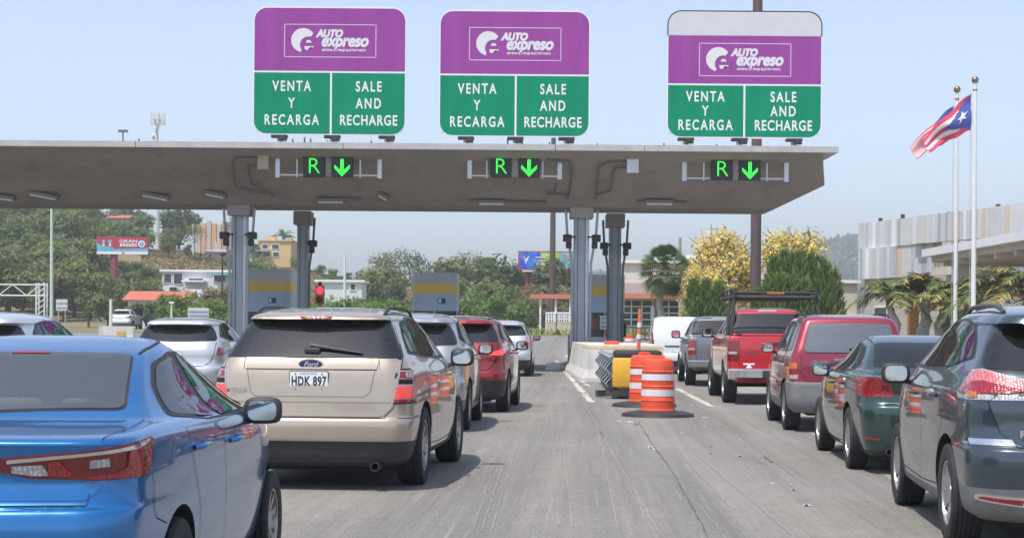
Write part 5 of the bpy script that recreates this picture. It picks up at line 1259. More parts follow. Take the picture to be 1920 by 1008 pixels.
def spec_van(pm):
    S = dict(keys=K_VAN, paint=pm, D=.62, tw=.19, rim='seven', axles=(.85, 3.78), track=.75, mirror=(3.35,1.18,(.22,.22,.14),.10), mirror_mat=BLK, handles=[(2.7,.95)], plate=(0,.78,.31,.15,''))
    S['split'] = [('rear_bumper', BLK, lambda c: c.z < .40)]
    S['panels'] = [('tail_light', [REDL, REDL], 'W', [[(.745,.72),(.86,.72),(.88,1.35),(.80,1.35)], [(.76,.95),(.85,.95),(.85,1.1),(.765,1.1)]], dict(off=.006)),
      ('rear_door', pm, 'R', roundp([(-.70,.70),(-.005,.70),(-.005,1.70),(-.62,1.70)], .03), dict(off=.006, step=.1)), ('rear_door', pm, 'R', roundp([(.70,.70),(.005,.70),(.005,1.70),(.62,1.70)], .03), dict(off=.006, step=.1)),
      ('plate_lamp_bar', BLK, 'R', mir([(0,.88),(.42,.88),(.42,.92),(0,.92)]), dict(off=.02)),
      ('windscreen', GLASS, 'F', mir([(0,1.26),(.72,1.26),(.62,1.70),(0,1.72)]), dict(step=.1)),
      ('side_window', GLASS, 'S', roundp([(2.75,1.2),(2.75,1.62),(3.2,1.6),(3.72,1.2)], .04), dict(off=.006))]
    S['seams_creases'] = [('S', [(2.62,1.7),(2.62,.4)]), ('S', [(1.5,1.7),(1.5,.5)]), ('S', [(1.5,1.2),(2.6,1.2)])]
    return S
GREYTT = paint('pewter', (.33,.31,.29), .5, .35, .08)
# ------------------------------------------------------------------ the cars of the queue
GRP = 'cars queuing at the toll plaza'
BLUE = paint('blue', (.010,.150,.41), .5, .24, .05); SLATE = paint('slate', (.045,.068,.085), .55, .28, .08)
GREEN = paint('dark_green', (.022,.062,.052), .5, .28, .08); MAROON = paint('maroon', (.27,.016,.036), .4, .32, .08)
RED = paint('red', (.50,.018,.028), .3, .32, .06); RED2 = paint('deep_red', (.27,.018,.016), .45, .3, .06)
SILV = paint('silver', (.40,.41,.43), .6, .32, .06); WHITE = paint('white', (.72,.73,.74), .0, .35, .05)
GREY = paint('gunmetal', (.20,.21,.22), .55, .33, .08); PALE = paint('pale_silver', (.56,.58,.61), .4, .32, .05); BLACKP = paint('black', (.015,.016,.018), .2, .3, .1)
def gz(x, y): return (x, y, ground_z(x, y) + .006)
if ONLY in (None, 'cars'):
    car('sedan_car', 'metallic blue sedan with swooping red and clear tail lights beside the tan SUV', 'car', GRP, gz(-2.38, 7.22), .030, spec_mazda(BLUE))
    car('suv_car', 'tan gold SUV with white HDK 897 number plate and dark painted shade under its spoiler', 'car', GRP, gz(-1.825, 15.72), .083, spec_edge())
    car('suv_car', 'silver hatchback SUV hidden between the tan SUV and the red SUV', 'car', GRP, gz(-1.52, 24.45), .045, spec_cross2(SILV, sy=.97, sw=.98, style='tall', rim='ten', mirror_mat=BLK, rails=False, glass=GLASS3))
    car('suv_car', 'deep red SUV with its brake lights lit, ahead of the silver hatchback', 'car', GRP, gz(-1.00, 30.1), .07, spec_cross2(RED2, sy=.965, sw=1.0, sz=1.0, style='slim', lit=True, clad=BLK, cladz=.56))
    car('suv_car', 'pale SUV nearest the toll canopy in the lane with the red SUV', 'car', GRP, gz(-.33, 52.2), .04, spec_cross2(PALE, sy=.95, style='slim', lit=True, clad=BLK, cladz=.5), 1)
    car('suv_car', 'silver SUV with red and clear tail lamps left of the tan SUV', 'car', GRP, gz(-6.28, 32.4), .02, spec_cross2(PALE, sy=.98, sw=1.0, sz=.965, style='tall', clad=SILV, rails=False, glass=GLASS3))
    car('suv_car', 'pale grey crossover with only its roof and windows seen over the blue sedan', 'car', GRP, gz(-6.30, 19.6), .02, spec_cross2(PALE, sy=.95, sz=.965, style='slim', rails=False, glass=GLASS3))
    car('suv_car', 'dark slate SUV with wide red and clear tail lights at the photo edge', 'car', GRP, gz(3.87, 11.3), .09, spec_cross2(SLATE, word='ROGUE', glass=GLASS))
    car('sedan_car', 'dark green sedan with big red tail lights behind the maroon boxy SUV', 'car', GRP, gz(4.42, 17.8), .062, spec_mazda(GREEN, '', .66, 'lobed', 1.09, 1.045, 1.0, 'five', GLASS3))
    car('suv_car', 'maroon boxy SUV with grey bumpers and amber tail light panels', 'car', GRP, gz(4.88, 25.1), .06, spec_boxy(MAROON))
    car('pickup_truck', 'bright red pickup truck carrying a black ladder rack over its bed', 'pickup truck', GRP, gz(5.19, 34.05), .04, spec_truck(RED, GREYTT, rack=True))
    car('pickup_truck', 'grey pickup truck between the red pickup and the white van', 'pickup truck', GRP, gz(5.44, 44.7), .04, spec_truck(GREY, None, 'six', False, '', .91, .95, .94))
    car('van', 'plain white panel van at the head of the right queue', 'van', GRP, gz(5.36, 56.5), .04, spec_van(WHITE))
    # ladder rack of the red pickup: bolted on, but a thing that lifts off
    rk = empty('ladder_rack', (5.19, 34.05, ground_z(5.19, 34.05)+.006), -.04); tag(rk, 'black steel ladder rack mounted over the bed of the red pickup', 'ladder rack')
    fb = MB(); zr, zt = 1.345, 2.13
    for sx in (1, -1):
        mb = MB()
        mb.bar((sx*.885, .42, zr), (sx*.80, .62, zt-.02), .032, BLK); mb.bar((sx*.885, .86, zr), (sx*.80, .70, zt-.02), .028, BLK)
        mb.box((sx*.885, .64, zr+.012), (.07,.62,.024), BLK); mb.build('upright', rk, smooth=40)
        mb = MB()
        mb.bar((sx*.885, 1.45, zr), (sx*.80, 1.62, zt-.02), .03, BLK); mb.box((sx*.885, 1.5, zr+.012), (.07,.3,.024), BLK); mb.build('upright', rk, smooth=40)
        mb = MB(); mb.bar((sx*.80, .5, zt), (sx*.80, 3.9, zt), .034, BLK); mb.bar((sx*.80, .5, zt+.14), (sx*.80, 3.9, zt+.14), .022, BLK)
        for y in (.5, 1.1, 1.62, 2.5, 3.3, 3.9): mb.bar((sx*.80, y, zt), (sx*.80, y, zt+.14), .02, BLK)
        mb.build('side_rail', rk, smooth=40)
    for y in (.62, 1.62, 3.7):
        mb = MB(); mb.bar((-.80, y, zt-.02), (.80, y, zt-.02), .03, BLK); mb.bar((-.80, y, zt+.07), (.80, y, zt+.07), .022, BLK)
        if y == .62: mb.box((.0, y-.035, zt+.07), (.34,.012,.04), AMBL)
        mb.build('cross_bar', rk, smooth=40)
# ------------------------------------------------------------------ trees
def leaf_mat(name, c, rough=.6, tr=.38):
    m = mat(name, c, rough, noise=.25, nscale=1.3); n = m.node_tree; b = n.nodes['Principled BSDF']; o = n.nodes['Material Output']
    t = n.nodes.new('ShaderNodeBsdfTranslucent'); t.inputs[0].default_value = (min(1, c[0]*1.5), min(1, c[1]*1.5), c[2]*.9, 1); x = n.nodes.new('ShaderNodeMixShader'); x.inputs[0].default_value = tr
    n.links.new(b.outputs[0], x.inputs[1]); n.links.new(t.outputs[0], x.inputs[2]); n.links.new(x.outputs[0], o.inputs[0]); return m
LEAF = {k: [leaf_mat('leaf_%s_%d' % (k, i), c) for i, c in enumerate(cs)] for k, cs in dict(
    dark=((.070,.102,.036), (.10,.135,.048), (.14,.165,.065)), mid=((.115,.15,.05), (.15,.18,.06), (.20,.215,.085)), bright=((.11,.19,.03), (.16,.25,.045), (.085,.15,.03)),
    dry=((.16,.14,.07), (.21,.18,.09), (.12,.13,.05)), red=((.20,.10,.05), (.17,.14,.07), (.13,.13,.05)), yellow=((.70,.53,.12), (.76,.61,.19), (.60,.47,.17)), palm=((.05,.10,.03), (.09,.14,.04), (.16,.17,.06)), pine=((.09,.15,.042), (.145,.22,.06), (.21,.27,.09))).items()}
BARK = mat('bark', (.11,.09,.07), .9, noise=.3, nscale=5); BARKP = mat('pale_bark', (.30,.28,.25), .9, noise=.25, nscale=5); PTR = mat('palm_trunk', (.38,.36,.32), .9, noise=.3, nscale=8)
TREES = {}
def rand_dir(R):
    z = R.uniform(-1, 1); a = R.uniform(0, 2*math.pi); s = math.sqrt(1-z*z); return Vector((s*math.cos(a), s*math.sin(a), z))
def leafq(mb, p, d, s, R, m, ar=1.0):
    q = d.to_track_quat('Z', 'Y'); a = R.uniform(0, 6.28); u = q @ Vector((math.cos(a), math.sin(a), 0)); v = q @ Vector((-math.sin(a), math.cos(a), 0))
    mb.add([p-u*s*ar, p-v*s*.55, p+u*s*ar, p+v*s*.55], [(0, 1, 2, 3)], m)
def tree_proto(key, seed, H, Wd, kind, leaf=.34, n=2200, blobs=14, trunk=.35, base=.28, bark=BARK, sparse=False):
    R = random.Random(seed); root = empty('tree', (0, 0, -500)); B = []
    for i in range(blobs):
        a = R.uniform(0, 6.28); r = Wd*.5*math.sqrt(R.random())*.72; zz = H*(base + (1-base)*R.uniform(.12, .84)); k = 1-abs((zz/H-base)/(1-base)-.45)*.75
        B.append((Vector((r*k*math.cos(a), r*k*math.sin(a), zz)), Wd*R.uniform(.15, .27), R.choice((0, 0, 1, 1, 2))))
    T = MB(); top = H*(base+.25)
    T.tube([(0, 0, -.6), (R.uniform(-.1, .1), 0, H*base*.5), (R.uniform(-.3, .3), R.uniform(-.3, .3), top)], [trunk, trunk*.75, trunk*.45], bark, 7)
    for c, r, _ in B[::2 if not sparse else 1]:
        s = Vector((0, 0, H*base*R.uniform(.6, 1.1))); T.tube([s, s.lerp(c, .5)+Vector((0, 0, -.2)), c], [trunk*.4, trunk*.25, trunk*.08], bark, 5)
    if sparse:
        for c, r, _ in B:
            for j in range(7):
                d = rand_dir(R)*r*1.1; T.tube([c, c+d*.6, c+d+Vector((0, 0, .2))], [.06, .045, .02], bark, 4)
    T.build('trunk', root, 60)
    Lf = MB(); ms = LEAF[kind]
    for i in range(n):
        c, r, mi_ = R.choice(B); d = rand_dir(R); p = c + Vector((d.x, d.y, d.z*.82))*r*(R.random()**(.28 if not sparse else .5))
        if p.z < H*base*.6: continue
        m = ms[mi_] if R.random() < .72 else R.choice(ms)
        if sparse and R.random() < .13: m = LEAF['dry'][R.choice((0, 1))]
        leafq(Lf, p, (d+rand_dir(R)*.7+Vector((0, 0, .35))).normalized(), leaf*R.uniform(.6, 1.3), R, m)
    Lf.build('crown', root); TREES[key] = [root, False]
def plant_tree(key, x, y, label, group=None, s=1.0, rz=None, cat='tree', dz=0.0, name='tree', sz=None):
    pr = TREES[key]
    t = pr[0] if not pr[1] else copy_tree(pr[0]); pr[1] = True
    t.name = name; t.location = (x, y, ground_z(x, y)+dz); t.rotation_euler = (0, 0, R_.uniform(0, 6.28) if rz is None else rz); t.scale = (s, s, (sz or s))
    for k in ('group',):
        if k in t: del t[k]
    return tag(t, label, cat, group)
for i in range(3): tree_proto('dark%d' % i, 10+i, 8.5, 8.5, 'dark', .36, 2000)
for i in range(3): tree_proto('mid%d' % i, 20+i, 8.0, 8.5, 'mid', .36, 2000)
for i in range(2): tree_proto('bush%d' % i, 30+i, 3.6, 5.0, 'bright', .22, 1500, base=.08, trunk=.12)
for i in range(2): tree_proto('dry%d' % i, 40+i, 6.0, 6.5, 'dry', .30, 1500, base=.1, trunk=.15)
tree_proto('airy0', 50, 9.5, 8.0, 'mid', .17, 1500, 12, .22, .42); tree_proto('airy1', 51, 9.0, 8.5, 'dark', .17, 1700, 12, .25, .40)
tree_proto('redbrush', 52, 4.2, 6.0, 'red', .24, 1500, base=.08, trunk=.12)
RT = random.Random(77)
# dense wood on the left hillside
n_ = 0
for Y in (182, 192, 203, 214, 226, 238, 250, 262, 275, 288, 300):
    k = (Y-182)/118
    u = -45+RT.uniform(0, 14)
    while u < 175:
        if Y > 282 and u > 112 : break
        if Y > 230 and u > 150: break
        if Y < 236 and 100 < u < 185: u += 12; continue
        if Y > 236 and u > 106: break
        x = XU(u, 300, Y); key = RT.choice(('dark0', 'dark1', 'dark2', 'mid0', 'mid1', 'mid2', 'mid0', 'mid1'))
        if RT.random() < .06: key = 'dry0'
        plant_tree(key, x, Y+RT.uniform(-4, 4), 'leafy tree in the dense wood on the left hillside', 'trees of the hillside wood', RT.uniform(.62, .92) if Y < 280 else RT.uniform(.8, 1.05)); n_ += 1
        u += RT.uniform(17, 27)
# single trees one can tell apart on and below the hill
def single(key, u, vt, vb, Y, label, cat='tree', name='tree', H=None, group=None):
    x = XU(u, vb, Y); g = ground_z(x, Y); h = ZV(u, vt, Y)-g
    H0 = {'dark': 8.5, 'mid': 8.0, 'bush': 3.6, 'dry': 6.0, 'airy0': 9.5, 'airy1': 9.0, 'redbrush': 4.2}
    h0 = next(v for k, v in H0.items() if key.startswith(k)); s = h/h0
    plant_tree(key, x, Y, label, group, s, None, cat, name=name)
single('dark2', 210, 240, 300, 304, 'tall round dark tree right of the pale cell tower')
single('mid1', 164, 252, 300, 290, 'green tree between the billboard and the cell tower')
single('dark0', 148, 237, 262, 318, 'dark tree rising behind the red roofed hilltop house')
for i, (u, vt, Y) in enumerate(((108,318,196),(118,322,200),(128,326,198),(139,324,204),(150,320,208),(160,318,214),(112,300,222),(122,304,226),(146,304,228),(158,306,232),(170,312,226),(132,312,220))):
    single(('dark0', 'mid1', 'dark2', 'mid0')[i % 4], u, vt, 345, Y, 'bushy tree around the foot of the red billboard post', group='trees around the red billboard post')
for i, u in enumerate((112, 120, 128, 136, 144, 152, 160, 167, 199)):
    single(('mid0', 'mid1', 'bush0', 'mid2', 'dark1')[i % 5], u+RT.uniform(-3, 3), 258+RT.uniform(-5, 9)+(u-112)*.12, 300, 268+RT.uniform(-6, 14), 'green tree on the slope between the billboard and the cell tower', group='trees of the slope by the billboard')
single('mid2', 121, 248, 270, 308, 'small tree left of the red roofed hilltop house')
single('mid0', 200, 266, 305, 300, 'green tree close beside the cell tower base')
single('airy0', 228, 262, 300, 285, 'thin tree standing between the round tree and orange apartments')
single('dark1', 222, 285, 312, 270, 'dark bushy tree below the orange apartments')
single('bush1', 300, 300, 330, 240, 'bright shrub on the slope under the yellow house', 'shrub', 'shrub')
single('dark0', 297, 284, 302, 300, 'dark tree left of the yellow house')
single('mid0', 345, 284, 304, 312, 'tree right behind the yellow house')
for i, (u, vt, Y, key) in enumerate(((150,330,176,'dark1'),(172,328,172,'mid2'),(186,336,170,'dark2'),(208,344,150,'bush0'),(226,342,150,'bush1'),(244,338,148,'dry1'),(262,332,152,'dry0'),(252,352,140,'bush0'),(270,350,138,'bush1'),(180,350,150,'mid1'),(160,352,150,'mid0'),(126,346,160,'mid1'),(104,340,165,'dark0'),(200,356,140,'bush0'),(233,356,136,'bush1'))):
    single(key, u, vt, 372, Y, 'bushy tree in the green belt below the white hillside house', group='trees of the belt below the hill')
for u, vt, Y, key, lb in ((450,294,215,'airy0','thin crowned tree left of the middle booth, smaller one of two'),(486,293,212,'airy1','spreading tree directly above the middle toll booth'),(447,312,200,'mid0','dense low tree under the thin crowned tree'),(470,322,195,'dark1','low dark tree left behind the middle booth'),
    (537,303,220,'mid1','loose pale tree right of the middle booth roof'),(545,294,222,'airy0','airy treetop right of the middle toll booth'),(562,304,205,'dark1','dark wide tree left of the blue billboard'),(584,298,208,'dark0','tall dark tree touching the left edge of the blue billboard'),(600,306,210,'dark2','dark tree behind the left end of the blue billboard'),
    (566,330,180,'mid1','green tree behind the red SUV roof'),(590,335,178,'mid2','green tree above the red awning shelter, left end'),(550,340,172,'bush1','bright low bush right of the middle booth'),(574,345,170,'bush0','bright bush above the red SUV'),(612,350,168,'bush1','bright bush behind the shelter'),
    (655,299,190,'dark2','dark tree behind the right part of the blue billboard')):
    single(key, u, vt, 376, Y, lb, 'tree' if 'bush' not in key else 'bush')
for i, (u, vt, Y) in enumerate(((612,334,185),(628,328,188),(645,330,186),(660,326,188),(640,345,180),(668,340,182),(622,345,178),(655,350,175),(603,340,183))):
    single('redbrush' if i in (0, 1, 4) else 'dry%d' % (i % 2), u, vt, 374, Y, 'dry brownish brush behind the red awning shelter', 'brush', 'brush', group='dry brush behind the shelter')
for i, (u, vt, Y) in enumerate(((385,352,150),(400,350,152),(418,348,150),(432,356,148),(450,350,150),(470,356,148),(372,354,150),(300,368,130),(275,365,134))):
    single('bush%d' % (i % 2), u, vt, 372, Y, 'bright green bush at the foot of the dry slope', 'bush', 'bush', group='bushes below the dry slope')
for i, (u, vt, Y, key) in enumerate(((375,310,290,'bush0'),(390,314,285,'bush1'),(408,318,280,'dry0'),(425,320,275,'bush0'),(436,326,270,'dry1'),(352,298,300,'bush0'))):
    single(key, u, vt, 330, Y, 'scrub bush along the ridge of the dry slope', 'bush', 'bush', group='scrub on the ridge of the dry slope')
# scrub and tall dry grass over the tan slope: uncountable
mb = MB(); SG = [leaf_mat('scrub_a', (.22,.17,.08)), leaf_mat('scrub_b', (.30,.22,.11)), leaf_mat('scrub_c', (.12,.13,.05)), leaf_mat('scrub_d', (.09,.12,.04))]
for i in range(20000):
    Y = RT.uniform(172, 305); u = RT.uniform(165, 520); x = (u-600)/FPX*Y; z = ground_z(x, Y); cl = math.sin(x*.35+Y*.11)+math.sin(x*.13-Y*.23)+math.sin(x*.9+1.3)*.6; h = RT.uniform(.12, .35)+(.35 if cl > 1.3 else 0)
    m = RT.choice(SG[2:] if cl > 1.1 else SG[:3] if RT.random() < .35 else SG[:2]); a = RT.uniform(0, 6.28); w_ = RT.uniform(.08, .28)
    mb.add([(x-w_*math.cos(a), Y-w_*math.sin(a), z-.05), (x+w_*math.cos(a), Y+w_*math.sin(a), z-.05), (x+RT.uniform(-.3, .3)+w_*.5*math.cos(a), Y+RT.uniform(-.3, .3), z+h), (x-w_*.5*math.cos(a), Y+RT.uniform(-.3, .3), z+h*.9)], [(0, 1, 2, 3)], m)
tag(mb.build('scrub'), 'dry grass and scrub covering the tan hill slope behind the booths', 'scrub', kind='stuff')
# distant wood on the far hill
mb = MB(); FH = [mat('far_wood_a', (.045,.075,.03), .9), mat('far_wood_b', (.06,.095,.035), .9), mat('far_wood_c', (.03,.055,.025), .9)]
for i in range(11000):
    y = RT.uniform(900, 1750); u = RT.uniform(690, 1330); x = (u-600)/FPX*y; z = ground_z(x, y); s = RT.uniform(2.0, 5.0)
    leafq(mb, Vector((x, y, z+RT.uniform(1, 8))), (rand_dir(RT)+Vector((0, -.6, .6))).normalized(), s, RT, RT.choice(FH))
tag(mb.build('wood'), 'wooded far hill fading blue behind the striped building', 'wood', kind='stuff')
mb = MB()
for i in range(9000):
    y = RT.uniform(560, 1000); u = RT.uniform(575, 1000); x = (u-600)/FPX*y; z = ground_z(x, y); s = RT.uniform(.6, 1.4)
    leafq(mb, Vector((x, y, z+RT.uniform(0, 9+y*.006))), (rand_dir(RT)+Vector((0, -.6, .6))).normalized(), s, RT, RT.choice(FH))
tag(mb.build('treeline'), 'low treeline far behind the blue billboard and the beige building', 'treeline', kind='stuff')
# ------------------------------------------------------------------ palms and trees on the right
def frond(mb, base, d, L, droop, R, ms, wd=.62, nl=30):
    d = d.normalized(); side = d.cross(Vector((0, 0, 1))).normalized(); pts = []
    for i in range(nl+1):
        t = i/nl; p = base + d*L*t + Vector((0, 0, -droop*L*t*t)); pts.append(p)
    mb.tube(pts[::3], [.03*(1-.8*i/len(pts[::3])) for i in range(len(pts[::3]))], ms[1], 4)
    for i in range(2, nl):
        t = i/nl; p = pts[i]; tg = (pts[i+1]-pts[i-1]).normalized(); l = wd*math.sin(math.pi*min(1, t*.85+.12))**.7*R.uniform(.8, 1.1); m = R.choice(ms)
        for s in (1, -1):
            dd = (side*s*.8+tg*.55+Vector((0, 0, R.uniform(-.45, .25)))).normalized(); e = p+dd*l; w2 = tg*.042
            mb.add([p-w2, p+w2, e+w2*.4+Vector((0, 0, -.08*l)), e-w2*.4+Vector((0, 0, -.08*l))], [(0, 1, 2, 3)], m)
def palm(u, vc, Y, L, label, seed, nf=20, trunk_r=.16, kind='feather', droop=.55, ms=None, up=.9):
    R = random.Random(seed); x = XU(u, vc, Y); g = ground_z(x, Y)+.1; h = ZV(u, vc, Y)-g; t = empty('palm_tree', (x, Y, g)); tag(t, label, 'palm tree', 'palms')
    q = MB(); pts = [(R.uniform(-.05, .05)*i, R.uniform(-.05, .05)*i, h*i/6-.1*(i == 0)) for i in range(7)]; r = trunk_r
    q.tube(pts, [r*1.25, r*1.3, r*1.2, r*1.05, r*.9, r*.75, r*.6] if kind == 'feather' else [r*1.2, r, r, r, r*1.05, r*1.1, r], PTR, 12); q.build('trunk', t, 60)
    top = Vector(pts[-1]); ms = ms or LEAF['palm']; q = MB()
    if kind == 'feather':
        q2 = MB(); q2.tube([top-Vector((0, 0, .1)), top+Vector((0, 0, .35)), top+Vector((0, 0, .8))], [r*.6, r*.62, r*.25], LEAF['palm'][1], 10); q2.build('crownshaft', t, 60)
        for i in range(nf):
            a = 6.28*i/nf*2.4+R.uniform(-.2, .2); el = R.uniform(-.1, up)*1.1
            frond(q, top+Vector((0, 0, .55)), Vector((math.cos(a)*math.cos(el), math.sin(a)*math.cos(el), math.sin(el)+.15)), L*R.uniform(.8, 1.1), droop*R.uniform(.7, 1.3), R, ms)
    else:
        for i in range(nf):
            a = R.uniform(0, 6.28); el = R.uniform(-1.1, 1.35); d = Vector((math.cos(a)*math.cos(el), math.sin(a)*math.cos(el), math.sin(el))); c = top+d*L*.62
            s = d.cross(Vector((0, 0, 1))).normalized(); up_ = s.cross(d); m = R.choice(ms[:2] if el > -.3 else ms)
            q.tube([top, top+d*L*.35, c], [.03, .02, .015], ms[2], 4)
            for k in range(15):
                b = -1.5+3.0*k/14; dd = (d*math.cos(b)+s*math.sin(b)+up_*.12*math.cos(3*b)).normalized(); e = c+dd*L*.48+Vector((0, 0, -.30*L*(.4+abs(b)*.35))); w2 = dd.cross(up_).normalized()*.045
                q.add([c-w2*.5, c+dd*L*.25-w2, e, c+dd*L*.25+w2, c+w2*.5], [(0, 1, 2, 3, 4)], m)
    q.build('crown', t); return t
palm(776, 316, 108, 1.75, 'fan palm in front of the beige building with the red awning', 3, 72, .20, 'fan')
YP = [mat('frond_gold', (.42,.26,.07), .7), mat('frond_olive', (.10,.14,.035), .7), mat('frond_green', (.06,.11,.03), .7), mat('frond_dry', (.28,.17,.06), .8)]
palm(1050, 358, 76, 2.0, 'low palm with golden fronds left of the orange post', 11, 18, .24, droop=.62, ms=YP[1:3]*2+YP[:1]); palm(1084, 352, 77, 2.1, 'palm with green fronds right of the orange post', 12, 20, .26, droop=.7, ms=YP[1:3]+YP[:1])
palm(1128, 356, 75, 2.2, 'palm with drooping golden fronds between the two flagpoles', 13, 22, .24, droop=.7, ms=YP[1:3]+YP[:2]+YP[1:3]); palm(1170, 352, 72, 2.3, 'palm right of the taller flagpole', 14, 20, .24, droop=.7, ms=YP[1:]); palm(1205, 350, 70, 2.4, 'palm cut by the right photo edge above the slate SUV', 15, 20, .24, droop=.7, ms=YP[1:3]+YP[:1])
palm(1103, 362, 80, 1.7, 'small palm hidden between two larger ones near the flagpoles', 16, 16, .2, droop=.75, ms=YP)
palm(274, 268, 300, 3.2, 'tall hilltop palm beside the front left grey column', 17, 16, .25, droop=.5); palm(331, 280, 305, 3.0, 'palm behind the yellow hillside house', 18, 18, .25, droop=.5); palm(171, 262, 285, 2.8, 'palm among the trees left of the cell tower', 19, 16, .22, droop=.5)
tree_proto('yellow0', 60, 8.0, 6.6, 'yellow', .135, 7500, 34, .22, .20, BARKP, True); tree_proto('yellow1', 61, 7.4, 5.6, 'yellow', .135, 7000, 32, .2, .22, BARKP, True)
def ytree(key, u, vt, Y, H, label):
    x = XU(u, 380, Y); g = ground_z(x, Y); s = (ZV(u, vt, Y)-g)/H; plant_tree(key, x, Y, label, 'yellow flowering trees', s, .7, name='flowering_tree')
ytree('yellow0', 842, 262, 112, 8.0, 'yellow flowering tree left of the thick brown pole'); ytree('yellow1', 925, 263, 110, 7.4, 'yellow flowering tree right of the thick brown pole'); ytree('yellow1', 822, 308, 106, 7.4, 'low yellow flowering tree right of the fan palm')
def conifer(u, vt, Y, wd, label, seed, n=1100):
    R = random.Random(seed); x = XU(u, 385, Y); g = ground_z(x, Y); H = ZV(u, vt, Y)-g; t = empty('conifer_tree', (x, Y, g)); tag(t, label, 'conifer', 'conifers of the hedge')
    q = MB(); q.bar((0, 0, -.3), (0, 0, H*.8), .1, BARK, 6, .03); q.build('trunk', t, 60); q = MB()
    for i in range(n):
        zz = R.random()**.8; r = wd/2*(1-zz)**.55*R.uniform(.35, 1.0)*(1 if zz > .12 else .8); a = R.uniform(0, 6.28); p = Vector((r*math.cos(a), r*math.sin(a), .15+zz*H))
        d = Vector((math.cos(a)*.5, math.sin(a)*.5, 1.0)) + rand_dir(R)*.35; d.normalize(); l = R.uniform(.22, .5); s = d.cross(rand_dir(R)).normalized()*.07
        q.add([p-s, p+s, p+d*l+s*.3, p+d*l-s*.3], [(0, 1, 2, 3)], LEAF['pine'][R.choice((0, 1, 1, 2))])
    q.build('crown', t)
for i, (u, vt, wd, lb) in enumerate(((812,334,1.3,'narrow conifer left of the red pickup, nearest the fan palm'),(827,336,1.2,'narrow conifer in the middle of the three behind the grey pickup'),(842,338,1.3,'narrow conifer just left of the ladder rack'))): conifer(u, vt, 92, wd, lb, 70+i, 800)
for i, (u, vt) in enumerate(((906,308),(918,300),(928,304),(938,303),(948,306),(958,308),(966,312),(976,322))): conifer(u, vt, 95+(i % 3)*1.5, 1.7, 'bright green conifer in the hedge right of the thick brown pole', 80+i, 1000)
for i, (u, vt) in enumerate(((900,335),(913,328),(927,330),(943,334),(890,345))): conifer(u, vt, 92, 1.8, 'lower conifer filling the front of the hedge behind the ladder rack', 90+i, 800)
# ------------------------------------------------------------------ poles, tower, lamps, gantry
BRN = mat('brown_steel', (.115,.075,.07), .55, .3, noise=.12, nscale=2); WPOLE = mat('white_pole', (.66,.68,.66), .5, noise=.05)
def mast(name, u, v0, Y, r0, r1, m, label, cat, top=None):
    x = XU(u, 380, Y); g = ground_z(x, Y); zt = top if top else ZV(u, v0, Y); t = empty(name, (x, Y, g)); tag(t, label, cat)
    q = MB(); q.bar((0, 0, -.2), (XU(u, v0, Y)-x if not top else 0, 0, zt-g), r0, m, 18, r1); q.build('shaft', t, 40); q = MB(); q.lathe([(r0*1.5, 0), (r0*1.5, .12), (r0*1.1, .16)], m, 18); q.build('base', t); return t, zt-g
mast('sign_pole', 885, 0, 104, .33, .28, BRN, 'thick brown steel pole rising behind the right toll sign', 'pole', 27.0)
mast('light_pole', 647, 0, 158, .30, .18, BRN, 'slim brown pole in front of the blue billboard', 'pole', 24.0)
t, h = mast('cell_tower', 183, 150, 296, .55, .36, WPOLE, 'pale monopole cell tower rising behind the canopy at left', 'cell tower')
q = MB()
for i in range(9):
    a = 6.28*i/9; q.box((1.15*math.cos(a), 1.15*math.sin(a), h+1.6), (.30,.22,2.0), WPOLE); q.bar((0, 0, h+1.4), (1.1*math.cos(a), 1.1*math.sin(a), h+1.4), .06, GALV)
q.bar((0, 0, h), (0, 0, h+2.4), .3, WPOLE); q.build('antenna_array', t); q = MB(); q.sphere((-.7, -.2, h-1.4), .5, WPOLE, 10, (.5, 1, 1)); q.box((-.3, 0, h-2.4), (.5,.3,.9), WPOLE); q.build('dish', t)
t, h = mast('lamp_post', 60.5, 241, 150, .16, .11, mat('pale_green_pole', (.52,.60,.53), .5), 'pale lamp post in front of the wooded hillside', 'lamp post')
q = MB(); q.bar((-.9, 0, h+.02), (.9, 0, h+.02), .05, WPOLE); 
for sx in (-1, 1): q.box((sx*.85, 0, h), (.6,.25,.12), WPOLE)
q.build('lamp_head', t)
for u, v0, vb, Y, lb in ((226,262,300,290,'thin pale utility pole left of the orange apartments'),(253,282,302,292,'short pale utility pole below the orange apartments'),(404,298,360,150,'thin white pole above the tan SUV roof'),(797,278,380,125,'thin utility pole right of the fan palm'),(130,350,370,130,'short white pole by the far left cars')):
    t, h = mast('utility_pole', u, v0, Y, .13, .10, WPOLE if u != 797 else BARKP, lb, 'pole')
t, h = mast('street_lamp', 260.5, 297, 145, .09, .06, BLK, 'slim black street lamp left of the front grey column', 'street lamp'); q = MB(); q.sphere((0, 0, h), .28, BLK, 10, (1, 1, .7)); q.build('lamp_head', t)
t, h = mast('street_lamp', 201, 354, 110, .07, .05, WPOLE, 'short pale lamp behind the silver SUV', 'street lamp'); q = MB(); q.box((0, 0, h), (.3,.2,.12), WPOLE); q.build('lamp_head', t)
gx = XU(49, 350, 170); gg = ground_z(gx, 170); t = empty('sign_gantry', (gx, 170, gg)); tag(t, 'white truss gantry reaching in from the left photo edge', 'gantry')
q = MB(); hz = ZV(49, 331, 170)-gg
for dx in (-.4, .4):
    for dy in (-.5, .5): q.bar((dx, dy, 0), (dx, dy, hz), .09, WPOLE)
for i in range(8): q.bar((-.4, -.5, hz*i/8), (.4, -.5, hz*(i+1)/8), .05, WPOLE)
q.build('tower', t)
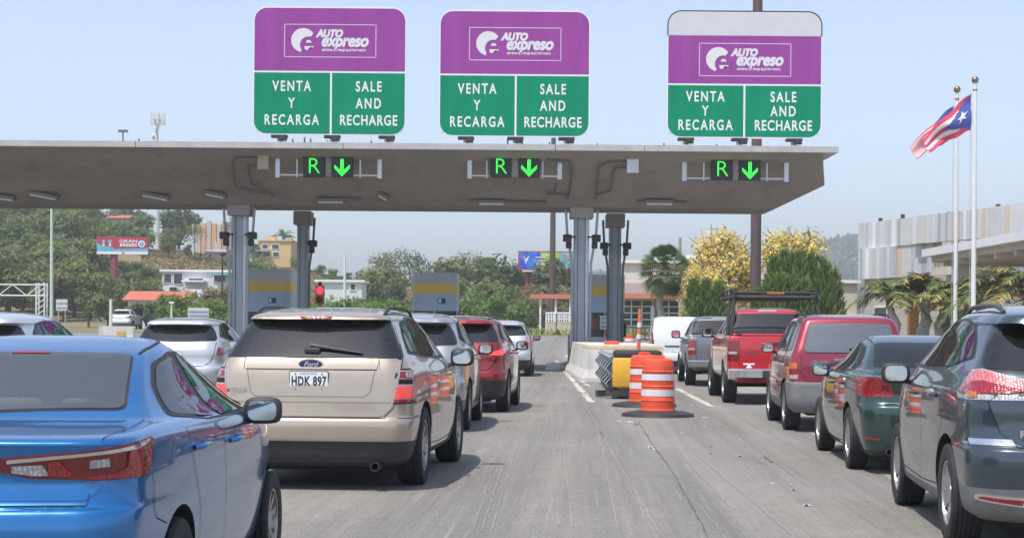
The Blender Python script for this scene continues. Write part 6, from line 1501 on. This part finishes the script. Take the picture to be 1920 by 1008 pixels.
for zf in (0,):
    q = MB(); z0, z1 = hz-1.25, hz-.2
    for z in (z0, z1):
        for dy in (-.5, .5): q.bar((.4, dy, z), (-16, dy, z), .07, WPOLE)
    for i in range(12): q.bar((-1.35*i, -.5, z0 if i % 2 else z1), (-1.35*(i+1), -.5, z1 if i % 2 else z0), .05, WPOLE)
    q.build('truss_beam', t)
def back_sign(u0, u1, v0, v1, Y, label):
    x = XU((u0+u1)/2, v1, Y); g = ground_z(x, Y); k = Y/FPX; t = empty('road_sign', (x, Y, g)); tag(t, label, 'road sign'); z0, z1 = ZV((u0+u1)/2, v1, Y)-g, ZV((u0+u1)/2, v0, Y)-g
    q = MB(); q.prism(rrect((u1-u0)*k, z1-z0, .1), .05, mat('sign_back', (.56,.58,.60), .5, .3, noise=.08), FACE((0, 0, (z0+z1)/2)))
    for s in (.3, .7): q.box((0, -.03, z0+(z1-z0)*s), ((u1-u0)*k*.9, .05, .06), GALV)
    q.build('sign_panel', t); q = MB()
    for sx in (-.3, .3): q.bar((sx*(u1-u0)*k, .08, 0), (sx*(u1-u0)*k, .08, z1), .05, GALV)
    q.build('post', t)
back_sign(65.5, 79, 350, 363.5, 150, 'blank back of a road sign right of the lamp post'); back_sign(220, 244.5, 360, 372, 108, 'wide blank back of a road sign above the silver SUV roof')
# ------------------------------------------------------------------ billboards
BRED = mat('billboard_red', (.42,.03,.06), .5, noise=.05); BBLU = mat('billboard_cyan', (.14,.42,.60), .5, noise=.3, nscale=2); BPOST = mat('billboard_post', (.30,.06,.08), .6)
Y = 205; x = XU(144, 290, Y); g = ground_z(XU(133, 340, Y), Y); t = empty('billboard', (XU(133, 340, Y), Y, g)); ox = x-t.location.x
tag(t, 'red and light blue billboard on a red post before the wooded hill', 'billboard'); k = Y/FPX; zc = ZV(144, 287, Y)-g
q = MB(); q.bar((0, .3, -1), (0, .3, zc-1), .42, BPOST, 14); q.build('post', t, 60)
q = MB(); q.box((ox, 0, zc), (60*k, .5, 20*k), BRED); q.build('panel', t)
q = MB(); M = FACE((ox, -.27, zc))
q.prism([(-30*k, -9*k), (30*k, -9*k), (30*k, -3.5*k), (-8*k, -4.5*k), (-14*k, -1.5*k), (-24*k, -.5*k), (-30*k, 3*k)], .01, BBLU, M)
q.prism([(-30*k, -10.6*k), (30*k, -10.6*k), (30*k, -7.4*k), (-30*k, -7.4*k)], .01, WHT, M @ Matrix.Translation((0, 0, .01)))
q.text('GRAN', 5.2*k, WHT, M @ Matrix.Translation((7*k, 4.6*k, .02)), bold=.10*k, sx=1.5)
R3 = random.Random(4)
for i in range(6): q.box((-1.5*k+i*3.4*k, .2*k, .02), (2.6*k, 3.6*k, .01), WHT, M); q.box((-1.5*k+i*3.4*k+R3.uniform(-.3, .3)*k, .2*k+R3.uniform(-.8, .8)*k, .028), (.9*k, 1.2*k, .01), BRED, M)
q.lathe([(4.2*k, 0), (.001, .01)], WHT, 16, M @ Matrix.Translation((22.5*k, 1.6*k, .02))); q.lathe([(2.9*k, 0), (.001, .01)], BBLU, 16, M @ Matrix.Translation((22.5*k, 1.6*k, .035)))
for cx, cy in ((-22, 4.5), (-14.5, 4.5)): q.box((cx*k, cy*k, .02), (3.6*k, 3.4*k, .01), BBLU, M); q.box((cx*k, (cy-4)*k, .022), (2.2*k, 3.5*k, .01), WHT, M)
q.box((1*k, -9*k, .03), (3*k, 1.6*k, .01), BRED, M); q.build('poster', t)
Y = 190; t = empty('billboard', (XU(640, 340, Y), Y, ground_z(XU(640, 340, Y), Y))); g = t.location.z; k = Y/FPX; zc = ZV(640, 305, Y)-g
tag(t, 'bright blue and lime billboard behind the slim brown pole', 'billboard')
q = MB()
for sx in (-22, 22): q.bar((sx*k, .3, -1), (sx*k, .3, zc), .25, BPOST, 10)
q.build('post', t, 60); q = MB(); q.box((0, 0, zc), (66*k, .5, 22*k), BPOST); q.build('panel', t)
def swirl(n, b):
    tc = N(n, 'ShaderNodeTexCoord'); f = noise_(n, tc.outputs['Object'], .9, 5, .65); c = mix_(n, rng(n, f, .4, .6, 0, 1), (.02,.045,.55), (.05,.22,.72)); n.links.new(c, b.inputs['Base Color'])
BSW = node_mat('billboard_blue', swirl)
def swirl2(n, b):
    tc = N(n, 'ShaderNodeTexCoord'); f = noise_(n, tc.outputs['Object'], .9, 5, .65); c = mix_(n, rng(n, f, .4, .6, 0, 1), (.25,.50,.015), (.62,.62,.02)); n.links.new(c, b.inputs['Base Color'])
BLM = node_mat('billboard_lime', swirl2)
def swirl3(n, b):
    tc = N(n, 'ShaderNodeTexCoord'); f = noise_(n, tc.outputs['Object'], 1.1, 5, .65); c = mix_(n, rng(n, f, .4, .6, 0, 1), (.08,.30,.36), (.28,.52,.60)); n.links.new(c, b.inputs['Base Color'])
BTL = node_mat('billboard_teal', swirl3)
q = MB(); M = FACE((0, -.26, zc)); rect = lambda a, b, c_, d: [(a*k, c_*k), (b*k, c_*k), (b*k, d*k), (a*k, d*k)]
q.prism(rect(-31, -7, -9.7, 9.7), .01, BSW, M); q.prism(rect(-7, 15, -9.7, 9.7), .01, BLM, M); q.prism(rect(15, 33, -9.7, 9.7), .01, BTL, M)
M2 = M @ Matrix.Translation((0, 0, .012)); q.prism([(-27*k, 5*k), (-25.5*k, 2*k), (-24*k, -4.5*k), (-22*k, 1*k), (-19.5*k, 6*k), (-23*k, 3.2*k)], .01, WHT, M2); q.box((-24*k, 3.4*k, .01), (2.6*k, 2*k, .01), BRED, M2)
for a, b, c_, d, m in ((-13, -1, 3.4, 4.4, WHT), (-9, -1.5, 1.4, 3, BRED), (-15, 3, -1.6, .8, BTL), (-13, 1.5, -4.6, -3.2, WHT), (-6, 4, 6, 6.8, WHT)): q.prism(rect(a, b, c_, d), .01, m, M2)
SKN = mat('poster_skin', (.45,.22,.17), .6)
for cx in (22, 28): q.lathe([(2.6*k, 0), (.001, .01)], SKN, 12, M2 @ Matrix.Translation((cx*k, 5*k, 0)))
q.build('poster', t); q = MB(); q.box((-8*k, -.1, zc-12.2*k), (40*k, .5, 1.8*k), SWH); q.build('catwalk', t)
# ------------------------------------------------------------------ houses
def house(label, u0, u1, v0, v1, Y, dp, wm, rm, wins, roof='flat', storeys=None, cat='house', trim=None, group=None, name='house'):
    uc = (u0+u1)/2; x = XU(uc, v1, Y); k = Y/FPX; wd = (u1-u0)*k; zb = ZV(uc, v1, Y); zt = ZV(uc, v0, Y); g = min(ground_z(x, Y), zb); t = empty(name, (x, Y, g)); tag(t, label, cat, group)
    q = MB(); rh = 0 if roof == 'flat' else min(wd, dp)*.17; q.box((0, dp/2, (zt-rh-g)/2), (wd, dp, zt-rh-g), wm); q.build('wall', t)
    q = MB(); e = .5
    if roof == 'flat': q.box((0, dp/2, zt-g+.1), (wd+.5, dp+.5, .22), rm)
    else:
        z = zt-rh-g; r = wd*.22 if roof == 'hip' else wd/2+e
        V = [(-wd/2-e, -e, z), (wd/2+e, -e, z), (wd/2+e, dp+e, z), (-wd/2-e, dp+e, z), (-r, dp/2, z+rh), (r, dp/2, z+rh)]
        q.add(V, [(0, 1, 5, 4), (2, 3, 4, 5), (1, 2, 5), (3, 0, 4), (3, 2, 1, 0)], rm)
    q.build('roof', t)
    for (a, b, c_, d) in wins:       # fractions of the front
        q = MB(); X0, X1 = -wd/2+wd*a, -wd/2+wd*b; H = zt-rh-zb; Z0, Z1 = zb-g+H*c_, zb-g+H*d
        q.box(((X0+X1)/2, -.04, (Z0+Z1)/2), (X1-X0+.2, .10, Z1-Z0+.2), trim or WHT); w_ = q.build('window', t); q = MB(); q.box(((X0+X1)/2, -.07, (Z0+Z1)/2), (X1-X0, .08, Z1-Z0), BGL)
        q.build('pane', w_)
    return t, x, g, k, zt
RTL = mat('red_roof', (.48,.13,.085), .8, noise=.15, nscale=2); CRM = mat('cream_wall', (.52,.47,.38), .85, noise=.08); OAP = mat('peach_wall', (.60,.36,.20), .85, noise=.1, nscale=1.5); YHO = mat('yellow_wall', (.62,.44,.20), .85, noise=.08); WHO = mat('white_wall', (.62,.64,.67), .8, noise=.08); SLT = mat('slate_roof', (.30,.31,.34), .8)
house('white house with a broad red roof at the top of the hill', 125, 155, 250, 268, 305, 8, CRM, RTL, [(.1,.25,.2,.7),(.6,.75,.2,.7)], 'hip')
t, x, g, k, zt = house('peach apartment block of tall columns on the hilltop', 233, 276, 264, 294, 300, 9, OAP, OAP, [(a, a+.09, b, b+.26) for a in (.06,.22,.38,.54,.70,.86) for b in (.1,.45)], 'flat', cat='apartments', trim=OAP, name='apartment_building')
for i in range(8):
    q = MB(); q.box((-21*k+i*6*k, -.5, (zt-g)*.5+R3.uniform(-.3, .6)), (.75, .9, zt-g+R3.uniform(-.5, .9)), OAP if i % 2 else CRM); q.build('column', t)
t, x, g, k, zt = house('yellow two storey house at the right of the hilltop', 303, 341, 282, 302, 300, 8, YHO, YHO, [(.12,.28,.55,.8),(.42,.62,.55,.8),(.15,.35,.08,.34),(.45,.62,.1,.35)], 'flat')
q = MB(); q.box((-1.0, 3, zt-g+.5), (1.6, 2, .8), YHO); q.box((2.0, 4, zt-g+.4), (.6,.6,.7), YHO); q.build('chimney', t); q = MB(); q.box((-13*k, -1.0, (ZV(322, 294, 300)-g)), (16*k, 2.0, .2), SLT); q.build('porch_roof', t)
t, x, g, k, zt = house('low grey shed with two peach doors beside the cell tower', 192, 216, 293, 303, 288, 5, mat('shed_grey', (.40,.38,.37), .85), SLT, [(.45,.75,.1,.8)], 'flat', cat='shed', name='shed'); q = MB(); q.box((-9*k, -.15, .9), (1.2, .2, 1.7), OAP); q.box((-5*k, -.15, .9), (.8, .2, 1.7), OAP); q.build('door', t)
house('low dark roofed house under the peach apartments', 240, 262, 291, 304, 285, 6, mat('shed_tan', (.42,.34,.26), .85), SLT, [(.2,.4,.2,.7)], 'gable', cat='house')
t, x, g, k, zt = house('white modern two level house below the dry slope', 190, 277, 318, 346, 190, 9, WHO, SWH, [(.03,.12,.55,.9),(.16,.27,.5,.92),(.36,.55,.55,.72),(.70,.85,.6,.85),(.10,.2,.08,.35),(.45,.6,.05,.3)], 'flat', trim=WHO)
q = MB(); q.box((-4*k, -1.0, (zt-g)*.99-1.0), (26*k, 2.2, .18), SWH); q.box((-4*k, -2.0, (zt-g)*.55), (30*k, .15, .8), SWH); q.box((28*k, -1.2, zt-g-.3), (20*k, 2.4, .2), mat('turq_roof', (.20,.42,.44), .6)); q.build('balcony', t)
house('long low house with a red roof behind the bushes at left', 150, 216, 340, 352, 165, 6, WHO, RTL, [(.1,.2,.1,.6),(.6,.7,.1,.6)], 'gable')
house('small white block behind the bushes right of the dark rear column', 372, 424, 330, 342, 160, 5, WHO, SWH, [(.75,.85,.3,.8)], 'flat', cat='building', name='building')
# ------------------------------------------------------------------ red awning shelter and its white fence
Y = 128; t = empty('shelter', (XU(648, 380, Y), Y, ground_z(6, Y))); g = t.location.z; k = Y/FPX; AWN = mat('awning_red', (.55,.19,.13), .7, noise=.1); tag(t, 'open shelter with a flat red awning on white posts', 'shelter')
q = MB(); zt = ZV(648, 344.5, Y)-g; q.box((0, 1.5, zt-.15), (53*k, 3.4, .32), AWN); q.build('roof', t)
for u in (633, 651, 668, 674):
    q = MB(); q.box(((u-648)*k, .1, (zt-.3)/2), (.14,.14,zt-.3), WHT); q.build('post', t)
Y = 124; t = empty('picket_fence', (XU(658, 380, Y), Y, ground_z(6, Y))); g = t.location.z; k = Y/FPX; tag(t, 'low white rail fence with a pale wall under the shelter', 'fence'); zt = ZV(658, 366, Y)-g
q = MB(); q.box((0, 0, zt*.3), (36*k, .12, zt*.6), CRM); q.build('low_wall', t); q = MB()
for z in (.72, .86, 1.0): q.box((0, 0, zt*z), (36*k, .06, .09), WHT)
for i in range(13): q.box((-18*k+i*3*k, 0, zt*.5), (.10,.10,zt), WHT)
q.build('rails', t)
Y = 121; t = empty('chain_link_fence', (XU(640, 385, Y), Y, ground_z(4, Y))); g = t.location.z; tag(t, 'thin dark post and wire fence along the grass verge', 'fence'); q = MB(); zt = 1.5
for i in range(9): q.bar((-5+i*1.9, 0, 0), (-5+i*1.9, 0, zt), .04, STEEL, 6)
q.build('posts', t); q = MB()
for z in (.3, .8, 1.4): q.bar((-5, 0, z), (10.2, 0, z), .012, STEEL, 5)
for i in range(40): q.bar((-5+i*.38, 0, .1), (-5+i*.38, 0, 1.4), .007, STEEL, 4)
q.build('wires', t)
# ------------------------------------------------------------------ beige building with the red awning (middle right)
Y = 150; k = Y/FPX; x0 = XU(725, 350, Y); g = ground_z(x0, Y); t = empty('commercial_building', (x0, Y, g)); tag(t, 'beige flat roofed building with a red awning over gridded windows', 'building')
GRYW = mat('grey_beige_wall', (.40,.36,.35), .85, noise=.08, nscale=1); PALW = mat('pale_wall', (.60,.56,.52), .85, noise=.08, nscale=1)
zz = lambda v: ZV(760, v, Y)-g
q = MB(); q.box((6.2, 6, zz(331)/2), (12.8, 11.6, zz(331)), GRYW); q.build('lower_wall', t); q = MB(); q.box((6.2, 6, (zz(307)+zz(331))/2), (12.4, 11, zz(307)-zz(331)), PALW); q.build('upper_wall', t)
q = MB(); q.box((6.2, 6, zz(306)), (12.9, 11.6, .25), SWH); q.build('roof', t)
q = MB(); q.box((4.4, -.9, zz(347)), (9.2, 2.0, .42), AWN); q.build('awning', t)
for i in range(2):
    q = MB(); xa = .2+i*3.2; xb = xa+2.7; za, zb = .6, zz(351); q.box(((xa+xb)/2, .14, (za+zb)/2), (xb-xa, .1, zb-za), mat('shop_glass', (.035,.06,.05), .08, noise=.5, nscale=1.2)); w_ = q.build('window', t); q = MB()
    for j in range(4): q.box((xa+(xb-xa)*j/3, .05, (za+zb)/2), (.10,.1,zb-za), WHT)
    for j in range(5): q.box(((xa+xb)/2, .05, za+(zb-za)*j/4), (xb-xa, .1, .09), WHT)
    q.build('frame', w_)
q = MB(); q.box((2.9, .05, zz(365)/1.0*.5), (.3,.3,zz(351)), WHT); q.build('pillar', t)
t, x, g2, k2, zt2 = house('tall pale blank walled building behind the yellow flowering tree', 800, 900, 302, 388, 158, 12, PALW, SWH, [], 'flat', cat='building', name='building')
# ------------------------------------------------------------------ striped building on the right with entrance canopy
A = Vector((23.3, 118)); Bp = Vector((28.9, 98)); d = (Bp-A).normalized(); nrm = Vector((-d.y, d.x))*-1
if nrm.x > 0: nrm = -nrm
t = empty('civic_building', (A.x, A.y, ground_z(25, 110)), math.atan2(d.y, d.x)); g = t.location.z; tag(t, 'building clad in pale, grey and orange vertical panels with white entrance canopy', 'building')
# local x runs along the facade towards the camera, local -y faces the road
ZT, ZM, ZB = 8.65-g, 6.9-g, 4.85-g; LEN = 62.0
FINC = [mat('fin_%d' % i, c, .6, .1, noise=.06, nscale=1) for i, c in enumerate(((.58,.58,.58), (.50,.51,.53), (.62,.64,.68), (.45,.47,.51), (.56,.55,.53), (.60,.49,.36), (.72,.73,.75), (.36,.38,.41), (.58,.57,.55), (.54,.54,.55), (.60,.60,.61), (.54,.55,.57)))]
q = MB(); q.box((LEN/2, 8, (ZB+.1)/2), (LEN, 15.0, ZB+.1), mat('board_concrete', (.40,.385,.355), .9, noise=.12, nscale=.8, stretch=(1, 1, 5))); q.build('base_wall', t)
RF = random.Random(8); step = 0
q = MB(); x = 0; dep = 0
while x < LEN:
    w_ = RF.uniform(.22, .62); 
    if RF.random() < .16: dep = RF.choice((0, .25, .5, -.15))
    q.box((x+w_/2, dep+.7, (ZT+ZM)/2+RF.uniform(-.0, .0)), (w_-.02, 1.4, ZT-ZM-.01), RF.choice(FINC)); x += w_
q.build('upper_panel_cladding', t)
q = MB(); x = 0; dep = 0
while x < LEN:
    w_ = RF.uniform(.22, .62)
    if RF.random() < .18: dep = RF.choice((0, .3, .55))
    q.box((x+w_/2, dep+.72, (ZM+ZB)/2), (w_-.02, 1.4, ZM-ZB-.02), RF.choice(FINC)); x += w_
q.build('lower_panel_cladding', t)
q = MB(); q.box((LEN/2, 8, (ZT+ZB)/2-.1), (LEN-.2, 13.5, ZT-ZB), FINC[1]); q.build('core', t)
for xa, wa, za, zb in ((2.6, 1.6, 1.0, 2.2), (11, 1.4, .6, 2.4)):
    q = MB(); q.box((xa, .45, (za+zb)/2), (wa+.24, .2, zb-za+.24), WHT); w2 = q.build('window', t); q = MB(); q.box((xa, .38, (za+zb)/2), (wa, .12, zb-za), BGL); q.build('pane', w2)
q = MB()
for i in range(22): q.box((RF.uniform(0, 40), RF.uniform(1, 4), ZT+.1), (.2, .2, RF.uniform(.2, .7)), BLK)
q.build('roof_fitting', t)
# entrance canopy (world axes)
ec = empty('entrance_canopy', (26.5, 82, ground_z(25, 82))); ge = ec.location.z; tag(ec, 'white edged concrete entrance canopy in front of the striped building', 'canopy')
zc = 5.75-ge; WCO = mat('warm_concrete', (.52,.47,.40), .85, noise=.1, nscale=1)
q = MB(); q.box((0, -6, zc), (7.4, 43, .42), SWH); q.build('fascia', ec); q = MB()
q.box((.2, -6, zc-.36), (6.8, 42.6, .3), WCO)
for i in range(12): q.box((.2, 13-i*3.4, zc-.62), (6.6, .35, .34), WCO)
q.build('soffit', ec)
for y, wdx in ((6.0, 1.0), (-3, 1.0), (-12, 1.0)):
    q = MB(); q.box((1.4, y, zc/2-.3), (1.2, 2.6, zc-.7), WCO); q.build('wall_pier', ec)
q = MB(); q.box((-1.0, 14.6, zc*.5-.3), (2.4, .5, zc-.6), SWH); q.build('end_wall', ec)
t, x, g, k, zt = house('low beige annex left of the striped building', 938, 1004, 331, 388, 119, 8, mat('annex_beige', (.54,.49,.41), .85, noise=.08, nscale=.8, stretch=(1, 1, 4)), SWH, [(.82,.95,.12,.32)], 'flat', cat='building', name='annex_building')
mb = MB(); xp = XU(1070, 380, 78); mb.box((0, 0, 1.75), (.42,.42,3.5), mat('orange_post', (.60,.30,.09), .7, noise=.1)); mb.box((0, 0, .06), (.6,.6,.12), CONC); o = mb.build('painted_pillar', loc=(xp, 78, ground_z(xp, 78)+.1)); tag(o, 'square orange post between the palms', 'post')
# ------------------------------------------------------------------ flagpoles and flags
FW = mat('flag_white', (.66,.64,.66), .8); FR = mat('flag_red', (.55,.05,.09), .8); FB = mat('flag_blue', (.055,.08,.30), .8)
def flagpole(u, v0, Y, r, label):
    x = XU(u, 380, Y); g = ground_z(x, Y)+.13; zt = ZV(u, v0, Y)-g; t = empty('flagpole', (x, Y, g)); tag(t, label, 'flagpole', 'flagpoles'); q = MB(); q.bar((0, 0, 0), (0, 0, zt), r, WPOLE, 16, r*.72); q.build('pole', t, 40)
    q = MB(); q.sphere((0, 0, zt+.12), .15, mat('finial_bronze', (.25,.20,.12), .35, .8)); q.sphere((0, 0, zt-.28), .10, MATS['finial_bronze'], 10, (1, 1, .7)); q.build('finial', t, 60); q = MB(); q.bar((-r-.05, 0, zt-.4), (-r-.05, 0, 1.2), .012, GALV, 5); q.build('halyard', t); return x, g, zt
xA, gA, zA = flagpole(1140.5, 97, 70, .11, 'taller white flagpole, flying the starred flag, right of the pair'); xB, gB, zB = flagpole(1119.5, 108, 73, .10, 'shorter white flagpole, flag hidden behind the starred flag')
def flag(x, y, ztop, hoist, fly, kind, label, du=0.0):
    nx, ny = 30, 25 if kind == 'star' else 13; q = MB(); V = []
    def P(a, b):      # a along the fly, b down the hoist; blown to the left and sagging
        sag = a**1.15*fly*.78; xx = -a*fly*.83*(1-.12*b); zz = -b*hoist*(1-.50*a) - sag*(1.0-.12*b); return Vector((xx, .16*math.sin(a*9+b*2.2)*a**.5+.06*math.sin(b*7+a*4), zz+.05*math.sin(a*11+b)))
    for j in range(ny+1):
        for i in range(nx+1): V.append(P(i/nx, j/ny))
    ms = [FW, FR, FB]; k0 = len(q.v); q.v = [tuple(v) for v in V]; q.mats = ms
    for j in range(ny):
        for i in range(nx):
            a, b = (i+.5)/nx, (j+.5)/ny
            if kind == 'star':
                m = 1 if int(b*5) % 2 == 0 else 0
                if a < .62*(1-abs(2*b-1)): m = 2
            else:
                m = 1 if int(b*13) % 2 == 0 else 0
                if a < .42 and b < .54: m = 2
            q.f.append((j*(nx+1)+i, (j+1)*(nx+1)+i, (j+1)*(nx+1)+i+1, j*(nx+1)+i+1)); q.m.append(m)
    o = q.build('flag', None, 80, (x, y, ztop)); tag(o, label, 'flag', 'flags')
    if kind == 'star':
        s = MB(); c = (.20, .5); pts = []
        for i in range(10):
            an = math.pi/2+i*math.pi/5; r = .135 if i % 2 == 0 else .055; pts.append(P(c[0]-r*math.cos(an)*1.0, c[1]-r*math.sin(an)*1.25)+Vector((0, -.03, 0)))
        cc_ = P(*c)+Vector((0, -.05, 0)); s.add([cc_]+pts, [(0, 1+i, 1+(i+1) % 10) for i in range(10)], FW); s.build('star', o)
    sd = o.modifiers.new('thick', 'SOLIDIFY'); sd.thickness = .01
flag(xA-.14, 70, gA+ZV(1138, 110, 70)-gA, 1.48, 2.35, 'star', 'faded red and white striped flag with a white star on blue')
flag(xB-.12, 73, gB+ZV(1116, 124, 73)-gB, 1.40, 2.2, 'stripes', 'ragged red striped flag with a blue corner, behind the starred flag')
# ------------------------------------------------------------------ far left: median barrier and distant traffic
def jersey(u0, u1, vt, Y, label, m=CONC):
    x0, x1 = XU(u0, vt, Y), XU(u1, vt, Y); g = min(ground_z(x0, Y), ground_z(x1, Y)); zt = ZV((u0+u1)/2, vt, Y); t = empty('median_barrier', ((x0+x1)/2, Y, g)); tag(t, label, 'barrier'); h = zt-g; q = MB(); L = x1-x0
    V = [(sx*L/2, b, z) for sx in (-1, 1) for b, z in ((-.3, 0), (-.3, .1), (-.12, h*.45), (-.08, h), (.08, h), (.12, h*.45), (.3, .1), (.3, 0))]
    q.add(V, [(i, i+1, 9+i, 8+i) for i in range(7)]+[tuple(range(7, -1, -1)), tuple(range(8, 16))], m); q.build('block', t); return t, h
t, h = jersey(116, 157, 381.5, 96, 'grey median barrier block with a yellow patch left of the silver SUV'); q = MB(); q.box((.3, -.2, h*.55), (.42, .03, .25), mat('patch_yellow', (.55,.36,.05), .7)); q.build('yellow_patch', t)
jersey(108, 131, 371, 185, 'pale pinkish barrier beyond the far left cars', mat('pink_barrier', (.60,.52,.49), .8))
FG = 'distant traffic on the left carriageway'
def far_car(u, Y, S, label, head=.05, cat='car', nm='suv_car'):
    x = XU(u, 381, Y); car(nm, label, cat, FG, gz(x, Y), head, S, 2)
if ONLY is None:
    far_car(88, 196, spec_cross2(BLACKP, rails=False), 'far black SUV near the blank road sign')
    far_car(140, 146, spec_cross2(WHITE, rails=False, style='slim'), 'far white SUV above the median barrier')
    far_car(109, 250, spec_cross2(GREY, rails=False), 'far small dark car between the black and white SUVs')
    far_car(98, 232, spec_cross2(PALE, rails=False), 'far pale car partly behind the black SUV')
    far_car(168, 205, spec_cross2(SILV, rails=False), 'far silver car right of the white SUV')
    far_car(180, 150, spec_truck(GREY, None, 'six', False, '', .9, .95, .93), 'far dark pickup seen over the silver SUV roof', cat='pickup truck', nm='pickup_truck')
    far_car(196, 190, spec_van(WHITE), 'far white van seen over the silver SUV roof', cat='van', nm='van')
    far_car(207, 170, spec_cross2(PALE, rails=False), 'far pale car left of the wide blank road sign')
# ------------------------------------------------------------------ haze over the place
hz = MB(); hz.box((0, 4400, 60), (19000, 9300, 124), DARK); hm = bpy.data.materials.new('haze'); hm.use_nodes = True; hn = hm.node_tree; hn.nodes.clear()
pv = hn.nodes.new('ShaderNodeVolumePrincipled'); ho = hn.nodes.new('ShaderNodeOutputMaterial'); hn.links.new(pv.outputs[0], ho.inputs['Volume'])
pv.inputs['Color'].default_value = (.93, .97, 1.0, 1); pv.inputs['Density'].default_value = HAZE; pv.inputs['Anisotropy'].default_value = .2
if HAZE > 0:
    hz.mats = [hm]; o = hz.build('haze'); o['kind'] = 'stuff'
